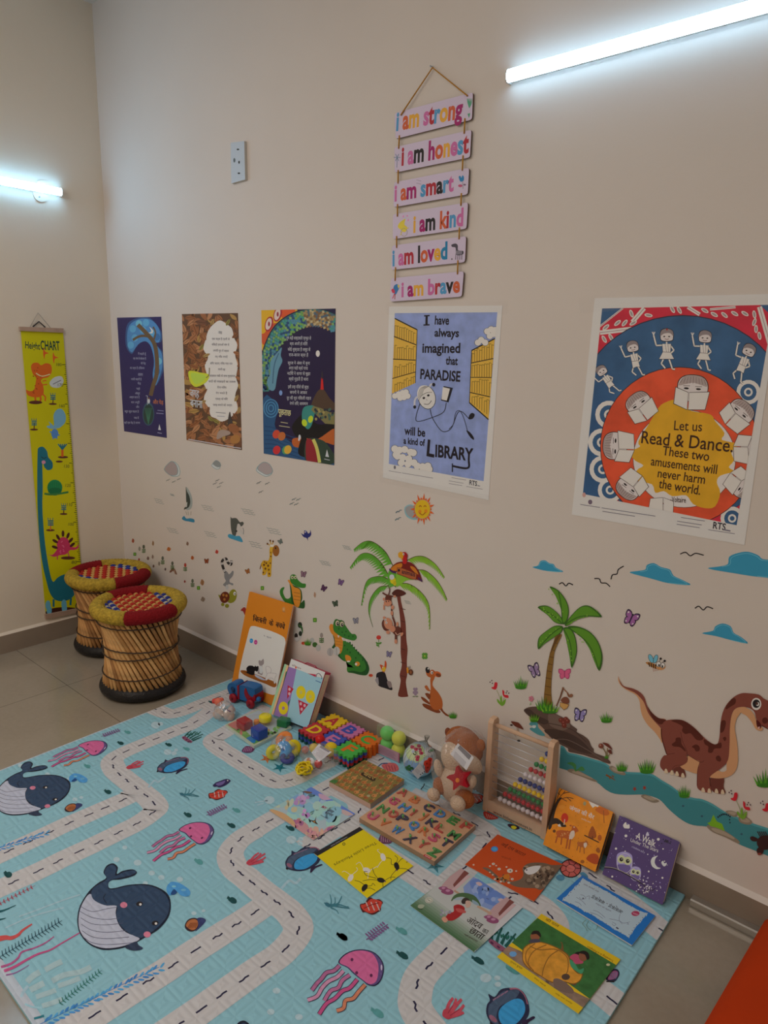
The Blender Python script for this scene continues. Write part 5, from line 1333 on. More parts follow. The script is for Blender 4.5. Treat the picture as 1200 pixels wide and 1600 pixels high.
ROADS = [
 [(400,1068),(366,1083),(306,1127.7),(281,1139),(253,1150.5),(226,1161.7),(197,1174),(176,1187),(180,1203),(194,1216),(208,1227),(223,1239),(237,1251),(244,1263),(236,1272),(214,1287),(179,1304),(142,1322),(105,1339),(60,1361),(13,1382),(-40,1406),(-100,1434)],
 [(208,1235),(204,1244),(176,1257),(139,1273),(102,1289),(64,1307),(22,1326),(-30,1350),(-90,1378)],
 [(225,1100),(262,1115),(290,1109.5),(316,1099),(366,1080),(400,1066)],
 [(420,1105),(390,1122),(349,1145.5),(333,1157),(345,1170.5),(360,1180),(378,1192),(395,1202),(412,1213),(434.5,1221.6),(462,1215.7),(500,1196),(540,1178),(600,1150)],
 [(376,1311),(412,1288),(432,1276.5),(475,1252),(516,1229),(560,1205),(600,1184)],
 [(516,1229),(540,1240),(559,1252),(560,1270),(533,1289),(515,1300),(475,1325)],
 [(533,1287),(570,1315),(610,1342),(655,1371),(690,1391),(740,1400),(794,1395),(834,1409),(857,1427),(866,1448),(850,1470),(800,1510)],
 [(690,1391),(720,1362),(750,1330),(764,1307),(747,1291),(705,1268),(640,1240)],
 [(770,1760),(705,1660),(680,1620),(662,1596),(651,1578),(648,1560),(657,1526),(686,1494),(709,1472),(745,1447),(800,1400)],
 [(900,1350),(940,1378),(967,1398),(1000,1425),(1030,1451),(1070,1480)],
 [(900,1510),(925,1538),(956,1563),(1000,1600)],
 [(400,1297),(376,1311),(360,1333),(367,1356),(387,1373),(409,1392),(433,1410),(455,1429),(466,1454),(441,1488),(401,1516),(361,1544),(315,1577),(260,1615),(200,1655)],
 [(428,1407),(411,1417),(383,1436),(340,1463),(299,1489),(256,1518),(207,1548),(157,1580),(100,1616),(40,1655)]]
RW = .078
dashes = []
for ri, pts in enumerate(ROADS):
    RZ_ = MAT_TOP + .0003 + ri*.00002
    w2 = smooth([tuple(FL.at(x, y))[:2] for x, y in pts], False, 6)
    n = len(w2); L = []; R = []
    for i, p in enumerate(w2):
        a, b = w2[max(0, i-1)], w2[min(n-1, i+1)]; dx, dy = b[0]-a[0], b[1]-a[1]; l = math.hypot(dx, dy) or 1
        L.append(Vector((p[0]-dy/l*RW/2, p[1]+dx/l*RW/2, RZ_))); R.append(Vector((p[0]+dy/l*RW/2, p[1]-dx/l*RW/2, RZ_)))
    for i in range(n-1): A.add([L[i], L[i+1], R[i+1], R[i]],[[0,1,2,3]], A.col(ROAD))
    k = 0
    acc = 0
    for i in range(1, n-1):
        d = math.dist(w2[i], w2[i-1]); acc += d
        if acc > .052:
            acc = 0; dx, dy = w2[i+1][0]-w2[i-1][0], w2[i+1][1]-w2[i-1][1]; l = math.hypot(dx, dy)
            dx /= l; dy /= l; x, y = w2[i]; wv = random.uniform(-.0025,.0025)
            P3 = [(x-dx*.014, y-dy*.014),(x-dx*.004-dy*wv, y-dy*.004+dx*wv),(x+dx*.004+dy*wv, y+dy*.004-dx*wv),(x+dx*.014, y+dy*.014)]
            for q in range(3):
                (ax, ay),(bx, by) = P3[q], P3[q+1]
                dashes.append([Vector((ax-dy*.0024, ay+dx*.0024, MAT_TOP+.0006)), Vector((bx-dy*.0024, by+dx*.0024, MAT_TOP+.0006)), Vector((bx+dy*.0024, by-dx*.0024, MAT_TOP+.0006)), Vector((ax+dy*.0024, ay-dx*.0024, MAT_TOP+.0006))])
for q in dashes: A.add(q, [[0,1,2,3]], A.col(NAVY))

def beast(fn, z, src, targets=()):
    s0 = FL.at(*src)
    for t in (src,) + tuple(targets):
        A.z = z; A.h = .0009; A.off = FL.at(*t) - s0; fn()
    A.off = Vector((0,0,0)); A.z = (0,0,1)
def whale():
    A.blob([(415,280),(375,345),(362,410),(372,470),(410,520),(470,550),(540,550),(610,532),(680,494),(742,457),(788,402),(801,345),(788,293),(740,259),(680,244),(600,248),(540,262),(512,262),(508,240),(525,225),(565,222),(622,207),(642,190),(622,175),(575,182),(548,196),(552,165),(530,147),(500,158),(485,190),(498,215),(458,240)],(18,22,34), n=4)
    A.blob([(420,290),(382,345),(368,410),(378,470),(420,520),(480,543),(545,541),(600,527),(655,500),(590,470),(555,430),(542,380),(545,340),(500,345),(450,320)],(138,138,146), n=4)
    A.blob([(445,256),(500,222),(490,190),(503,163),(530,154),(545,170),(541,205),(580,188),(625,180),(636,190),(610,203),(555,216),(517,226),(505,255),(522,270),(600,254),(680,250),(738,266),(780,300),(794,345),(780,398),(735,450),(680,488),(650,495),(600,470),(560,430),(545,385),(548,347),(490,343),(440,318),(428,285)],(36,50,68), n=4)
    for i, (y0, y1) in enumerate(((345,350),(372,400),(402,425),(432,460),(462,490),(490,518))):
        A.line([(372+i*3, y0),(430, y0+28),(500, y1+10),(550+i*14, y1+2)],2.5,(60,60,76), sm=4)
    for x, y in ((580,342),(690,480)): A.ell(x, y, 17,14,(158,92,106))
    for x, y in ((654,337),(727,427)): A.ell(x, y, 16,11, INK, rot=-10); A.ell(x+4, y+2,6,6, PAPER)
    A.line([(495,290),(485,310),(500,335)],4,(18,22,34), sm=4)
    A.blob([(588,540),(635,513),(650,530),(670,545),(640,556),(610,552)],(34,42,58))
    A.blob([(790,295),(780,262),(800,235),(830,236),(860,250),(890,275),(885,300),(850,298),(830,280),(810,292)],(58,112,156)); A.blob([(800,290),(815,268),(830,282),(815,294)],(26,54,92)); A.ell(815,255,10,5,(96,140,176)); A.ell(860,272,12,6,(84,130,170))
beast(whale, (0,1300,3),(197,1430),((52,1241),(436,1736)))
def jelly():
    TN = [([(452,535),(425,560),(390,570),(365,600),(345,620),(322,652)],(132,76,104)),([(470,560),(440,590),(400,610),(370,640),(345,680),(302,698)],(152,104,124)),([(500,580),(465,605),(445,640),(410,655),(380,700)],(140,80,108)),([(535,600),(500,640),(465,655),(430,690),(390,715),(356,764)],(148,60,96)),([(572,625),(540,660),(515,690),(480,700),(470,735),(438,748)],(156,94,68))]
    for p, c in TN:
        A.line(p, 22, NAVY, sm=6); A.line(p, 16, c, sm=6)
    hd = [(446,522),(468,488),(510,466),(560,460),(612,473),(648,508),(660,550),(648,602),(620,630),(585,627),(560,607),(540,592),(515,572),(488,546)]
    A.blob(hd, NAVY); c = (565,545)
    A.blob([(c[0]+(x-c[0])*.95, c[1]+(y-c[1])*.95) for x, y in hd],(72,56,92))
    A.blob([(452,522),(472,492),(512,471),(560,466),(605,480),(630,520),(634,560),(625,605),(605,622),(585,620),(560,602),(540,587),(517,566),(490,541)],(156,74,108))
    for x, y in ((510,508),(600,582),(532,570)): A.ell(x, y, 7,8,(74,28,56))
    A.ell(648,545,4,14,(150,140,160))
beast(jelly, (380,1330,3),(567,1512),((308,1302),(145,1169)))
def tang():
    bd = [(140,405),(142,375),(170,345),(198,330),(208,308),(235,318),(290,293),(350,288),(402,298),(408,330),(382,372),(330,402),(260,422),(200,424),(150,414)]
    A.blob(bd, (30,32,50)); A.blob([(148,402),(152,378),(176,350),(210,334),(290,302),(350,296),(388,300),(330,330),(240,350),(190,385),(180,412)],(52,64,80))
    A.blob([(200,412),(205,380),(240,355),(300,335),(355,325),(380,335),(365,365),(320,393),(260,414)],(42,112,160))
    A.line([(340,292),(385,292),(404,314),(395,345)],6,(120,70,84), sm=4); A.ell(165,392,18,12,(110,70,84), rot=20); A.ell(142,410,7,7, INK)
    for k in range(4): A.line([(215+k*28,330-k*8),(240+k*28,322-k*8)],4,(110,80,96))
    A.blob([(298,430),(318,402),(350,396),(390,386),(396,392),(345,408),(308,432)],(34,24,44))
beast(tang, (220,1130,5.4545),(269.5,1196),((473,1343),(792,1576)))
Z22 = (220,1130,5.4545)
def clown():
    A.blob([(578,600),(615,590),(640,570),(668,560),(690,572),(722,570),(742,588),(722,605),(712,630),(690,640),(645,655),(605,640),(582,640)],(60,20,20)); A.blob([(584,602),(620,595),(668,568),(718,578),(734,590),(705,625),(645,646),(595,632)],(150,46,34))
    for x in (625,660,695): A.line([(x, 585),(x+8,632)],8,(150,130,124))
    A.line([(600,620),(660,600),(715,590)],4,(90,24,24))
beast(clown, Z22,(341,1241),((581,1415),(742,1247)))
def darkfish():
    A.blob([(614,530),(640,505),(680,490),(730,474),(762,484),(760,500),(720,530),(670,548),(650,540),(625,543)],(34,26,58)); A.blob([(640,515),(690,498),(720,490),(700,520),(660,532)],(84,70,110)); A.ell(740,488,6,5, PAPER)
beast(darkfish, Z22,(346,1223))
def sprig(c=(92,62,96)):
    def f():
        A.line([(558,785),(640,745),(735,703)],5, c, sm=4)
        for k in range(8):
            x, y = 580+k*19,772-k*9; A.ell(x-6, y-12,15-k*.6,6, c, rot=40); A.ell(x+12, y+10,15-k*.6,6, c, rot=10)
    return f
beast(sprig(), Z22,(338,1265.7),((588,1455),(173,1145)))
def anem():
    for p in ([(330,595),(370,605),(385,575),(385,548)],[(345,605),(400,600),(415,565)],[(360,610),(420,600),(445,580),(465,558)],[(370,615),(430,605),(470,615),(492,618)],[(365,620),(400,635),(410,655)],[(385,610),(450,620),(495,625)]): A.line(p, 8,(44,88,96), sm=5, w1=5)
    A.ell(352,605,20,12,(40,80,90), rot=20)
beast(anem, Z22,(293,1240),((522,1412),))
def hand():
    for p in ([(50,785),(85,740),(122,712)],[(55,790),(110,750),(140,715)],[(60,792),(130,745),(172,718)],[(60,795),(130,775),(176,745)],[(60,800),(120,790),(160,780)]): A.line(p, 20,(146,56,66), sm=4, w1=12)
    A.blob([(24,795),(45,765),(80,770),(85,795),(55,812)],(140,48,58))
    for p in ([(60,785),(110,745)],[(70,795),(140,765)]): A.line(p, 3,(104,30,44))
beast(hand, (380,1190,5),(400,1342),((211,1195),(707,1575)))
def weed():
    A.blob([(350,120),(375,110),(420,140),(440,155),(425,168),(390,155),(365,140)],(104,60,76)); 
    for x, y in ((365,125),(390,140),(420,155),(405,158)): A.ell(x, y, 8,6,(64,30,52))
    for p in ([(375,112),(400,85),(430,62)],[(395,122),(430,95),(470,70)],[(415,130),(455,105),(495,85)],[(430,140),(470,120),(530,92)],[(440,150),(490,128),(520,115)]): A.line(p, 12,(20,62,56), sm=5, w1=5)
    for k in range(9): A.ell(400+k*13,92+random.uniform(-16,26),10,4,(24,76,64), rot=-40)
beast(weed, Z22,(298,1150),((781,1466),))
def star(c):
    def f():
        A.blob([(285+(62 if k % 2 == 0 else 22)*math.cos(k*PI/5+.2),45+(42 if k % 2 == 0 else 15)*math.sin(k*PI/5+.2)) for k in range(10)], c, n=2)
        for k in range(6): A.ell(285+random.uniform(-22,22),45+random.uniform(-12,12),4,3, tuple(int(v*.6) for v in c))
    return f
beast(star((20,84,92)),(380,1190,5),(437,1199),((679,1352),)); beast(star((148,84,40)),(360,1176,5),(417,1185))
def shell():
    A.blob([(262,1055),(285,1030),(310,1030),(340,1045),(318,1068),(275,1068)],(70,34,62))
    for k in range(5): A.line([(272+k*11,1062),(285+k*10,1034)],3,(140,96,120))
beast(shell, (310,900,3.871),(387.5,1170),((602,1309),(705,1190)))
def minnow(c):
    def f():
        A.blob([(462-18,396),(462,384),(485,398),(488,416),(470,418),(452,406)], c, n=3); A.poly([(450,398),(436,392),(440,378),(452,386)], c)
    return f
beast(minnow((16,52,52)),(380,1330,3),(534,1463),((168,1237),(188,1161),(263,1163.5),(293,1273),(361,1289.5),(362,1406),(628,1492),(746,1500),(453,1294),(330,1097),(12,1366)))
beast(minnow((64,112,110)),(380,1330,3),(534,1463),((136,1197),(199,1144),(291,1170),(369,1266),(310,1346),(627,1454),(589,1582),(800,1515)))
BUB = [(262,1175,6),(272,1177,4),(275,1172,3),(455,1312,8),(469,1318,4),(470,1311,4),(759,1528,9),(777,1528,5),(778,1538,5),(182,1343,5),(215,1348,6),(237,1364,5),(252,1371,5),(281,1374,5),(195,1324,4),(227,1380,4),(32,1196,4),(58,1199,4),(74,1210,4),(85,1215,4),(108,1218,4),(432,1548,6),(423,1581,6),(467,1589,6),(303,1427,4),(318,1423,3),(243,1133,7),(251,1131,4),(421,1250,8),(117,1249,4),(127,1246,3)]
A.z = (0,0,1)
for x, y, r in BUB: A.h = .0005; A.ell(x, y, r, r*.78,(132,148,150))
WHT = (124,144,148)
for p, w_ in (([(232,1230),(242,1219),(247,1222),(258,1214)],3),([(440,1388),(452,1376),(462,1380),(470,1372)],4),([(398,1254),(410,1252),(418,1251)],2),([(402,1258),(412,1255)],2),([(30,1432),(60,1421),(100,1406),(125,1398)],2),([(8,1450),(50,1432),(100,1418)],2)):
    A.h = .0005; A.line(p, w_, WHT, sm=4)
def hermit():
    A.blob([(866,440),(880,412),(910,402),(935,415),(930,450),(900,466),(876,460)],(40,26,30)); A.blob([(872,440),(885,416),(910,408),(928,420),(922,448),(900,460)],(134,78,44)); A.blob([(925,405),(950,402),(965,415),(945,440),(915,466),(930,440)],(40,44,76))
    for k in range(6): A.line([(880+k*7,450),(895+k*6,425)],3,(90,44,24))
beast(hermit, (0,1300,3),(304,1443),((114,1261),))
def turtleprint():
    A.blob([(20,75),(60,70),(100,85),(90,110),(40,100)],(58,100,120)); A.blob([(45,215),(70,190),(110,200),(110,232),(70,238)],(58,100,120)); A.blob([(240,180),(270,170),(305,200),(300,225),(260,205)],(58,100,120)); A.ell(165,140,88,76, INK); A.ell(165,140,80,68,(148,72,66))
    A.ell(165,140,40,34, INK); A.ell(165,140,36,30,(156,82,74))
    for k in range(7): A.line([(165+38*math.cos(k*.9),140+32*math.sin(k*.9)),(165+80*math.cos(k*.9),140+68*math.sin(k*.9))],5, INK)
beast(turtleprint, (860,1330,5.217),(892,1357))
def clam():
    A.blob([(455,1050),(470,990),(510,960),(550,965),(563,1000),(545,1040),(520,1062)],(26,30,46)); A.blob([(470,1046),(486,1000),(515,975),(545,980),(550,1005),(530,1038)],(120,60,92)); A.line([(455,1062),(522,1062)],10, INK)
    for k in range(4): A.line([(480+k*18,1042),(500+k*13,985)],4,(50,100,112))
beast(clam, (860,1330,5.217),(957,1524))
def roots():
    for p in ([(290,560),(262,590),(285,620),(300,650)],[(310,570),(295,610),(330,645)],[(370,590),(385,610),(370,640)]): A.line(p, 4,(84,100,84), sm=4)
beast(roots, (860,1330,5.217),(920,1445))
def redshell(): 
    A.blob([(110,1160),(140,1150),(250,1200),(280,1225),(220,1240),(150,1235),(120,1200)],(134,40,34))
    for k in range(5): A.line([(140+k*24,1170+k*10),(160+k*22,1225)],5,(150,120,110))
beast(redshell, (740,1110,7.275),(766,1275))
def yfish():
    A.blob([(385,1300),(420,1290),(500,1315),(520,1345),(460,1355),(410,1330)],(40,26,40)); A.blob([(425,1318),(460,1310),(490,1330),(470,1350),(440,1345)],(160,150,30))
beast(yfish, (740,1110,7.275),(802,1292))
def pinkcoral():
    A.blob([(620,50),(650,38),(690,42),(705,70),(680,82),(640,75)],(150,72,70)); A.line([(600,60),(620,42),(650,40)],5,(30,60,90), sm=3)
    for k in range(4): A.line([(640+k*14,50),(650+k*13,76)],3,(110,40,50))
beast(pinkcoral, (400,1180,3.158),(608,1198))
# kelp and corals in the front corner of the mat
A.z = (0,1350,6.4)
def kelp(p, w, c, w1=None, h=.0008): A.h = h; A.line(p, w, c, sm=6, w1=w1)
kelp([(-60,760),(0,745),(60,735),(110,740),(180,710),(230,660),(320,600)],62,(150,58,56),14)
kelp([(10,1030),(110,995),(180,940),(220,880),(340,840),(450,790),(540,725)],24,(132,62,96),10); kelp([(40,1070),(140,1030),(280,950),(380,900),(500,860),(620,790),(800,685)],30,(142,58,92),10); kelp([(60,1110),(160,1085),(290,1010)],14,(110,64,104),6)
def fern(p0, p1, n, l, c, w, sw=4):
    dx, dy = p1[0]-p0[0], p1[1]-p0[1]; L = math.hypot(dx, dy); ux, uy = dx/L, dy/L
    A.h = .0008; A.line([p0, p1], sw, c)
    for k in range(n):
        x, y = p0[0]+dx*k/n, p0[1]+dy*k/n
        for s_ in (-1,1): A.h = .00083; A.line([(x, y),(x+ux*l*.4-s_*uy*l, y+uy*l*.4+s_*ux*l)], w, c, w1=w*.5)
fern((-40,950),(620,565),20,44,(22,50,60),11); fern((0,395),(350,215),9,22,(128,60,70),16,3); fern((600,1390),(1020,1060),14,34,(30,84,76),12,3)
kelp([(-20,480),(60,455),(160,410)],26,(22,64,66),4); kelp([(-20,560),(60,540)],22,(22,64,66),4)
def bluekelp():
    random.seed(5)
    for k in range(24):
        x, y = 440+k*50,1580-k*23.5
        for s_ in (-1,1): A.h = .0008+.00003*(k % 2); A.ell(x+22+random.uniform(-12,12), y+s_*26+random.uniform(-8,6),34,11, random.choice([(52,104,146),(60,118,158),(44,92,136)]), rot=-24+s_*28, n=10)
    A.h = .0009; A.line([(400,1600),(1590,1030)],5,(44,96,144))
s0 = A.z; bluekelp()
src = FL.at(400/6.4,1350+1600/6.4); A.off = FL.at(-86,1354) - src; bluekelp(); A.off = Vector((0,0,0))
for p, w_ in (([(270,1180),(330,1120),(400,1080)],60),([(450,1060),(540,1010),(620,975)],56),([(300,1260),(380,1220),(440,1190)],60),([(520,1170),(640,1110),(800,1080),(910,1030)],56),([(360,1330),(480,1290),(560,1260)],50),([(580,1220),(700,1180),(800,1140)],50),([(420,1420),(520,1390),(620,1350)],50)):
    A.h = .0005; A.line(p, w_, (124,142,142), sm=4)
kelp([(210,1330),(240,1270),(280,1220)],30,(124,144,150), h=.0005); kelp([(250,1400),(330,1430),(420,1440)],20,(116,146,156), h=.0005); kelp([(340,1545),(400,1530),(440,1515)],22,(32,88,96), h=.0008)
A.z = (0,0,1)
mat_o = A.build('play_mat', None, (0,0,0))
tag(mat_o, 'pale blue foam play mat printed with white roads, whales and jellyfish', 'play mat')

# ------------------------------------------------------------ books
PAGE = mat((150,144,136), 'F', .7)
BASE = .0014
def px(z, p): return (z[0]+p[0]/z[2], z[1]+p[1]/z[2])
def flat_book(label, z, quad, t, c, draw, group=None, name='picture_book', cat='book', pages=PAGE, rough=.35):
    ctr = FL.at(*px(z, (sum(p[0] for p in quad)/4, sum(p[1] for p in quad)/4)), BASE)
    root = empty(name, ctr, label, cat, group)
    cx, cy = sum(p[0] for p in quad)/4, sum(p[1] for p in quad)/4
    inner = [(cx+(x-cx)*.992, cy+(y-cy)*.992) for x, y in quad]
    m = MB(); slab(m, FL, inner, BASE+.0005, t-.0005, pages, z=z); m.build('pages', root)
    A = Sheet(FL, t, 'F', rough, z=z); slab(A, FL, quad, t-.0005, t, mat(c, 'F', rough), z=z); A.quad = quad
    draw(A); A.build('front_cover', root)
    m = MB(); slab(m, FL, quad, BASE, BASE+.0005, mat(c, 'F', rough), z=z); m.build('back_cover', root)
    return root
def splat(A, x, y, rx, ry, cols, n, s, seed=1):
    r_ = random.Random(seed); hh = A.h
    for i in range(n):
        A.ell(x+r_.uniform(-rx, rx), y+r_.uniform(-ry, ry), s*r_.uniform(.6,1.4), s*r_.uniform(.5,1.1), r_.choice(cols), rot=r_.uniform(0,180), h=hh+.00002*(1+i % 4), n=10)
    A.h += .00002

ZW = (380,1190,5)
def watercolour(A):
    splat(A, 560,300,240,70,[(96,124,160),(84,110,156),(120,140,160),(104,138,150)],26,46,2)
    A.blob([(530,198),(700,300),(875,408),(840,430),(740,385),(640,300),(560,260),(500,235)],(74,96,150)); A.blob([(590,250),(640,262),(690,290),(640,300),(600,285)],(150,120,136)); A.blob([(750,375),(800,380),(860,415),(800,420)],(150,128,124))
    splat(A, 540,430,200,90,[(112,146,146),(120,152,142),(128,150,140),(104,140,150)],30,50,3)
    splat(A, 330,350,110,40,[(140,148,128),(120,144,140),(150,140,110)],14,34,4)
    splat(A, 450,300,60,30,[(136,104,140),(150,118,146)],10,20,5); splat(A, 490,405,34,26,[(140,96,140),(156,116,150)],8,14,6)
    A.blob([(203,380),(270,395),(340,430),(390,470),(450,460),(500,490),(530,540),(600,560),(660,510),(720,500),(700,540),(548,612),(400,510)],(150,108,108)); splat(A, 560,560,70,40,[(160,126,108),(136,80,104),(158,110,110),(120,72,100)],16,20,7); splat(A, 430,480,60,34,[(140,80,96),(158,124,104),(126,76,104)],12,20,8); A.blob([(203,380),(240,375),(330,410),(400,470),(380,490)],(154,120,84)); splat(A, 690,525,26,22,[(140,70,90),(120,70,104)],6,14,9)
    A.text('MY', (608,356),(640,374),(140,50,74), hp=24, off=.02); A.text('आया', (650,380),(692,404),(54,44,60), hp=26, off=.02); A.text('सागर', (632,402),(690,430),(54,44,60), hp=22, off=.02); A.line([(604,416),(660,448)],3,(80,70,84))
    A.blob([(525,455),(555,460),(572,425),(566,462),(582,490),(550,476)],(60,40,30)); A.blob([(470,235),(490,230),(540,240),(505,250)],(90,64,56)); A.poly([(545,470),(560,462),(558,478)],(150,100,40))
flat_book('pale watercolour picture book with pink and blue clouds, leftmost book lying on the mat', ZW, [(530,197),(875,408),(548,612),(203,380)],.0045,(128,140,142), watercolour, 'books lying on the play mat')

ZBR = (410,1180,5)
QBR = [(800,35),(1110,190),(845,380),(520,205)]
def brownbook(A):
    r_ = random.Random(11)
    for i in range(8):
        for j in range(6):
            u, v = (i+.5*(j % 2)+.5)/8.5,(j+.5)/6
            if .36 < u < .66 and .36 < v < .56: continue
            x = 520+280*(1-v)+ (325*u) - 0; y = 205-170*(1-v)+172*u+ (v-1)*0 + 0
            x += r_.uniform(-6,6); y += r_.uniform(-5,5)
            c = r_.choice([(140,84,42),(124,70,36),(150,96,52),(104,62,32)])
            A.blob([(x-20, y-4),(x-4, y-13),(x+12, y-10),(x+22, y+2),(x+8, y+12),(x-12, y+9)], c); A.line([(x+14, y-8),(x+30, y-20)],7,(150,102,58)); A.ell(x-8, y+1,6,4,(96,52,26)); A.line([(x-16, y+9),(x-22, y+16)],4,(70,44,24))
    A.blob([(525,205),(560,190),(590,200),(570,220)],(50,84,40))
    A.poly([(770,138),(786,134),(888,182),(880,200),(860,204),(772,156)],(44,30,18)); A.text('बंदर', (782,152),(868,192),(140,110,60), hp=34, off=.03)
    A.ell(828,318,14,10,(124,116,84))
flat_book('thick square board book patterned with little brown monkeys', ZBR, QBR, .021,(98,84,42), brownbook, 'books lying on the play mat', name='board_book', pages=mat((140,112,96), 'F', .7))
# wrap round the brown book
def wrap_on(root, z, quad, t, grow=1.03, op=.10):
    cx, cy = sum(p[0] for p in quad)/4, sum(p[1] for p in quad)/4
    g = [(cx+(x-cx)*grow, cy+(y-cy)*grow) for x, y in quad]
    m = MB(); slab(m, FL, g, BASE, t, film_mat('shrink_wrap', op, .12), z=z); m.build('plastic_wrap', root)['label'] = 'clear plastic wrap'

ZY = (480,1280,6.6667)
def yellowbook(A):
    A.poly([(545,80),(583,108),(108,383),(70,355)],(22,20,24)); A.text('NATIONAL BOOK TRUST', (412,180),(240,278),(140,138,140), hp=-12)
    A.ell(382,258,16,16,(60,54,10)); A.ell(382,258,10,10,(150,132,6))
    A.text('Three Little Monkeys', (705,235),(272,468),(40,36,8), hp=-34, off=-.004, shear=.2)
    K, W_ = (18,16,16),(166,158,150)
    def mon(x, y, c, a, arms):
        A.ell(x, y, 42,26, c, rot=a); 
        for p in arms: A.line([(x+q[0], y+q[1]) for q in p],5, c, sm=4)
    mon(790,395, W_, 70,[[(-20,-30),(-60,-70),(-40,-80)],[(10,20),(-30,60),(-60,110)]]); mon(620,530, W_, 20,[[(-30,-10),(-70,-80),(-110,-60)],[(20,20),(10,90)],[(40,0),(110,-40)]]); mon(452,612, W_, -60,[[(0,-30),(-60,-70),(-90,-60)],[(10,-30),(70,-80),(60,-110)]])
    mon(932,488, K, 70,[[(-20,-15),(-55,-20),(-60,-75),(-110,-85)],[(-5,-30),(10,-80),(-20,-110)],[(10,-30),(60,-80),(110,-55),(100,-35)],[(20,25),(90,28),(135,45)],[(-5,40),(-55,100),(-60,140)]]); mon(768,635, K, 15,[[(-30,-15),(-70,-70),(-90,-130)],[(-40,0),(-120,-5),(-190,8)],[(-50,-20),(-150,-50),(-175,-90),(-140,-90)],[(35,5),(100,-30),(150,-30)],[(20,20),(20,85)]]); mon(598,712, K, -55,[[(0,-25),(-50,-60),(-105,-75)],[(20,-15),(70,-20),(85,-45),(110,-20)],[(20,10),(60,5),(110,30)]])
    for x, y in ((930,532),(808,648),(585,750)): A.ell(x, y, 12,9, K); A.ell(x, y+4,7,5,(140,100,90))
flat_book('bright yellow picture book with a black edge strip and long limbed monkeys', ZY, [(545,80),(1105,485),(625,820),(70,355)],.0048,(166,146,4), yellowbook, 'books lying on the play mat')

ZO = (720,1290,5.6)
def orangebook(A):
    A.text('अई टम काटा?', (345,168),(552,270),(60,20,12), hp=40, off=.02); A.text('कहानी', (352,276),(436,306),(104,36,14), hp=20)
    A.ell(295,205,31,24,(36,92,148)); A.ell(295,205,24,16,(60,120,170)); A.ell(112,343,9,8,(160,130,110))
    A.blob([(190,370),(240,372),(300,420),(360,470),(440,490),(520,470),(548,430),(540,380),(565,345),(620,325),(720,325),(800,345),(892,345),(880,390),(800,470),(710,560),(650,548),(560,545),(470,530),(380,480),(300,450),(250,410)],(84,68,54))
    splat(A, 680,440,130,90,[(70,54,44),(104,88,72),(58,46,38),(120,102,84)],60,16,5); splat(A, 370,460,80,30,[(70,54,44),(110,92,72),(140,90,40)],22,11,6)
    A.blob([(556,400),(580,372),(630,355),(696,352),(680,390),(640,420),(590,428)],(162,156,152)); A.ell(576,388,7,6, INK)
    for x, y, s in ((285,335,14),(335,380,15),(430,395,26),(255,355,9),(310,350,8),(400,362,9),(485,398,9),(450,468,13),(300,468,11),(350,490,11),(280,430,8),(420,500,12),(255,408,8)): A.ell(x, y, s, s*.75,(158,146,132)); A.ell(x+3, y, s*.2, s*.2, INK)
    A.blob([(370,440),(400,425),(430,445),(410,470),(380,465)],(150,84,24))
flat_book('orange picture book with a furry grey cat shape and white mice', ZO, [(322,76),(893,338),(640,664),(37,340)],.0048,(146,54,20), orangebook, 'books lying on the play mat')

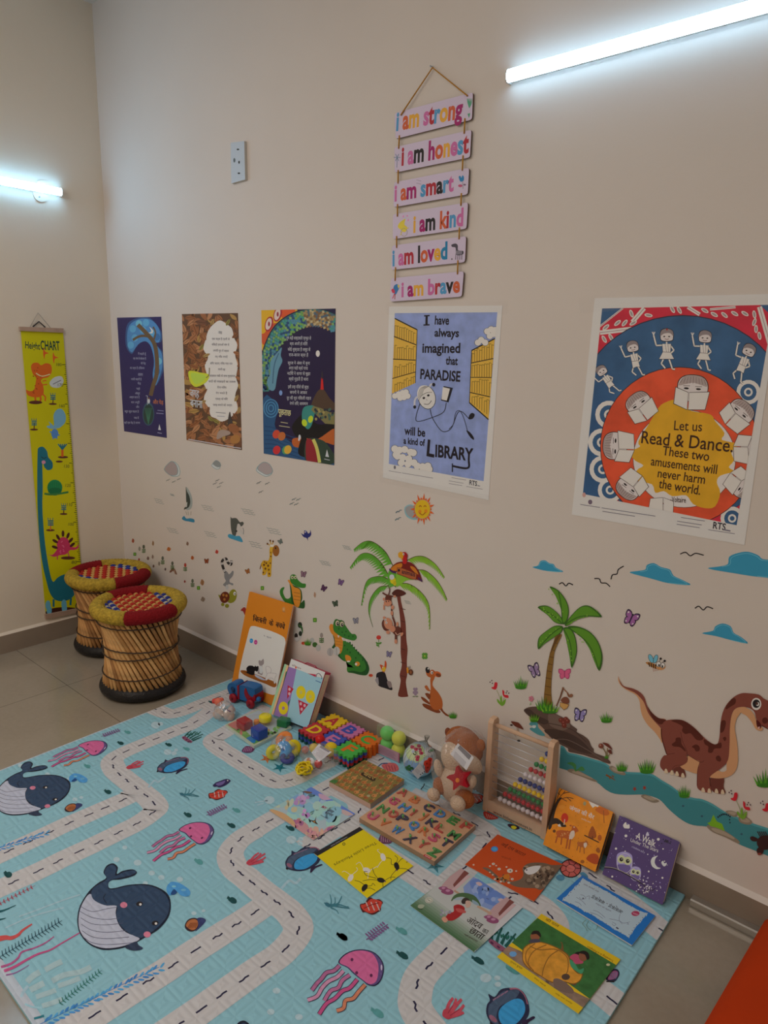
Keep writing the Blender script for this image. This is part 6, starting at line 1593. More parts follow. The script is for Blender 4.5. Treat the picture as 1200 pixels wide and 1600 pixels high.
ZGB = (640,1350,5.0105)
def greenbook(A):
    for k in range(9):
        t = k/9.0
        c = (int(52+t*96), int(78+t*66), int(50+t*90))
        dx, dy = 250*t*.62+0,-170*t*.62
        A.poly([(5+dx, 325+dy),(505+dx*.9,690+dy),(900,690-700),(430,-60)], c)
    A.poly([(500,100),(780,255),(660,370),(540,320),(430,240),(420,180)],(96,110,142)); A.blob([(470,150),(560,120),(700,220),(740,270),(680,330),(560,280)],(76,96,140)); splat(A, 600,240,90,60,[(70,90,134),(90,110,146),(110,122,150)],16,26,4)
    A.blob([(518,148),(545,140),(570,160),(545,172)],(150,128,128)); A.blob([(690,280),(715,268),(745,285),(715,298)],(150,128,128)); A.line([(585,205),(610,216)],4,(54,60,90)); A.line([(600,268),(622,276)],4,(54,60,90))
    def feet(dx, dy, s=1):
        def q(p): return [(x*s+dx, y*s+dy) for x, y in p]
        A.poly(q([(310,100),(420,20),(470,60),(330,210),(290,205),(250,170)]),(140,112,110)); A.poly(q([(340,160),(430,50),(468,70),(350,190)]),(92,48,44)); A.poly(q([(330,200),(450,85),(480,95),(350,215)]),(150,124,122)); A.blob(q([(225,190),(250,176),(290,180),(300,200),(260,210)]),(110,60,84)); A.blob(q([(245,215),(290,190),(340,210),(335,235),(290,240)]),(104,52,76)); A.ell(265*s+dx, 188*s+dy, 14,9,(140,96,116)); A.ell(300*s+dx, 208*s+dy, 18,10,(140,96,116))
    feet(0,0); feet(355,225,1.0)
    A.line([(350,208),(400,240)],16,(136,108,88)); A.line([(530,330),(640,390)],18,(140,112,92))
    A.blob([(325,292),(345,250),(390,228),(450,228),(510,250),(545,295),(556,330),(520,312),(490,300),(430,260),(370,262)],(52,74,46)); A.blob([(340,280),(380,262),(420,262),(400,280)],(120,130,136)); A.blob([(490,280),(530,300),(545,326),(500,310)],(104,120,128))
    A.blob([(405,290),(430,264),(462,272),(470,296),(440,310),(415,312)],(40,30,28)); A.blob([(440,290),(472,290),(480,320),(462,342),(440,335)],(150,122,108))
    A.blob([(345,330),(380,316),(420,330),(432,356),(412,390),(380,420),(330,444),(280,432),(300,390),(345,372)],(124,24,26)); A.blob([(360,350),(400,350),(440,370),(430,384),(380,376)],(140,60,56)); A.blob([(250,428),(275,412),(300,440),(275,458)],(156,110,90)); splat(A, 285,380,40,22,[(130,124,130),(110,104,116)],8,11,3)
    A.text('आदव', (438,450),(550,512),(34,26,24), hp=52, off=.012); A.text('का', (562,532),(606,552),(34,26,24), hp=36, off=.008); A.text('छाता', (458,530),(562,596),(34,26,24), hp=56, off=.016); A.text('मनुरी पुरकायस्थ', (424,552),(530,612),(60,48,44), hp=17); A.line([(512,415),(520,438)],4,(34,26,24))
    A.ell(152,284,31,24,(150,146,132)); A.ring(152,284,24,17,3,(90,90,80)); A.line([(140,278),(162,290)],5,(80,80,70)); A.blob([(64,330),(80,316),(116,322),(104,344),(76,350)],(120,124,104)); A.line([(66,348),(100,354)],4, INK)
LW = [(5,325),(885,340),(505,690)]
pl, pr_, pb_ = (FL.at(*px(ZGB, p),.0045) for p in LW)
tp = seen(pl + pr_ - pb_); tpz = ((tp[0]-ZGB[0])*ZGB[2],(tp[1]-ZGB[1])*ZGB[2])
flat_book('white and green picture book with a child under an umbrella and giant feet', ZGB, [tpz, (885,340),(505,690),(5,325)],.0045,(148,144,142), greenbook, 'books lying on the play mat')

ZPK = (770,1420,4.5333)
def pumpkin(A):
    G = (40,78,38); A.poly([(320,62),(895,392),(690,640),(130,235)], G, noise=.25, nscale=40.0)
    A.poly([(318,66),(345,35),(905,358),(885,405)],(166,136,20)); A.poly([(60,300),(110,262),(200,300),(330,440),(520,560),(690,640),(640,700),(330,520)],(104,84,70), noise=.25, nscale=40.0)
    splat(A, 440,520,140,60,[(84,68,60),(120,96,80),(70,54,50)],20,22,5); A.poly([(30,340),(62,308),(640,700),(606,742)],(166,136,20))
    A.blob([(208,330),(215,280),(260,245),(330,232),(400,250),(470,280),(540,330),(560,400),(600,450),(638,460),(620,510),(570,536),(500,520),(420,524),(340,480),(260,430),(215,380)],(96,64,22)); A.blob([(214,328),(222,284),(262,252),(330,238),(400,256),(466,286),(530,334),(552,404),(596,456),(630,466),(612,508),(568,528),(500,512),(420,516),(340,472),(264,424),(220,376)],(160,108,34), noise=.2, nscale=40.0)
    for p in ([(300,245),(240,300),(236,370),(270,425)],[(380,255),(290,300),(250,380),(290,440)],[(470,290),(400,340),(360,420),(350,475)],[(480,300),(530,350),(530,440),(500,480)],[(260,262),(330,290),(430,285),(480,300)]): A.line(p, 7,(112,72,26), sm=5)
    A.blob([(484,290),(488,250),(478,236),(490,238),(498,262),(500,295)],(92,62,34))
    for x, y, c2 in ((300,195,(54,50,60)),(605,345,(140,56,76))):
        A.ell(x, y, 34,32,(110,64,42)); A.blob([(x-28, y-14),(x-14, y-38),(x+24, y-38),(x+42, y-8),(x+36, y+6),(x+10, y-16)],(24,18,16)); A.blob([(x-46, y+34),(x-20, y+20),(x+30, y+22),(x+30, y+42),(x-30, y+46)], c2)
    A.blob([(545,345),(575,320),(610,330),(620,370),(590,378)],(140,54,76)); A.ell(640,335,32,36,(104,62,42)); A.blob([(604,312),(640,296),(676,312),(684,350),(668,360),(650,324)],(22,16,16)); A.blob([(545,360),(580,385),(610,430),(645,420),(630,460),(590,440),(555,410)],(50,110,76)); A.ell(517,482,30,22,(60,44,36)); A.blob([(430,500),(480,500),(560,560),(570,600),(500,590),(440,560)],(90,72,62))
    A.ell(143,320,26,20,(80,118,156)); A.blob([(66,290),(110,270),(170,300),(120,300)],(120,90,70))
    A.text('की दाल', (370,80),(462,132),(84,40,16), hp=26, off=.02); A.text('Traveling in a Pumpkin', (858,366),(672,262),(110,70,14), hp=-18); A.text('प्रथम बुक्स', (120,376),(205,430),(90,56,14), hp=14); A.text('लेखन कहानी', (290,490),(370,552),(90,56,14), hp=14); A.text('चित्र कथा सचित्र', (440,600),(560,676),(90,56,14), hp=12); A.ell(817,396,14,9,(150,140,110))
flat_book('yellow edged picture book with a giant pumpkin on green, nearest the front of the mat', ZPK, [(345,35),(905,358),(606,742),(30,340)],.0048,(166,136,20), pumpkin, 'books lying on the play mat')

ZBL = (880,1370,5.95)
def bluebook(A):
    e0 = [(185,10),(250,50),(330,92),(420,140),(500,190),(560,232),(640,275),(720,318),(790,335)]; e1 = [(790,335),(775,365),(750,382),(730,410),(715,430),(690,450),(668,480),(650,505),(640,530),(620,545),(612,572)]; e2 = [(612,572),(540,525),(470,490),(400,440),(330,398),(260,350),(200,328),(130,280),(60,248),(-10,222)]; e3 = [(-10,222),(0,195),(40,170),(60,140),(95,110),(110,85),(140,70),(150,40)]
    def scal(e, k=5):
        out = []
        for i in range(len(e)-1):
            (x0, y0),(x1, y1) = e[i], e[i+1]; out += [(x0, y0),((x0+x1)/2+random.uniform(-3,3),(y0+y1)/2+k)]
        return out
    A.poly(scal(e0,6)+scal(e1,-4)+scal(e2,-6)+scal(e3,4),(134,146,162))
    for e in (e0, e1, e2, e3):
        for x, y in e: A.ell(x*.97+12, y*.97+9,4,4,(40,50,80))
    A.text('अक्कड़ - बक्कड़', (562,318),(276,168),(30,28,40), hp=-34, off=.03); A.text('कविता की किताब', (450,316),(306,240),(70,72,90), hp=-16); A.text('बाल पुस्तक माला', (335,135),(196,60),(70,72,90), hp=-14)
    A.ell(672,341,38,24,(130,40,64)); A.line([(645,332),(700,352)],4,(160,120,130)); A.line([(650,342),(692,358)],3,(160,120,130))
    for p in ([(160,165),(190,175),(210,200),(170,210),(150,190)],[(120,190),(170,220),(210,260)],[(215,185),(245,178),(240,210)],[(110,230),(150,245),(170,270)],[(430,390),(520,410),(560,430),(620,420)],[(530,345),(520,400),(550,440)],[(455,420),(490,440),(470,455),(455,435)],[(590,425),(610,440),(590,440)],[(280,310),(330,330),(390,380)],[(250,330),(320,355),(370,390)]): A.line(p, 3,(70,74,96), sm=4)
    A.line([(492,470),(514,484)],12,(50,50,66)); A.ell(185,200,8,6,(50,52,70))
flat_book('blue bordered booklet with a pale scalloped panel, nearest the purple owl book', ZBL, [(178,-16),(857,361),(640,634),(-62,202)],.0072,(24,84,140), bluebook, 'books lying on the play mat')

# ------------------------------------------------------------ books leaning on the wall
def lean_plane(z, BL, BR, TL, ytop, lift=0):
    b, r = FL.at(*px(z, BL), BASE+lift), FL.at(*px(z, BR), BASE+lift)
    t = Plane((0, ytop, 0),(0,-1,0)).at(*px(z, TL))
    n = (r-b).cross(t-b).normalized()
    if n.dot(CAM-b) < 0: n = -n
    return Plane(b, n), b, r, t
def pxof(z, P):
    q = seen(P); return ((q[0]-z[0])*z[2],(q[1]-z[1])*z[2])
def rcorner(q, f=.06):
    out = []
    for i in range(4):
        p, a, b = q[i], q[i-1], q[(i+1) % 4]
        A_ = (p[0]+(a[0]-p[0])*f, p[1]+(a[1]-p[1])*f); B_ = (p[0]+(b[0]-p[0])*f, p[1]+(b[1]-p[1])*f)
        for t in (0,.5,1):
            out.append(tuple((1-t)**2*A_[k]+2*t*(1-t)*p[k]+t*t*B_[k] for k in range(2)))
    return out
def leaning(label, z, quad, ytop, t, c, draw, name='board_book', group=None, edge=(140,124,100), rnd=.05, cat='book'):
    TL, TR, BR, BL = quad
    pl_, b, r, tt = lean_plane(z, BL, BR, TL, ytop)
    pl_, b, r, tt = lean_plane(z, BL, BR, TL, ytop, t*pl_.n.z+.001)
    root = empty(name, (b+r)/2 + Vector((0,.01,0)), label, cat, group)
    out = rcorner(quad, rnd) if rnd else quad
    pg = mat(edge, 'L', .6)
    A = Sheet(pl_, .0004, 'L', .4, z=z); slab(A, pl_, out, -.0008,.0004, mat(c, 'L', .4), z=z); A.quad = quad; A.h = .0005
    cx, cy = sum(p[0] for p in quad)/4, sum(p[1] for p in quad)/4
    F_ = [pl_.at(*px(z, p),.0004) for p in out]; ctr = sum(F_, Vector())/len(F_)
    def block(h0, h1, g, m_, nm):
        m = MB(); q = [ctr+(p-ctr)*g - pl_.n*(.0004-h1) for p in F_]; w_ = [p - pl_.n*(h1-h0) for p in q]; n = len(q)
        m.add(q+w_, [list(range(n)), list(range(n, 2*n))[::-1]] + [[i, (i+1) % n, n+(i+1) % n, n+i] for i in range(n)], m_); m.build(nm, root)
    block(-t+.0009,-.0009,.985, pg, 'pages'); block(-t, -t+.0008,1, mat(c, 'L', .4), 'back_cover')
    draw(A); A.build('front_cover', root)
    return root
ZLB = (840,1220,5.0)
def deerbook(A):
    A.poly([(170,55),(590,245),(450,712),(42,497)],(164,92,14), noise=.1, nscale=30.0)
    for k in range(50):
        u, v = random.random(), random.random(); A.ell(42+400*u+130*(1-v),497+200*u-430*(1-v)*.98,3,3,(120,58,10))
    K = (28,16,10)
    A.blob([(82,370),(110,250),(140,170),(165,140),(190,130),(160,180),(135,250),(108,365)], K)
    for p in ([(150,160),(200,100),(260,90)],[(160,150),(230,130),(280,140)],[(150,155),(170,90),(190,65)],[(200,100),(215,80)],[(230,130),(262,160)],[(190,140),(230,160)],[(175,110),(150,85)]): A.line(p, 5, K, sm=3, w1=2)
    A.blob([(105,300),(150,292),(190,320),(225,355),(190,360),(150,335),(110,340)], K); A.poly([(155,345),(175,335),(185,360),(165,358)],(150,140,128))
    A.ell(212,290,28,38,(140,30,12)); A.line([(212,300),(206,345)],9,(150,120,100)); A.ell(190,205,26,16,(180,96,24)); 
    A.blob([(145,400),(180,385),(250,392),(265,380),(272,350),(300,360),(320,392),(300,402),(285,430),(260,460),(200,445),(160,440)],(128,58,18)); A.blob([(258,400),(285,390),(288,430),(262,460),(245,450)],(150,132,116)); A.ell(258,350,9,7,(128,58,18)); A.ell(285,362,5,5,(160,140,120))
    for p in ([(155,430),(140,485)],[(190,440),(182,500)],[(235,455),(222,530)],[(258,455),(244,535)]): A.line(p, 11,(120,54,18), w1=6)
    for k in range(12): A.ell(170+random.uniform(0,80),405+random.uniform(0,25),3,3,(160,120,70))
    A.blob([(310,480),(340,478),(368,475),(380,465),(396,490),(372,520),(320,510)],(126,64,22)); A.blob([(360,490),(382,484),(384,510),(365,525)],(150,132,116))
    for p in ([(316,505),(306,545)],[(335,510),(330,560)],[(362,515),(364,570)]): A.line(p, 8,(120,60,20), w1=5)
    A.blob([(395,430),(428,352),(460,430),(430,452)],(110,50,12)); A.line([(428,430),(430,455)],7,(70,36,12)); A.line([(365,425),(480,482)],9,(54,28,10), w1=3); A.ell(485,445,16,24,(124,56,14)); A.blob([(380,610),(420,570),(470,580),(478,640),(440,650)],(124,44,10)); A.blob([(450,230),(480,205),(540,220),(560,260),(520,270)],(140,66,14)); A.line([(520,330),(515,230)],6,(110,54,14)); A.blob([(455,545),(470,520),(490,545),(478,565)],(110,54,14)); A.ell(350,632,16,14,(110,58,10)); A.ell(130,393,12,12,(70,36,10))
    A.poly([(395,152),(420,160),(485,190),(470,205),(450,198),(430,212),(412,186)],(160,154,150)); A.blob([(355,180),(365,162),(380,172),(370,195)],(110,100,70))
    A.text('जंगल की सैर', (246,222),(438,302),(166,158,146), hp=44, off=.02); A.text('सचित्र कथा', (340,300),(415,332),(160,140,120), hp=15)
leaning('orange board book with deer, leaning on the wall beside the abacus', ZLB, [(170,55),(590,245),(450,712),(42,497)],-.020,.019,(164,92,14), deerbook, group='board books leaning on the wall', edge=(70,58,54))
def owlbook(A):
    A.poly([(640,270),(1110,480),(975,970),(505,730)],(56,40,74))
    r_ = random.Random(4); W_ = (158,150,168)
    def q(u, v): return (505+470*u+135*(1-v)*1.0,730+240*u-460*(1-v)-0*u*30)
    for k in range(70): x, y = q(r_.random(), r_.random()); s = r_.choice([2,2,3,5]); A.ell(x, y, s, s, r_.choice([W_, (110,98,130)]))
    for x, y, s in ((690,430,11),(943,457,11),(612,530,9),(583,748,8),(868,708,7),(975,758,8),(980,532,6)): A.ell(x, y, s, s, W_)
    A.blob([(668,345),(690,322),(698,345),(716,340),(718,370),(695,372),(676,368)], W_); A.blob([(845,425),(858,398),(872,425),(858,430)],(140,132,150))
    A.text('A Walk', (766,450),(915,518),(164,158,172), hp=56, off=.012); A.text('Under The Stars', (724,474),(940,560),(156,148,166), hp=30); A.text('a bedtime story', (735,520),(836,568),(130,122,146), hp=18)
    def owl(x, y, s):
        A.blob([(x-70*s, y-20*s),(x-60*s, y-80*s),(x, y-100*s),(x+60*s, y-70*s),(x+66*s, y),(x+48*s, y+60*s),(x, y+76*s),(x-56*s, y+50*s)],(116,104,136)); A.blob([(x-66*s, y+30*s),(x-50*s, y+8*s),(x+40*s, y+18*s),(x+46*s, y+66*s),(x, y+86*s),(x-50*s, y+66*s)],(76,62,100))
        for e in (-28,26): A.ell(x+e*s, y-28*s+e*.25*s, 34*s, 36*s, (140,138,104)); A.ell(x+e*s, y-26*s+e*.25*s, 16*s, 17*s, INK); A.ell(x+e*s+4*s, y-30*s+e*.25*s, 4*s, 4*s, W_)
        A.poly([(x-5*s, y-14*s),(x+5*s, y-12*s),(x-2*s, y+2*s)],(150,120,50)); A.ring(x, y, 64*s, 84*s, 3*s, W_)
    owl(680,645,.92); owl(766,730,.62)
    A.line([(515,680),(600,690),(700,735),(800,795),(850,830)],8,(30,22,36), sm=5); A.line([(515,672),(600,682),(700,727),(800,787)],3,(130,122,90), sm=5); A.line([(800,790),(790,850),(800,890)],5,(30,22,36), sm=4); A.line([(830,820),(880,860),(920,840)],5,(30,22,36), sm=4)
    for k in range(60): A.ell(860+r_.gauss(0,46),830+r_.gauss(0,36), r_.choice([4,6,8]), r_.choice([3,5]), r_.choice([W_, (140,130,150),(60,46,70),(180,176,180)]), rot=r_.uniform(0,90))
    for k in range(20): A.ell(1000+r_.gauss(0,22),472+r_.gauss(0,9),6,4,(24,18,34), rot=r_.uniform(0,90))
    A.blob([(918,590),(940,586),(922,605),(915,640),(935,672),(962,682),(930,690),(895,668),(884,630),(895,602)],(150,146,156), n=4); A.blob([(966,640),(980,625),(990,645),(1008,640),(1004,660),(985,668)],(150,146,156))
leaning('purple board book with two white owls, leaning on the wall', ZLB, [(640,270),(1110,480),(975,970),(505,730)],-.020,.019,(56,40,74), owlbook, group='board books leaning on the wall', edge=(150,136,110))
ZT = (360,920,7.059)
tbl = FL.at(*px(ZT, (10,1059)), BASE); ttl = Plane((0,-.022,0),(0,-1,0)).at(*px(ZT, (210,30))); ttr = Plane((0,-.022,0),(0,-1,0)).at(*px(ZT, (690,180)))
tbr = tbl + (ttr-ttl)*1.0; tbr.z = tbl.z
def catbook(A):
    K_ = (18,16,18)
    for t, p0, p1, hp in (('\u093fब', (246,352),(302,367),74),('ल', (298,366),(340,377),56),('ली', (332,375),(395,392),76),('के', (424,400),(470,413),74),('ब', (498,420),(530,429),56),('च', (526,428),(562,438),56),('चे', (554,436),(598,449),78)):
        A.text(t, p0, p1, K_, hp=hp, off=.05)
    A.poly(smooth([(215,432),(250,410),(320,425),(460,470),(570,520),(604,560),(606,640),(590,800),(560,960),(520,1120),(480,1170),(400,1150),(250,1100),(120,1060),(92,1010),(95,930),(130,760),(180,560)], True, 4),(156,154,164))
    A.text('ए. खुशी', (365,520),(450,552),(80,76,86), hp=18); A.ell(231,573,19,26,(24,100,156)); A.ell(279,589,19,26,(140,36,92)); A.line([(222,572),(240,576)],4,(140,150,160)); A.line([(270,588),(288,592)],4,(150,140,150))
    A.blob([(110,905),(160,900),(260,935),(400,990),(500,1035),(505,1075),(470,1085),(380,1045),(260,1000),(150,950)],(112,62,20))
    K = (14,12,14); A.blob([(180,920),(176,880),(200,850),(240,848),(264,860),(275,846),(285,858),(308,852),(310,885),(295,915),(270,905),(262,945),(230,950),(150,915),(120,902)], K)
    A.blob([(310,800),(320,788),(340,795),(362,772),(370,800),(366,830),(350,848),(358,900),(350,950),(320,940),(300,930),(315,880),(325,850),(316,835)],(110,98,94)); A.blob([(322,860),(345,850),(358,900),(345,935),(320,920)],(150,146,150))
    for p in ([(390,880),(400,855),(430,862),(450,890),(440,930),(410,950)],[(400,950),(420,930),(500,935),(505,960),(490,990),(495,1040),(480,1040),(470,990),(430,985),(400,1010),(385,1000)]): A.blob(p, (164,160,166)); A.line(p, 3,(110,100,100), closed=True, sm=4)
    A.blob([(270,945),(320,965),(390,1005),(350,1005),(285,975)],(130,132,150))
    A.ell(588,225,17,24,(160,110,60)); A.ring(588,225,14,20,3,(110,84,64)); A.line([(575,250),(605,256)],4,(100,76,60))
leaning('tall orange picture book with kittens, leaning on the wall near the stools', ZT, [(210,30),(690,180), pxof(ZT, tbr),(10,1059)],-.022,.008,(152,88,22), catbook, name='picture_book', group=None, edge=(160,150,152), rnd=.0)

# ------------------------------------------------------------ cane stools
CANE = [mat(c, 'F', .5, noise=.22, nscale=45.0) for c in ((140,100,58),(126,88,48),(150,112,68),(112,76,42))]
YEL = mat((128,102,30), 'F', .75, noise=.3, nscale=70.0, bump=.9, bscale=130.0); RED = mat((92,4,10), 'F', .85, bump=.7, bscale=160.0)
TYRE = mat((17,15,15), 'F', .38, bump=.3, bscale=120.0); TWINE = mat((44,34,26), 'F', .8)
def stool(cx, cy, rot, label, top=.395):
    root = empty('cane_stool', (cx, cy, 0), label, 'stool', 'cane stools in the corner')
    c = Vector((cx, cy, 0))
    # tyre base
    m = MB(); n = 40
    prof = [(.150+.033*math.cos(a),.031+.030*math.sin(a)) for a in (2*PI*i/14 for i in range(15))]
    m.lathe(prof, TYRE, 48, c); m.build('tyre_base', root, c)
    zb, zt = .045, top-.012
    N = 46; rb, rt, rw = .163,.172,.150
    def cane_pts(a, twist, r0=0):
        out = []
        for k in range(7):
            t = k/6; x0 = Vector((rb*math.cos(a), rb*math.sin(a), zb)); x1 = Vector((rt*math.cos(a+twist), rt*math.sin(a+twist), zt))
            p = x0.lerp(x1, t); q = p.xy; p = Vector((q.x, q.y, p.z)); out.append(c + p)
        return out
    proto = None
    for i in range(N):
        a = 2*PI*i/N
        if proto is None:
            m = MB(); m.tube(cane_pts(0,-1.05),[.0082,.0086,.008,.0086,.008,.0084,.0078], CANE[0],7)
            proto = m.build('bamboo_cane', root, c)
            protos = [proto.data]
            for q in range(1,4):
                d = proto.data.copy(); d.materials[0] = CANE[q]; protos.append(d)
            o = proto
        else:
            o = proto.copy(); COL.objects.link(o); o.parent = root; o.matrix_parent_inverse = Matrix.Translation(root.location).inverted()
        o.data = random.choice(protos); o.rotation_euler.z = -a; o.location = c
    # solid lining added to block see-through; shade between canes is in its dark colour
    m = MB(); m.lathe([(.135,.05),(.112,.2),(.142, zt)], mat((40,28,18), 'F', .9),40, c); m.build('gap_shade_lining', root, c)
    # twine bands
    for z, r, amp in ((.20,.150,.012),(.215,.151,-.012),(.105,.156,.004),(.335,.166,.003)):
        pts = [c + Vector(((r+.0085)*math.cos(2*PI*k/72),(r+.0085)*math.sin(2*PI*k/72), z + amp*math.sin(2*PI*k/72+rot) + .0022*(k % 2))) for k in range(72)]
        m = MB(); m.tube(pts, .0028, TWINE, 5, closed=True); m.build('twine_band', root)
    # rope-wrapped rim in four segments
    zr, Rm, rr = top-.012,.168,.032
    def seg(a0, a1, mt, nm, lab):
        m = MB(); k = max(6, int((a1-a0)/.045)); vs = []; fs = []; S = 14
        for i in range(k+1):
            a = a0+(a1-a0)*i/k; r2 = rr*(1.0 + (.05 if i % 2 else -.03)) * (.97 if i in (0, k) else 1)
            for j in range(S):
                b = 2*PI*j/S; R = Rm + r2*math.cos(b); vs.append(c + Vector((R*math.cos(a), R*math.sin(a), zr + r2*.92*math.sin(b))))
        for i in range(k):
            for j in range(S): fs.append([i*S+j, (i+1)*S+j, (i+1)*S+(j+1) % S, i*S+(j+1) % S])
        fs.append([j for j in range(S)]); fs.append([k*S+j for j in range(S)][::-1])
        m.add(vs, fs, mt, True); o = m.build(nm, root); o['label'] = lab
    h = .60
    seg(rot-h, rot+h, RED, 'red_rim_wrap', 'red wrapped part of the rim'); seg(rot+PI-h*.9, rot+PI+h*.9, RED, 'red_rim_wrap', 'red wrapped part of the rim')
    seg(rot+h, rot+PI-h*.9, YEL, 'yellow_rim_wrap', 'yellow rope wrapped part of the rim'); seg(rot+PI+h*.9, rot+2*PI-h, YEL, 'yellow_rim_wrap', 'yellow rope wrapped part of the rim')
    # woven seat: strips over and under
    m = MB(); G = 11; s = 2*.140/G; ca, sa = math.cos(rot), math.sin(rot)
    cols = {'r': mat((120,24,16), 'F', .8), 'y': mat((142,106,54), 'F', .8), 'b': mat((24,32,84), 'F', .8), 'w': mat((128,118,98), 'F', .8)}
    m.lathe([(0, zr+.002),(.145, zr+.002)], cols['y'],32, c)
    for i in range(G):
        for j in range(G):
            u = -.140 + (i+.5)*s; v = -.140+(j+.5)*s
            if math.hypot(u, v) > .139: continue
            band = abs(v) < .089
            odd = (i + j) % 2
            kcol = ('r' if odd else 'y') if band else ('b' if odd else 'w')
            z = zr + (.009 if odd else .006)
            hu, hv = s*.47, s*.47
            P4 = []
            for du, dv, dz in ((-hu, -hv, -.004),(hu, -hv, -.004),(hu, hv, -.004),(-hu, hv, -.004),(-hu*.6,-hv*.3,.003),(hu*.6,-hv*.3,.003),(hu*.6, hv*.3,.003),(-hu*.6, hv*.3,.003)):
                x, y = u+du, v+dv; P4.append(c + Vector((x*ca - y*sa, x*sa + y*ca, z+dz)))
            m.add(P4,[[4,5,6,7],[0,1,5,4],[1,2,6,5],[2,3,7,6],[3,0,4,7]], cols[kcol])
    m.build('woven_seat', root)
    return root
def rim_angle(cx, cy, p, z=.395):
    q = Plane((0,0, z),(0,0,1)).at(*p); return math.atan2(q.y-cy, q.x-cx)
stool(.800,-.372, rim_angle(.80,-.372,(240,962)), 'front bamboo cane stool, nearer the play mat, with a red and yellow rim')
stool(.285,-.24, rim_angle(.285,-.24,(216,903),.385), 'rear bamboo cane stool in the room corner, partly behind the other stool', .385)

# ------------------------------------------------------------ toys along the wall
def at_y(p, y, z=(0,0,1)): return Plane((0, y, 0),(0,-1,0)).at(*px(z, p))
def rw(P, r): return r*((P-CAM).dot(CFW))/CF
def F(c, **k): return mat(c, 'F', k.pop('rough', .45), **k)

# --- alphabet board
ZAB = (550,1220,5.714)
QA = [(450,60),(1105,395),(735,720),(65,330)]
ab = empty('alphabet_puzzle', FL.at(*px(ZAB, (590,375)), BASE), 'wooden alphabet puzzle board with coloured letters in clear wrap, on the mat', 'puzzle')
PLY = F((150,112,82), noise=.1, nscale=25.0)
m = MB(); slab(m, FL, QA, BASE, .017, PLY, F((112,84,62)), z=ZAB); m.build('board', ab)
PKC, ORC, NVC, BLC, GRC, RDC = (142,52,76),(150,82,44),(32,30,52),(44,92,138),(40,96,44),(136,54,44)
LET = [('A', 460,100, RDC),('B', 565,165, ORC),('C', 685,235, NVC),('D', 790,292, BLC),('E', 905,350, GRC),('F', 1018,400, RDC),('G', 375,175, PKC),('H', 470,232, BLC),('I', 552,280, RDC),('J', 640,318, ORC),('K', 715,370, NVC),('L', 795,418, RDC),('M', 912,480, GRC),('N', 278,245, GRC),('O', 370,292, RDC),('P', 455,332, NVC),('Q', 550,395, BLC),('R', 650,445, ORC),('S', 735,502, PKC),('T', 840,548, NVC),('U', 185,310, PKC),('V', 290,368, ORC),('W', 405,435, BLC),('X', 520,512, NVC),('Y', 635,562, RDC),('Z', 735,634, GRC)]
KNB = F((70,118,60)); kdata = None
for ch, x, y, col in LET:
    A = Art(FL, .021, 'F', .35, z=ZAB)
    vs, fs = glyphs(ch, .02)
    c0 = FL.at(*px(ZAB, (x, y)),.021); du = (FL.at(*px(ZAB, (x+60, y+32)),.021)-c0).normalized(); dv = Vector((0,0,1)).cross(du)
    cx_ = (min(v[0] for v in vs)+max(v[0] for v in vs))/2; cy_ = (min(v[1] for v in vs)+max(v[1] for v in vs))/2
    w_ = max(v[0] for v in vs)-min(v[0] for v in vs)
    sx = .034/max(.45, w_)*(.95 if ch not in 'IJ' else .6); sy = .034/.72
    P0 = [c0 + du*((v[0]-cx_)*sx) + dv*((v[1]-cy_)*sy) for v in vs]
    mm = A.col(col); A.add(P0,[f for f, _ in fs], mm)
    # sides of the raised letter
    cnt = {}
    for f, _ in fs:
        for i in range(len(f)):
            e = (f[i], f[(i+1) % len(f)]); cnt.setdefault(tuple(sorted(e)),[]).append(e)
    dn = Vector((0,0,-.005))
    for e in cnt.values():
        if len(e) == 1:
            a, b = P0[e[0][0]], P0[e[0][1]]; A.add([a, b, b+dn, a+dn],[[0,1,2,3]], mm)
    lo = A.build('letter_piece', ab, c0 - Vector((0,0,.004)))
    if kdata is None:
        m = MB(); m.lathe([(0,.012),(.003,.0115),(.0042,.009),(.003,.005),(.002,0)], KNB, 12, c0); k = m.build('knob', lo, c0); kdata = k.data
    else:
        k = bpy.data.objects.new('knob', kdata); COL.objects.link(k); k.location = c0; k.parent = lo; k.matrix_parent_inverse = Matrix.Translation(lo.location).inverted()
A = Art(FL, .0172, 'F', z=ZAB); A.poly([(650,655),(715,690),(700,705),(635,668)],(140,26,30)); A.line([(652,666),(700,692)],5,(160,130,130)); A.build('maker_label', ab)
wrap_on(ab, ZAB, QA, .0335,1.04,.05)

# --- abacus
ZA = (740,1110,7.275)
aBL, aBR = FL.at(753.7,1265, BASE), FL.at(852,1313.5, BASE)
adir = (aBR-aBL).normalized(); aW = (aBR-aBL).length; anrm = Vector((adir.y, -adir.x, 0)).normalized()
if anrm.dot(CAM-aBL) < 0: anrm = -anrm
APL = Plane(aBL, anrm)
aH = APL.at(763,1124).z - aBL.z
ar = empty('abacus', (aBL+aBR)/2, 'wooden bead abacus with ten wires standing against the wall', 'abacus')
AW = F((150,118,92), noise=.08, nscale=18.0, rough=.5)
def af(x, d, z): return aBL + adir*x - anrm*d + Vector((0,0, z))
def post(x0):
    prof = [(0,0),(.062,0),(.060,.03),(.046, aH*.6),(.042, aH-.012),(.034, aH),(.012, aH),(.004, aH-.012),(.003, aH*.6)]
    m = MB(); m.prism(prof, x0, x0+.0175, AW, lambda a, b, h: af(h, a, b)); m.build('side_post', ar)
post(0); post(aW-.0175)
m = MB(); m.prism([(.002,.004),(.052,.004),(.052,.026),(.002,.026)],.0175, aW-.0175, AW, lambda a, b, h: af(h, a, b)); base_ = m.build('base_bar', ar)
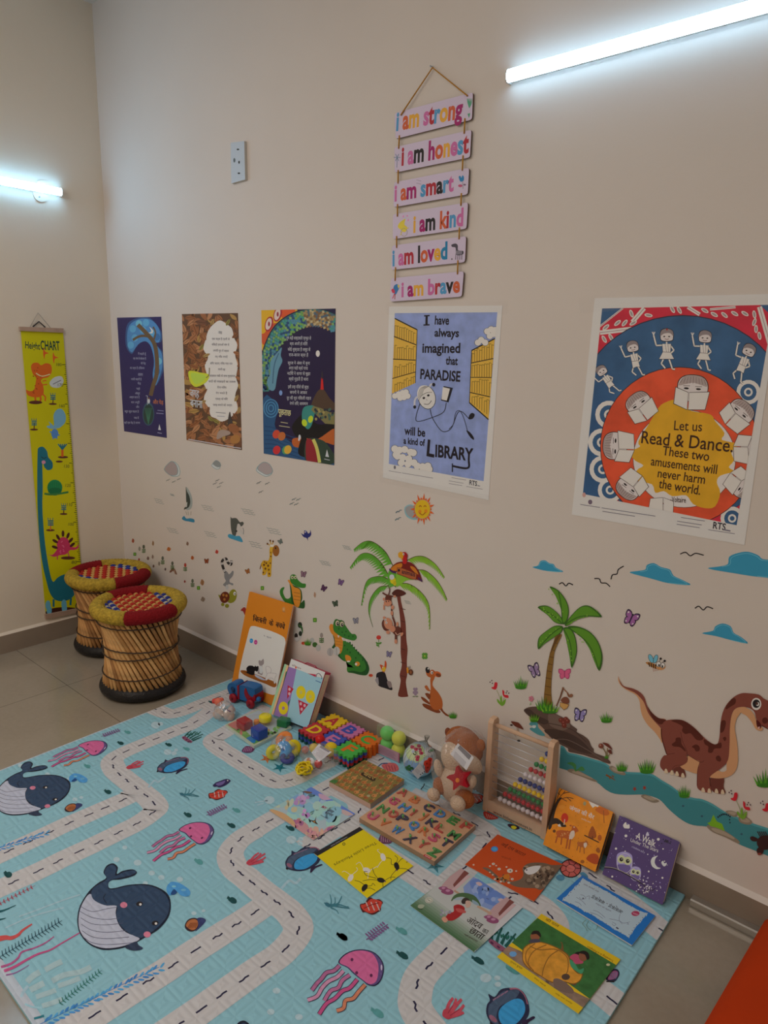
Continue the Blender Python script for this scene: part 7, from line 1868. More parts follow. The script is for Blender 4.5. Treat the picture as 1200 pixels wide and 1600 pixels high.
m = MB(); fp = Plane(af(0,.0018,0), anrm); A = Art(fp, .0006, 'F', .5, z=ZA)
m = MB(); m.prism([(.0018,.004),(.010,.004),(.010,.040),(.0018,.040)],.0175, aW-.0175, AW, lambda a, b, h: af(h, a, b)); m.build('front_board', ar)
A.text('www.littlegeniustoys.in', (222,1165),(662,1372),(54,32,22), hp=34, off=.01); A.build('printed_web_address', ar)
m = MB(); m.tube([af(.0175,.022, aH-.022), af(aW-.0175,.022, aH-.022)],.0072, AW, 12); m.build('top_bar', ar)
m = MB(); m.box((0,0,0),(1,1,1), AW); 
WIRE = F((150,146,146), rough=.3, metal=.6); BR_ = .0081
cl = [(24,36,84),(176,136,16),(20,88,44),(132,30,34),(158,148,146)]
bm_ = [F(c, rough=.3) for c in cl]; bd = {}
z0, z1 = .052, aH-.050
order = [0,1,2,3,4,0,1,2,3,4]
for i in range(10):
    zz = z1 + (z0-z1)*i/9
    m = MB(); m.tube([af(.0175,.022, zz), af(aW-.0175,.022, zz)],.0013, WIRE, 6); wo = m.build('wire', ar)
    for k in range(i+1):
        p = af(aW-.0175-.0085-k*.0166,.022, zz); ci = order[i]
        if ci not in bd:
            m = MB(); m.sphere(p, BR_, bm_[ci],14); b = m.build('bead', wo, p); bd[ci] = b.data
        else:
            b = bpy.data.objects.new('bead', bd[ci]); COL.objects.link(b); b.location = p; b.parent = wo; b.matrix_parent_inverse = Matrix.Translation(wo.location).inverted()
m = MB(); 
q = [af(.006,-.001,.012), af(aW-.006,-.001,.012), af(aW-.006,.002, aH-.004), af(.006,.002, aH-.004)]
m.add(q, [[0,1,2,3]], film_mat('front_wrap', .09,.1)); m.build('plastic_wrap', ar)['label'] = 'clear plastic wrap'

# --- plush toy in a bag
ZB = (570,1110,6.0)
CRM = F((156,132,110), rough=.9, bump=.8, bscale=220.0); TAN = F((124,68,34), rough=.9, bump=.8, bscale=220.0)
tb = empty('plush_toy', FL.at(712,1255, BASE), 'cream and tan plush animal with a red star, wrapped in a clear bag', 'plush toy')
def lump(name, specs, m_, par, seg=20, label=None):
    m = MB()
    bm = bmesh.new()
    for (p, y, r, sc) in specs:
        P = at_y(p, y, ZB); R = rw(P, r/ZB[2])
        b2 = bmesh.new(); bmesh.ops.create_uvsphere(b2, u_segments=seg, v_segments=seg*2//3, radius=1)
        ca, sa = math.cos(sc[3] if len(sc) > 3 else 0), math.sin(sc[3] if len(sc) > 3 else 0)
        vs = []
        for v in b2.verts:
            x, yy, z = v.co.x*sc[0]*R, v.co.y*sc[1]*R, v.co.z*sc[2]*R
            vs.append(P + Vector((x*ca - z*sa, yy, x*sa + z*ca)))
        b2.verts.index_update(); m.add(vs, [[v.index for v in f.verts] for f in b2.faces], m_, True); b2.free()
    o = m.build(name, par)
    if label: o['label'] = label
    return o
bz = -.135
lump('body', [((850,690), bz, 175,(1,.8,1.05,0))], CRM, tb)
hd = lump('head', [((930,330),-.085,200,(1.0,.75,.78,-.45))], TAN, tb, label='tan furry head')
lump('face', [((840,440),-.125,140,(.98,.75,1.12,.25))], CRM, tb, label='cream face'); lump('cheek', [((1010,505),-.128,105,(1.0,.7,.72,-.45))], CRM, tb)
lump('ear', [((780,205),-.085,46,(.7,.5,1,0))], F((90,46,28), rough=.9), tb); lump('ear', [((1085,330),-.085,60,(.8,.5,1.1,-.2))], TAN, tb)
lump('arm', [((690,540),-.165,62,(.62,.7,1.35,.35))], CRM, tb); lump('arm', [((1008,670),-.165,62,(.62,.7,1.1,-.1))], CRM, tb)
lump('leg', [((710,705),-.17,82,(.8,.9,1.0,.5))], TAN, tb, label='tan leg'); lump('leg', [((935,830),-.18,98,(1.0,.9,.85,0))], TAN, tb, label='tan leg')
def footpad(p, y, r):
    P = at_y(p, y, ZB); R = rw(P, r/ZB[2]); 
    if P.z - R*.9 < MAT_TOP+.002: P.z = MAT_TOP+.002 + R*.9
    m = MB(); m.sphere(P, R, CRM, 18, sc=(1,.75,.9)); m.build('foot', tb)['label'] = 'cream foot'
footpad((645,790),-.205,68); footpad((872,872),-.222,80)
SPL = Plane((0,-.235,0),(0.1,-1,.25)); 
sc_ = at_y((880,640),-.20, ZB); SPL = Plane(sc_, (.25,-1,.30))
st = [(880+(118 if k % 2 == 0 else 62)*math.cos(PI*k/5-1.75),642+(118 if k % 2 == 0 else 62)*math.sin(PI*k/5-1.75)) for k in range(10)]
m = MB(); slab(m, SPL, smooth(st, True, 4),-.014,.004, F((124,10,22), rough=.85), z=ZB); s_ = m.build('star', tb); s_['label'] = 'red felt star'
A = Art(SPL, .006, 'F', .8, z=ZB); A.ell(868,655,19,22,(170,92,24)); A.build('star_centre', s_)['label'] = 'orange centre'
LPL = Plane(at_y((905,430),-.222, ZB),(.35,-1,.35))
A = Art(LPL, .0003, 'F', .35, z=ZB); slab(A, LPL, [(872,308),(1022,440),(952,562),(802,410)],-.001,.0003, mat((158,152,150), 'F', .35), z=ZB)
A.poly([(890,325),(1000,428),(978,465),(868,352)],(70,64,66))
for k in range(16): A.line([(888+k*7.2,330+k*6.7),(868+k*7.2,354+k*7.1)],2.5,(150,144,144))
for k in range(7): A.line([(845-k*3,385+k*10),(950-k*4,490+k*8)],3,(112,106,108))
A.build('price_tag', tb)['label'] = 'white barcode tag'
m = MB(); bagc = at_y((890,560),-.15, ZB); R0 = rw(bagc, 46); bm = bmesh.new(); bmesh.ops.create_icosphere(bm, subdivisions=4, radius=1)
rr_ = random.Random(8)
for v in bm.verts:
    w_ = 1 + .05*math.sin(9*v.co.x+5*v.co.z)+.04*math.sin(13*v.co.z-7*v.co.y)
    v.co = Vector((min(af(-.006,0,0).x, bagc.x + v.co.x*R0*.86*w_), min(-.012, bagc.y + .012 + v.co.y*.115*w_), max(MAT_TOP+.003, bagc.z + v.co.z*R0*1.42*w_)))
m.take(bm, film_mat('plush_bag', .13,.08), smooth=True); m.build('plastic_bag', tb)['label'] = 'clear plastic bag'

# --- ball in a net
ZG2 = (580,1120,7.933)
gp = FL.at(653,1207,.055); gc = Vector((gp.x, gp.y+.0, MAT_TOP+.0605)); 
for _ in range(12):
    q = seen(gc); P = Plane((0, gc.y, 0),(0,-1,0)).at(655.6,1186.0); gc = Vector((P.x, gc.y + (P.z-(MAT_TOP+.061))*.6, MAT_TOP+.061)); 
gR = .0585
bl = empty('globe_ball', gc - Vector((0,0, gR)), 'pale printed ball with fish and flowers, in a net bag beside the plush toy', 'ball')
m = MB(); m.sphere(gc, gR, F((134,144,146), rough=.25),32); m.build('ball', bl)
def onball(p, k=1.004):
    d = sight(*px(ZG2, p)).normalized(); o_ = CAM-gc; b = o_.dot(d); disc = b*b - (o_.dot(o_) - (gR*k)**2)
    if disc < 0: return gc + (CAM + d*(-b) - gc).normalized()*gR*k
    return CAM + d*(-b-math.sqrt(disc))
A = Art(FL, 0, 'F', .3); A.fr = lambda x, y, h: onball((x, y),1.006 + h*14)
A.step = .00006
def gb(cx, cy, rx, ry, c, n=20, rot=0):
    # small rings so the print follows the curve
    ca, sa = math.cos(rot), math.sin(rot)
    h = A.nxt(None); mm = A.col(c); R_ = 4
    vs = [A.P((cx, cy), h)] + [A.P((cx+(rx*math.cos(2*PI*i/n)*ca-ry*math.sin(2*PI*i/n)*sa)*(j+1)/R_, cy+(rx*math.cos(2*PI*i/n)*sa+ry*math.sin(2*PI*i/n)*ca)*(j+1)/R_), h) for j in range(R_) for i in range(n)]
    fs = [[0,1+i, 1+(i+1) % n] for i in range(n)] + [[1+j*n+i, 1+j*n+(i+1) % n, 1+(j+1)*n+(i+1) % n, 1+(j+1)*n+i] for j in range(R_-1) for i in range(n)]
    A.add(vs, fs, mm, True)
gb(500,650,110,130,(92,114,138)); gb(550,450,115,120,(132,144,96)); gb(540,450,90,98,(142,148,112)); gb(480,780,90,40,(84,110,130), rot=.5); gb(620,310,90,30,(116,140,150)); gb(720,430,60,60,(150,146,142))
for x, y, r in ((510,375,28),(590,360,26),(555,400,26),(600,410,30),(620,450,26),(575,500,30),(570,530,22)): gb(x, y, r, r*.85,(128,32,52),12)
gb(585,415,12,14,(150,130,130),10); gb(518,428,20,22,(130,134,140),12)
for x, y, r in ((440,630,26),(470,610,20),(470,650,28),(500,640,20),(430,655,16)): gb(x, y, r, r*.7,(34,80,44),10)
for x, y, r in ((690,580,40),(730,540,34),(700,630,38),(690,670,26),(735,590,26)): gb(x, y, r, r*1.1,(158,44,28),12)
gb(735,350,34,18,(150,96,64),12,.6); gb(750,415,30,16,(84,112,84),12); gb(660,480,26,20,(144,150,120),12)
A.build('printed_picture', bl)
tagp = Plane(onball((590,680),1.07),(onball((590,680))-gc))
A = Art(tagp, .0003, 'F', .3, z=ZG2); slab(A, tagp, [(600,577),(672,680),(578,772),(504,685)],-.0008,.0003, mat((158,152,156), 'F', .3), z=ZG2)
for k in range(3): A.ell(612+k*24,716-k*18,9,9,(70,66,72))
for k in range(3): A.line([(540+k*10,662-k*10),(586+k*12,706-k*12)],4,(120,114,118))
A.build('price_tag', bl)['label'] = 'white price tag'
NET = F((104,100,92), rough=.6); m = MB()
tp = gc + Vector((.02,.012, gR+.028))
for k in range(18):
    a = 2*PI*k/18; pts = []
    for j in range(9):
        t = j/8; ph = 1.35*(1-t)
        if t < .75: pts.append(gc + Vector((gR*1.012*math.sin(ph*1.1)*math.cos(a+.3*t), gR*1.012*math.sin(ph*1.1)*math.sin(a+.3*t), gR*1.012*math.cos(ph*1.1))))
    pts.append(gc.lerp(tp, .86) + Vector((.004*math.cos(a),.004*math.sin(a),0))); pts.append(tp + Vector((.009*math.cos(a),.009*math.sin(a),.006)))
    m.tube(pts, .0007, NET, 4, cap=False)
m.build('net_bag', bl)['label'] = 'grey net bag gathered at the top'
m = MB(); e = FL.at(*px(ZG2,(615,900)),.004); s0 = FL.at(*px(ZG2,(660,830)),.012); m.tube([s0, s0.lerp(e, .5)+Vector((.004,0,.004)), e],.0016, F((24,22,24)),6); m.build('drawstring', bl)['label'] = 'black drawstring'

# --- clear box with two balls
bxL, bxR = FL.at(*px(ZG2,(62,440)), BASE), FL.at(*px(ZG2,(350,575)), BASE)
bd_ = (bxR-bxL).normalized(); bn = Vector((bd_.y, -bd_.x, 0)); bn = -bn if bn.dot(CAM-bxL) < 0 else bn
bw = (bxR-bxL).length; dep = min(.062,(-.016 - bxL.y)/max(.2,-bn.y))
cb = empty('ball_box', (bxL+bxR)/2, 'clear box with green and yellow balls and a pink label, against the wall', 'toy box')
bh = .112
def bf(x, d, z): return bxL + bd_*x - bn*d + Vector((0,0, z))
V = [bf(x, d, z) for z in (0, bh) for d in (0, dep) for x in (0, bw)]
m = MB(); m.add(V, [[0,1,5,4],[2,3,7,6],[0,2,6,4],[1,3,7,5],[4,5,7,6]], film_mat('clear_box', .15,.12)); m.build('clear_case', cb)
m = MB(); m.add([bf(0,-.0008,.002), bf(bw, -.0008,.002), bf(bw, -.0008,.040), bf(0,-.0008,.040), bf(0,.0,.002), bf(bw, .0,.002), bf(bw, .0,.040), bf(0,.0,.040)],[[0,1,2,3],[4,5,6,7],[3,2,6,7]], F((132,104,112)))
mg = F((116,28,62)); m.add([bf(0,-.0012,.002), bf(.004,-.0012,.002), bf(.004,-.0012,.040), bf(0,-.0012,.040)],[[0,1,2,3]], mg); m.add([bf(bw-.003,-.0012,.002), bf(bw, -.0012,.002), bf(bw, -.0012,.040), bf(bw-.003,-.0012,.040)],[[0,1,2,3]], mg)
lt = F((96,74,86))
for k in range(6): m.add([bf(.010,-.0013,.009+k*.0045), bf(bw*(.85-.05*(k % 3)),-.0013,.009+k*.0045), bf(bw*(.85-.05*(k % 3)),-.0013,.0105+k*.0045), bf(.010,-.0013,.0105+k*.0045)],[[0,1,2,3]], lt)
m.build('pink_label', cb)['label'] = 'pink printed label panel'
br = min(dep/2, bw/4)-.0004
for x, c, n_ in ((bw*.25,(74,150,70), 'green'),(bw*.75,(158,158,48), 'yellow')):
    for zz in (br+.002, br*3+.003):
        m = MB(); p = bf(x, dep/2, zz)
        if zz > br*2: p = bf(x, dep/2, bh-br-.008)
        m.sphere(p, br, F(c, rough=.35),22); tag(m.build('toy_ball', cb), None)['label'] = n_ + ' ball'

# --- foam letter tiles
ZF = (410,1100,6.316)
fA, fB, fD = (FL.at(*px(ZF, p),.062) for p in ((700,130),(855,212),(510,222)))
fu, fv = (fB-fA)*1.0,(fD-fA); L_ = (fu.length+fv.length)/2
fu = fu.normalized()*L_; fv = (Vector((0,0,1)).cross(fu)); fv = -fv if fv.dot(fD-fA) < 0 else fv
fv = fv.normalized()*L_
TC = dict(y=(166,134,24), r=(136,36,40), p=(146,80,110), b=(44,58,118), g=(52,122,48), o=(160,76,20), d=(22,60,52))
def tile(i, j, z0, c, lc, ch, label, h=.0105):
    o0 = fA + fu*i + fv*j; o0.z = z0; e1, e2 = fu.normalized(), fv.normalized(); H = L_/2*.975; n = 4
    pts = []
    for (a, b, da, db) in ((-1,-1,1,0),(1,-1,0,1),(1,1,-1,0),(-1,1,0,-1)):
        for k in range(n*2):
            t0, t1 = k/(n*2),(k+1)/(n*2); out = .0 if k % 2 == 0 else -.15
            nx_, ny_ = db, -da
            for t in (t0+.012, t1-.012):
                pts.append((a*(1) + da*2*t + nx_*out, b*(1) + db*2*t + ny_*out))
    fr = lambda a, b, hh: o0 + e1*(a*H) + e2*(b*H) + Vector((0,0, hh))
    root = empty('foam_tile', o0, label, 'foam tile', 'foam puzzle tiles stacked by the wall')
    m = MB(); m.prism(pts, 0, h, F(TC[c], rough=.8), fr); m.build('tile', root)
    if ch:
        A = Art(FL, 0, 'F', .8); A.fr = lambda x, y, hh: fr(x, y, h+.0004+hh*0)
        vs, fs = glyphs(ch, .03); cx_ = (min(v[0] for v in vs)+max(v[0] for v in vs))/2; cy_ = (min(v[1] for v in vs)+max(v[1] for v in vs))/2
        wl = max(v[0] for v in vs)-min(v[0] for v in vs); s1 = 1.15/max(.55, wl); s2 = 1.15/.72
        P0 = [fr((v[0]-cx_)*s1,-(v[1]-cy_)*s2, h+.0006) for v in vs]
        A.add(P0,[f for f, _ in fs], F(TC[lc], rough=.8)); A.build('letter', root)['label'] = 'letter ' + ch
NM = dict(y='yellow', r='red', p='pink', b='blue', g='green', o='orange', d='dark green')
LOWER = {(0,0): 'rgb', (1,0): 'gyr', (2,0): 'ooo', (0,1): 'dbd', (1,1): 'rdg', (2,1): 'drb'}
TOPT = {(0,0): ('y', 'r', 'A'),(1,0): ('p', 'b', 'B'),(2,0): ('o', 'g', 'C'),(0,1): ('r', 'y', 'D'),(1,1): ('b', 'p', 'E'),(2,1): ('g', 'o', 'F')}
for ij, (c, lc, ch) in TOPT.items():
    for k, q in enumerate(LOWER[ij]):
        nth = ('bottom', 'second from bottom', 'third from bottom')[k]
        tile(ij[0], ij[1], MAT_TOP+.0012+k*.0112, q, None, None, '%s foam tile, %s in the stack under the letter %s tile' % (NM[q], nth, ch))
    tile(ij[0], ij[1], MAT_TOP+.0012+3*.0112, c, lc, ch, '%s foam tile with %s letter %s on top of the tile stack' % (NM[c], NM[lc], ch))

# --- activity box leaning by the wall
ZX = (360,920,7.059)
xTL, xTR = at_y((672,772),-.078, ZX), None
xb = FL.at(*px(ZX, (480,1392)), BASE+.020)
xtr0 = at_y((1045,920),-.052, ZX)
u_ = (xtr0-xTL); u_.z = 0; v_ = (xTL-xb); n_ = u_.cross(v_).normalized(); n_ = -n_ if n_.dot(CAM-xb) < 0 else n_
XPL = Plane(xb, n_); xTR = XPL.at(*px(ZX, (1045,920))); xBR = xb + (xTR-xTL); xBR.z = xb.z
QX = [(672,772),(1045,920), pxof(ZX, xBR),(480,1392)]
bx = empty('activity_box', (xb+xBR)/2, 'red activity box with a pale blue shape picture front, leaning by the wall', 'box')
DEP = .042
m = MB(); RD = mat((126,24,46), 'L', .4); slab(m, XPL, QX, -DEP, 0, RD, RD, z=ZX); m.build('carton', bx)
A = Sheet(XPL, .0006, 'L', .35, z=ZX); A.quad = QX; A.poly(QX, (108,134,142))
A.poly([(672,772),(745,800),(620,1445),(480,1392)],(104,78,116)); A.poly([(660,812),(672,772),(1045,920),(1030,985),(930,965),(850,932),(745,890),(645,860)],(152,146,146)); A.poly([(850,932),(945,945),(940,972)],(130,20,44))
A.text('विज्ञान', (675,850),(775,892),(84,60,64), hp=26, off=.02); A.ell(722,868,9,12,(170,60,30)); A.line([(945,975),(955,940),(980,935),(1008,975),(1004,995)],7,(44,50,64), sm=4); A.line([(940,1012),(1000,1036)],9,(50,80,110))
YB, RB = (176,138,16),(130,22,40)
for x, y in ((778,1142),(882,1190),(584,1316)): A.ell(x, y, 52,72, YB); A.ell(x, y, 15,20,(140,130,70) if x > 600 else (110,80,110))
for p in ([(632,1062),(698,1105),(625,1218)],[(748,1222),(860,1275),(768,1392)]): A.poly(p, RB)
for x, y in ((652,1108),(650,1158),(776,1268),(818,1288),(786,1328)): A.ell(x, y, 13,18,(150,120,124))
A.poly([(665,1215),(640,1295),(632,1255)],(20,84,56)); A.build('front_picture', bx)
# pale side panel with print
def sidept(t, d): return xTR.lerp(xBR, t) - XPL.n*d + (xTR-xTL).normalized()*.0006
m = MB(); m.add([sidept(.04,.006), sidept(.04, DEP-.004), sidept(.97, DEP-.004), sidept(.97,.006)],[[0,1,2,3]], mat((152,130,108), 'L', .5))
for k in range(3):
    dd = .013+k*.008; m.add([p + (xTR-xTL).normalized()*.0004 for p in (sidept(.15, dd), sidept(.15, dd+.0016), sidept(.8-.1*k, dd+.0016), sidept(.8-.1*k, dd))],[[0,1,2,3]], mat((110,84,72), 'L'))
m.build('side_panel', bx)['label'] = 'cream printed side panel'
hm = (xTL+xTR)/2 - XPL.n*DEP*.5; ud = (xTR-xTL).normalized(); up_ = (xTL-xb).normalized()
m = MB(); m.tube([hm-ud*.03, hm-ud*.022+up_*.006, hm+ud*.022+up_*.006, hm+ud*.03],.002, mat((120,30,50), 'L'),6); m.build('handle', bx)
# striped board tucked behind the box
sp = Plane(xb - XPL.n*.0 + Vector((0,0,0)), XPL.n)
QS = [(598,828),(643,848),(472,1392),(428,1372)]
A = Sheet(XPL, -.0028, 'L', .4, z=ZX); slab(A, XPL, QS, -.006,-.0028, mat((110,138,106), 'L', .4), z=ZX); A.quad = QS; A.step = .00006
A.poly([(622,838),(700,865),(540,1420),(452,1382)],(162,122,86)); A.poly([(612,912),(632,916),(600,1042),(584,1030)],(22,84,56))
tag(A.build('striped_board'), 'narrow board with green and peach stripes showing left of the red activity box', 'board')

# --- shape sorting board
ZSH = (320,1030,6.6667)
QH = [(560,520),(905,705),(512,905),(215,682)]
sh = empty('shape_puzzle', FL.at(*px(ZSH, (545,700)), BASE), 'shape puzzle board with red, blue, green and yellow raised blocks, in clear wrap', 'puzzle')
m = MB(); slab(m, FL, QH, BASE, .012, F((136,140,112)), F((140,142,128)), z=ZSH); m.build('board', sh)
A = Sheet(FL, .0122, 'F', .35, z=ZSH); A.quad = [(558,530),(880,702),(512,885),(235,682)]
A.poly(A.quad, (132,138,138)); A.blob([(235,690),(330,650),(420,740),(520,820),(640,800),(520,890),(380,800)],(76,116,54)); A.blob([(240,680),(320,640),(360,700),(330,730)],(140,84,76)); A.blob([(430,830),(480,800),(530,820),(520,870),(470,860)],(30,90,130)); splat(A, 700,740,70,40,[(84,128,58),(110,144,66),(140,110,70)],12,20,3); splat(A, 370,740,50,40,[(96,130,60),(140,84,76)],8,18,4); A.build('printed_top', sh)
def block(p, w, d, h, c, kind='box', rot=0.5, bev=.004, z=.0122):
    P = FL.at(*px(ZSH, p), z); m = MB()
    if kind == 'box': m.box((-w/2,-d/2,0),(w/2, d/2, h), F(c, rough=.18, coat=.5), Matrix.Translation(P) @ Matrix.Rotation(rot, 4, 'Z'), bev)
    else: m.lathe([(0, h),(w/2-.003, h),(w/2, h-.003),(w/2,0)], F(c, rough=.2, coat=.5),24, P)
    return m.build('block', sh)
ang = math.atan2(fu.y, fu.x)
o = block((415,712),.052,.044,.034,(112,20,28), rot=ang); o['label'] = 'red block'
o = block((568,812),.050,.046,.042,(24,44,104), rot=ang); o['label'] = 'blue block'
o = block((822,690),.044,.038,.030,(20,78,44), rot=ang+.4); o['label'] = 'green block'
o = block((632,640),.052,0,.020,(170,118,24), 'cyl'); o['label'] = 'orange yellow disc'; o = block((630,632),.050,0,.020,(170,152,14), 'cyl', z=.0322); o['label'] = 'yellow disc'
o = block((540,680),.024,.022,.022,(160,92,30), rot=.9, bev=.008); o['label'] = 'orange flower block'
m = MB(); c_ = FL.at(*px(ZSH, (545,700)),.02); bm = bmesh.new(); bmesh.ops.create_icosphere(bm, subdivisions=3, radius=1)
for v in bm.verts: v.co = Vector((c_.x + v.co.x*.098, c_.y + v.co.y*.098*.9, max(.0125,.013 + v.co.z*.046*(1+.1*math.sin(30*v.co.x)))))
m.take(bm, film_mat('puzzle_wrap', .07,.08), smooth=True); m.build('plastic_wrap', sh)['label'] = 'clear plastic wrap'

# --- bag of rings
def bag(name, par, c, r3, op=.16, seed=1, knot=None):
    bm = bmesh.new(); bmesh.ops.create_icosphere(bm, subdivisions=4, radius=1); r_ = random.Random(seed); a, b, d = (r_.uniform(0,6) for _ in range(3))
    for v in bm.verts:
        w_ = 1 + .06*math.sin(8*v.co.x+a)*math.sin(7*v.co.z+b) + .04*math.sin(15*v.co.y+11*v.co.z+d)
        z = v.co.z
        k = 1.0 if z < .3 else 1 - (z-.3)*.5
        p = Vector((c.x + v.co.x*r3[0]*w_*k, c.y + v.co.y*r3[1]*w_*k, c.z + z*r3[2]*w_))
        if knot is not None and z > .5: p = p.lerp(c + knot, (z-.5)*.8)
        p.z = max(MAT_TOP+.0018, p.z); v.co = p
    m = MB(); m.take(bm, film_mat(name, op, .12), smooth=True); o = m.build('plastic_bag', par); o['label'] = 'clear plastic bag'; return o
ZRG = (410,1130,7.323)
def place(p, z): return FL.at(*px(ZRG, p), z-MAT_TOP)
rg = empty('stacking_rings', place((240,400), MAT_TOP+.002), 'bag of blue, yellow and orange stacking rings on the mat', 'ring toy')
def ring(p, z, R, r, c, axis, lab):
    P = place(p, z); q = Vector((0,0,1)).rotation_difference(Vector(axis).normalized()).to_matrix().to_4x4(); m = MB()
    m.lathe([(R + r*math.cos(a), r*math.sin(a)) for a in (2*PI*i/14 for i in range(15))], F(c, rough=.25),28,(0,0,0), Matrix.Translation(P) @ q); m.build('ring', rg)['label'] = lab
ring((245,300),.044,.0165,.0145,(44,110,164),(.55,-.75,.35), 'blue ring'); ring((352,285),.042,.0185,.0125,(172,148,20),(.9,-.3,.3), 'yellow ring'); ring((248,190),.050,.021,.0125,(164,92,40),(.1,-.6,.8), 'orange ring'); ring((128,330),.041,.017,.0115,(150,138,40),(.9,-.5,.1), 'dull yellow ring'); ring((285,395),.027,.018,.0085,(48,50,92),(.2,-.2,1), 'dark blue ring')
cc = place((240,300),.036); bag('ring_bag', rg, Vector((cc.x, cc.y, .040)),(.056,.052,.046),.26,3)

# --- bag with yellow and red skipping toy
rp = empty('skipping_rope', place((640,450), MAT_TOP+.002), 'bag of yellow and red skipping rope with a white label, right of the rings', 'rope toy')
def ball(p, z, r, c, lab, par=rp, nm='handle_ball'):
    P = place(p, z); m = MB(); m.sphere(P, r, F(c, rough=.25),20); o = m.build(nm, par); o['label'] = lab; return o
ball((660,185),.056,.0185,(150,20,18), 'red ball'); ball((590,285),.036,.0175,(168,138,16), 'yellow ball'); ball((785,300),.0395,.0265,(168,138,16), 'yellow bulb handle'); ball((640,465),.027,.0145,(146,20,22), 'red handle'); ball((490,305),.030,.014,(140,70,70), 'faded red ball')
YR = F((168,142,20), rough=.7); m = MB(); r_ = random.Random(2)
for k in range(9):
    P = place((475+r_.uniform(-25,25),500+r_.uniform(-40,40)),.022+.004*k); a0 = r_.uniform(0,6)
    m.tube([P + Vector((.017*math.cos(2*PI*i/18+a0)*(1+.2*math.sin(3*i)),.024*math.sin(2*PI*i/18+a0),.005*math.sin(4*PI*i/18+k))) for i in range(18)],.0033, YR, 6, closed=True)
m.build('rope_coil', rp)['label'] = 'coiled yellow rope'
lp = Plane(place((680,340),.064),(.3,-.75,.6)); A = Art(lp, .0004, 'F', .3, z=ZRG); slab(A, lp, [(648,235),(792,330),(645,445),(560,335)],-.0006,.0004, mat((156,150,152), 'F', .3), z=ZRG)
A.poly([(668,250),(778,318),(758,334),(655,275)],(80,74,78))
for k in range(14): A.line([(672+k*7.6,254+k*4.8),(660+k*7.6,272+k*4.4)],2.4,(150,144,146))
for k in range(5): A.line([(640-k*8,300+k*14),(715-k*8,345+k*14)],3,(120,114,118))
A.build('price_tag', rp)['label'] = 'white barcode label'
A = Art(lp, -.006, 'F', .3, z=ZRG); A.blob([(475,425),(500,400),(530,395),(575,400),(590,440),(570,465),(545,500),(515,490),(485,460)],(160,154,152)); A.ell(530,425,26,30,(140,84,48)); A.ell(528,440,12,12,(150,40,30)); A.build('round_label', rp)['label'] = 'white round sticker'
cc = place((660,390),.034); bag('rope_bag', rp, Vector((cc.x, cc.y, .038)),(.078,.062,.040),.2,5)

# --- blue toy vehicle with red wheels
ZV = (320,1050,7.933)
def vp(p, z): return FL.at(*px(ZV, p), z-MAT_TOP)
tv = empty('toy_vehicle', vp((500,430), MAT_TOP+.002), 'blue pull along toy with red wheels in front of the tall orange book', 'toy')
va, vb = vp((330,330), MAT_TOP+.01), vp((590,420), MAT_TOP+.01); vd = (vb-va); vd.z = 0; vl = vd.length; vd.normalize(); vn = Vector((vd.y, -vd.x, 0)); vn = -vn if vn.dot(CAM-va) < 0 else vn
def vf(x, d, z): return va + vd*x - vn*d + Vector((0,0, z-va.z+MAT_TOP))
BLV = F((22,66,104), rough=.35); RDV = F((104,14,24), rough=.35)
prof = [(-.012,.030),(-.022,.052),(-.012,.076),(.018,.084),(.030,.074),(.044,.074),(.052,.086),(vl+.004,.090),(vl+.014,.072),(vl+.012,.040),(vl, .024),(.04,.020),(0,.022)]
m = MB(); m.prism(smooth(prof, True, 3),.0,.050, BLV, lambda a, b, h: vf(a, h, b)); bo = m.build('body', tv)
m = MB(); bm = bmesh.new()
m.prism([(.036,.020),(.046,.020),(.046,.087),(.036,.080)],-.0025,.0525, RDV, lambda a, b, h: vf(a, h, b)); m.build('red_strap', tv)
m = MB(); m.prism(smooth([(vl-.034,.082),(vl-.02,.058),(vl+.002,.050),(vl+.013,.066),(vl+.0165,.04),(vl-.002,.026),(vl-.03,.034),(vl-.042,.06)], True, 3),-.002,.052, RDV, lambda a, b, h: vf(a, h, b)); m.build('red_face', tv)
m = MB(); m.sphere(vf(.010,-.001,.055),.013, F((12,34,60)),16, sc=(1,.4,.9)); m.build('side_window', tv)['label'] = 'dark round opening'
def wheel(x, d, r=.020):
    c = vf(x, d, r+.0015); q = Vector((0,0,1)).rotation_difference(vn).to_matrix().to_4x4(); m = MB(); m.lathe([(0,.006),(r*.8,.006),(r, .002),(r, -.006),(r*.8,-.008),(0,-.008)], RDV, 26,(0,0,0), Matrix.Translation(c) @ q); w_ = m.build('wheel', tv)
    m = MB(); m.sphere(c + vn*.006, r*.28, F((70,12,20)),10); m.build('hub', w_)
wheel(.000,.058); wheel(.018,-.010); wheel(vl-.004,-.010); wheel(vl-.010,.058)
m = MB(); m.sphere(vf(vl+.024,.012,.042),.011, BLV, 14); m.build('nose_ball', tv)

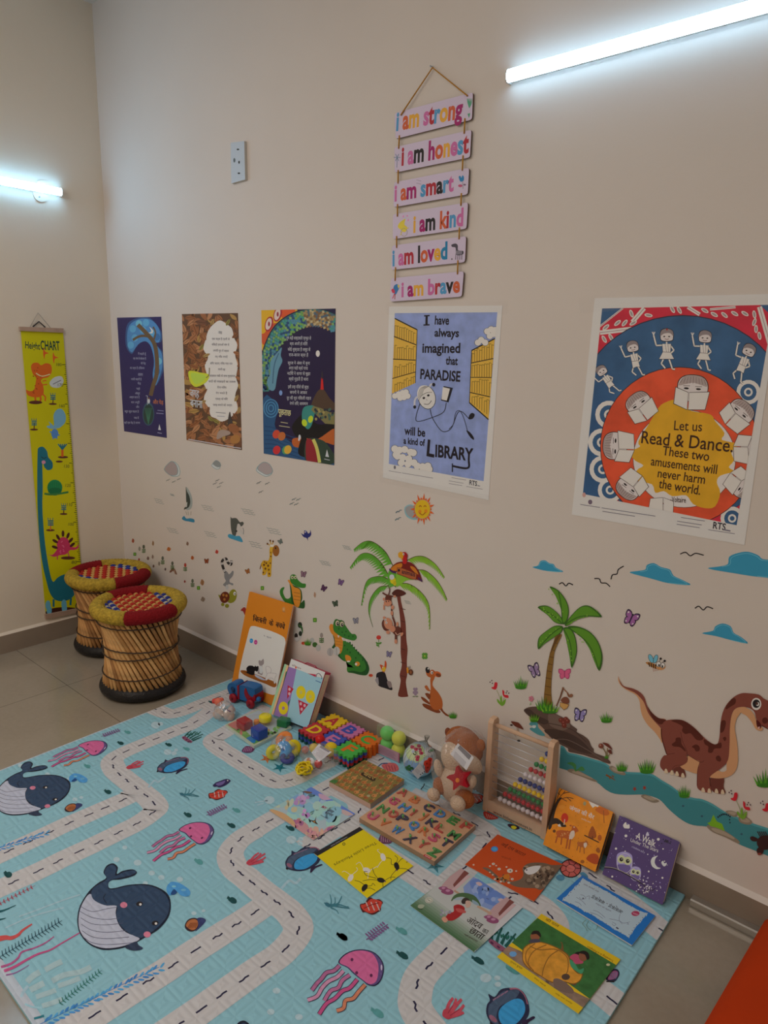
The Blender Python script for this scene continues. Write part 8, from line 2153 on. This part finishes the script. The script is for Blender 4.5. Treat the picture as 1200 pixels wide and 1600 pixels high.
# --- small bag of pale blocks
def bp(p, z): return FL.at(*px(ZV, p), z-MAT_TOP)
sb = empty('toy_bag', bp((250,590), MAT_TOP+.002), 'small clear bag of pale pink and orange toys, left of the shape puzzle', 'toy')
def pal(p, z, r, c, lab, sc=(1,1,1)):
    P = bp(p, z); m = MB(); m.sphere(P, r, F(c, rough=.5),18, sc=sc); m.build('toy_piece', sb)['label'] = lab
pal((170,520),.026,.0235,(140,118,104), 'pale beige piece', (1,.9,.95)); pal((300,540),.026,.0245,(142,122,110), 'pale beige piece', (1,.9,.95)); pal((170,370),.060,.017,(160,80,60), 'orange pink piece', (1.1,.9,1)); pal((205,350),.064,.011,(156,70,52), 'orange pink piece'); pal((120,360),.060,.011,(150,50,44), 'red orange piece'); pal((328,440),.050,.0075,(160,60,36), 'orange knob'); pal((330,470),.042,.015,(146,126,116), 'pale beige piece')
P = bp((245,455),.058); m = MB(); m.tube([P, bp((320,490),.056)],.0018, F((70,44,80)),6); m.build('purple_stick', sb)['label'] = 'thin purple stick'
cc = bp((245,500),.032); bag('toy_bag_film', sb, Vector((cc.x, cc.y, .038)),(.046,.040,.044),.42,9)

# ------------------------------------------------------------ cable trunking and orange cushion
m = MB(); t0 = WB.at(1086,1393,.04).x
x0 = FLOOR.at(1083,1406).x
def tr(x, d, z): return Vector((x, -.0125-d, z))
TK = mat((132,124,114), 'F', .3, metal=.85)
m.prism([(0,.0),(.024,.0),(.025,.004),(.024,.019),(.020,.022),(0,.022)], x0, x0+1.2, TK, lambda a, b, h: tr(h, a, b))
tag(m.build('cable_trunking'), 'pale plastic cable trunking strip along the floor by the skirting', 'trunking')

e0, e1 = FLOOR.at(1200,1446), FLOOR.at(1112,1600)
ed = (e1-e0); ed.z = 0; ed.normalize(); en = Vector((-ed.y, ed.x, 0)); en = -en if en.x < 0 else en
OC = bpy.data.materials.new('orange_cotton'); OC.use_nodes = True; nt = OC.node_tree; b = nt.nodes['Principled BSDF']; b.inputs['Base Color'].default_value = (*albedo((134,38,8), 'F'),1); b.inputs['Roughness'].default_value = .8; b.inputs['Specular IOR Level'].default_value = .1
tc = nt.nodes.new('ShaderNodeTexCoord'); wv = nt.nodes.new('ShaderNodeTexNoise'); wv.inputs['Scale'].default_value = 14; nt.links.new(tc.outputs['Object'], wv.inputs['Vector']); bpn = nt.nodes.new('ShaderNodeBump'); bpn.inputs['Strength'].default_value = .3; bpn.inputs['Distance'].default_value = .01; nt.links.new(wv.outputs['Fac'], bpn.inputs['Height']); nt.links.new(bpn.outputs[0], b.inputs['Normal'])
Lc, Wc, Hc = .62,.60,.13
o_ = e0 - ed*.02
vs = []; fs = []; nu, nv = 28,28
bm = bmesh.new(); bmesh.ops.create_grid(bm, x_segments=nu, y_segments=nv, size=1)
top = {}
m = MB()
def cush(s_, t_, top_):
    # s along the near edge, t away from it; pillow thickness falls to a seam at the rim
    k = max(0,(1-abs(s_)**4))*max(0,(1-abs(t_)**4)); h = Hc*.5*(k**.45)
    z = Hc*.36 + (h if top_ else -min(h, Hc*.36-.001)) + (.004*math.sin(9*s_+4*t_) if top_ else 0)*k
    return o_ + ed*((s_+1)*Lc/2) + en*((t_+1)*Wc/2) + Vector((0,0, max(.001, z)))
for top_ in (True, False):
    g = [[cush(-1+2*i/nu, -1+2*j/nv, top_) for i in range(nu+1)] for j in range(nv+1)]
    vs = [p for row in g for p in row]; fs = [[j*(nu+1)+i, j*(nu+1)+i+1,(j+1)*(nu+1)+i+1,(j+1)*(nu+1)+i] for j in range(nv) for i in range(nu)]
    m.add(vs, fs, OC, True)
tag(m.build('floor_cushion'), 'orange fabric floor cushion cut by the lower right corner of the picture', 'cushion')
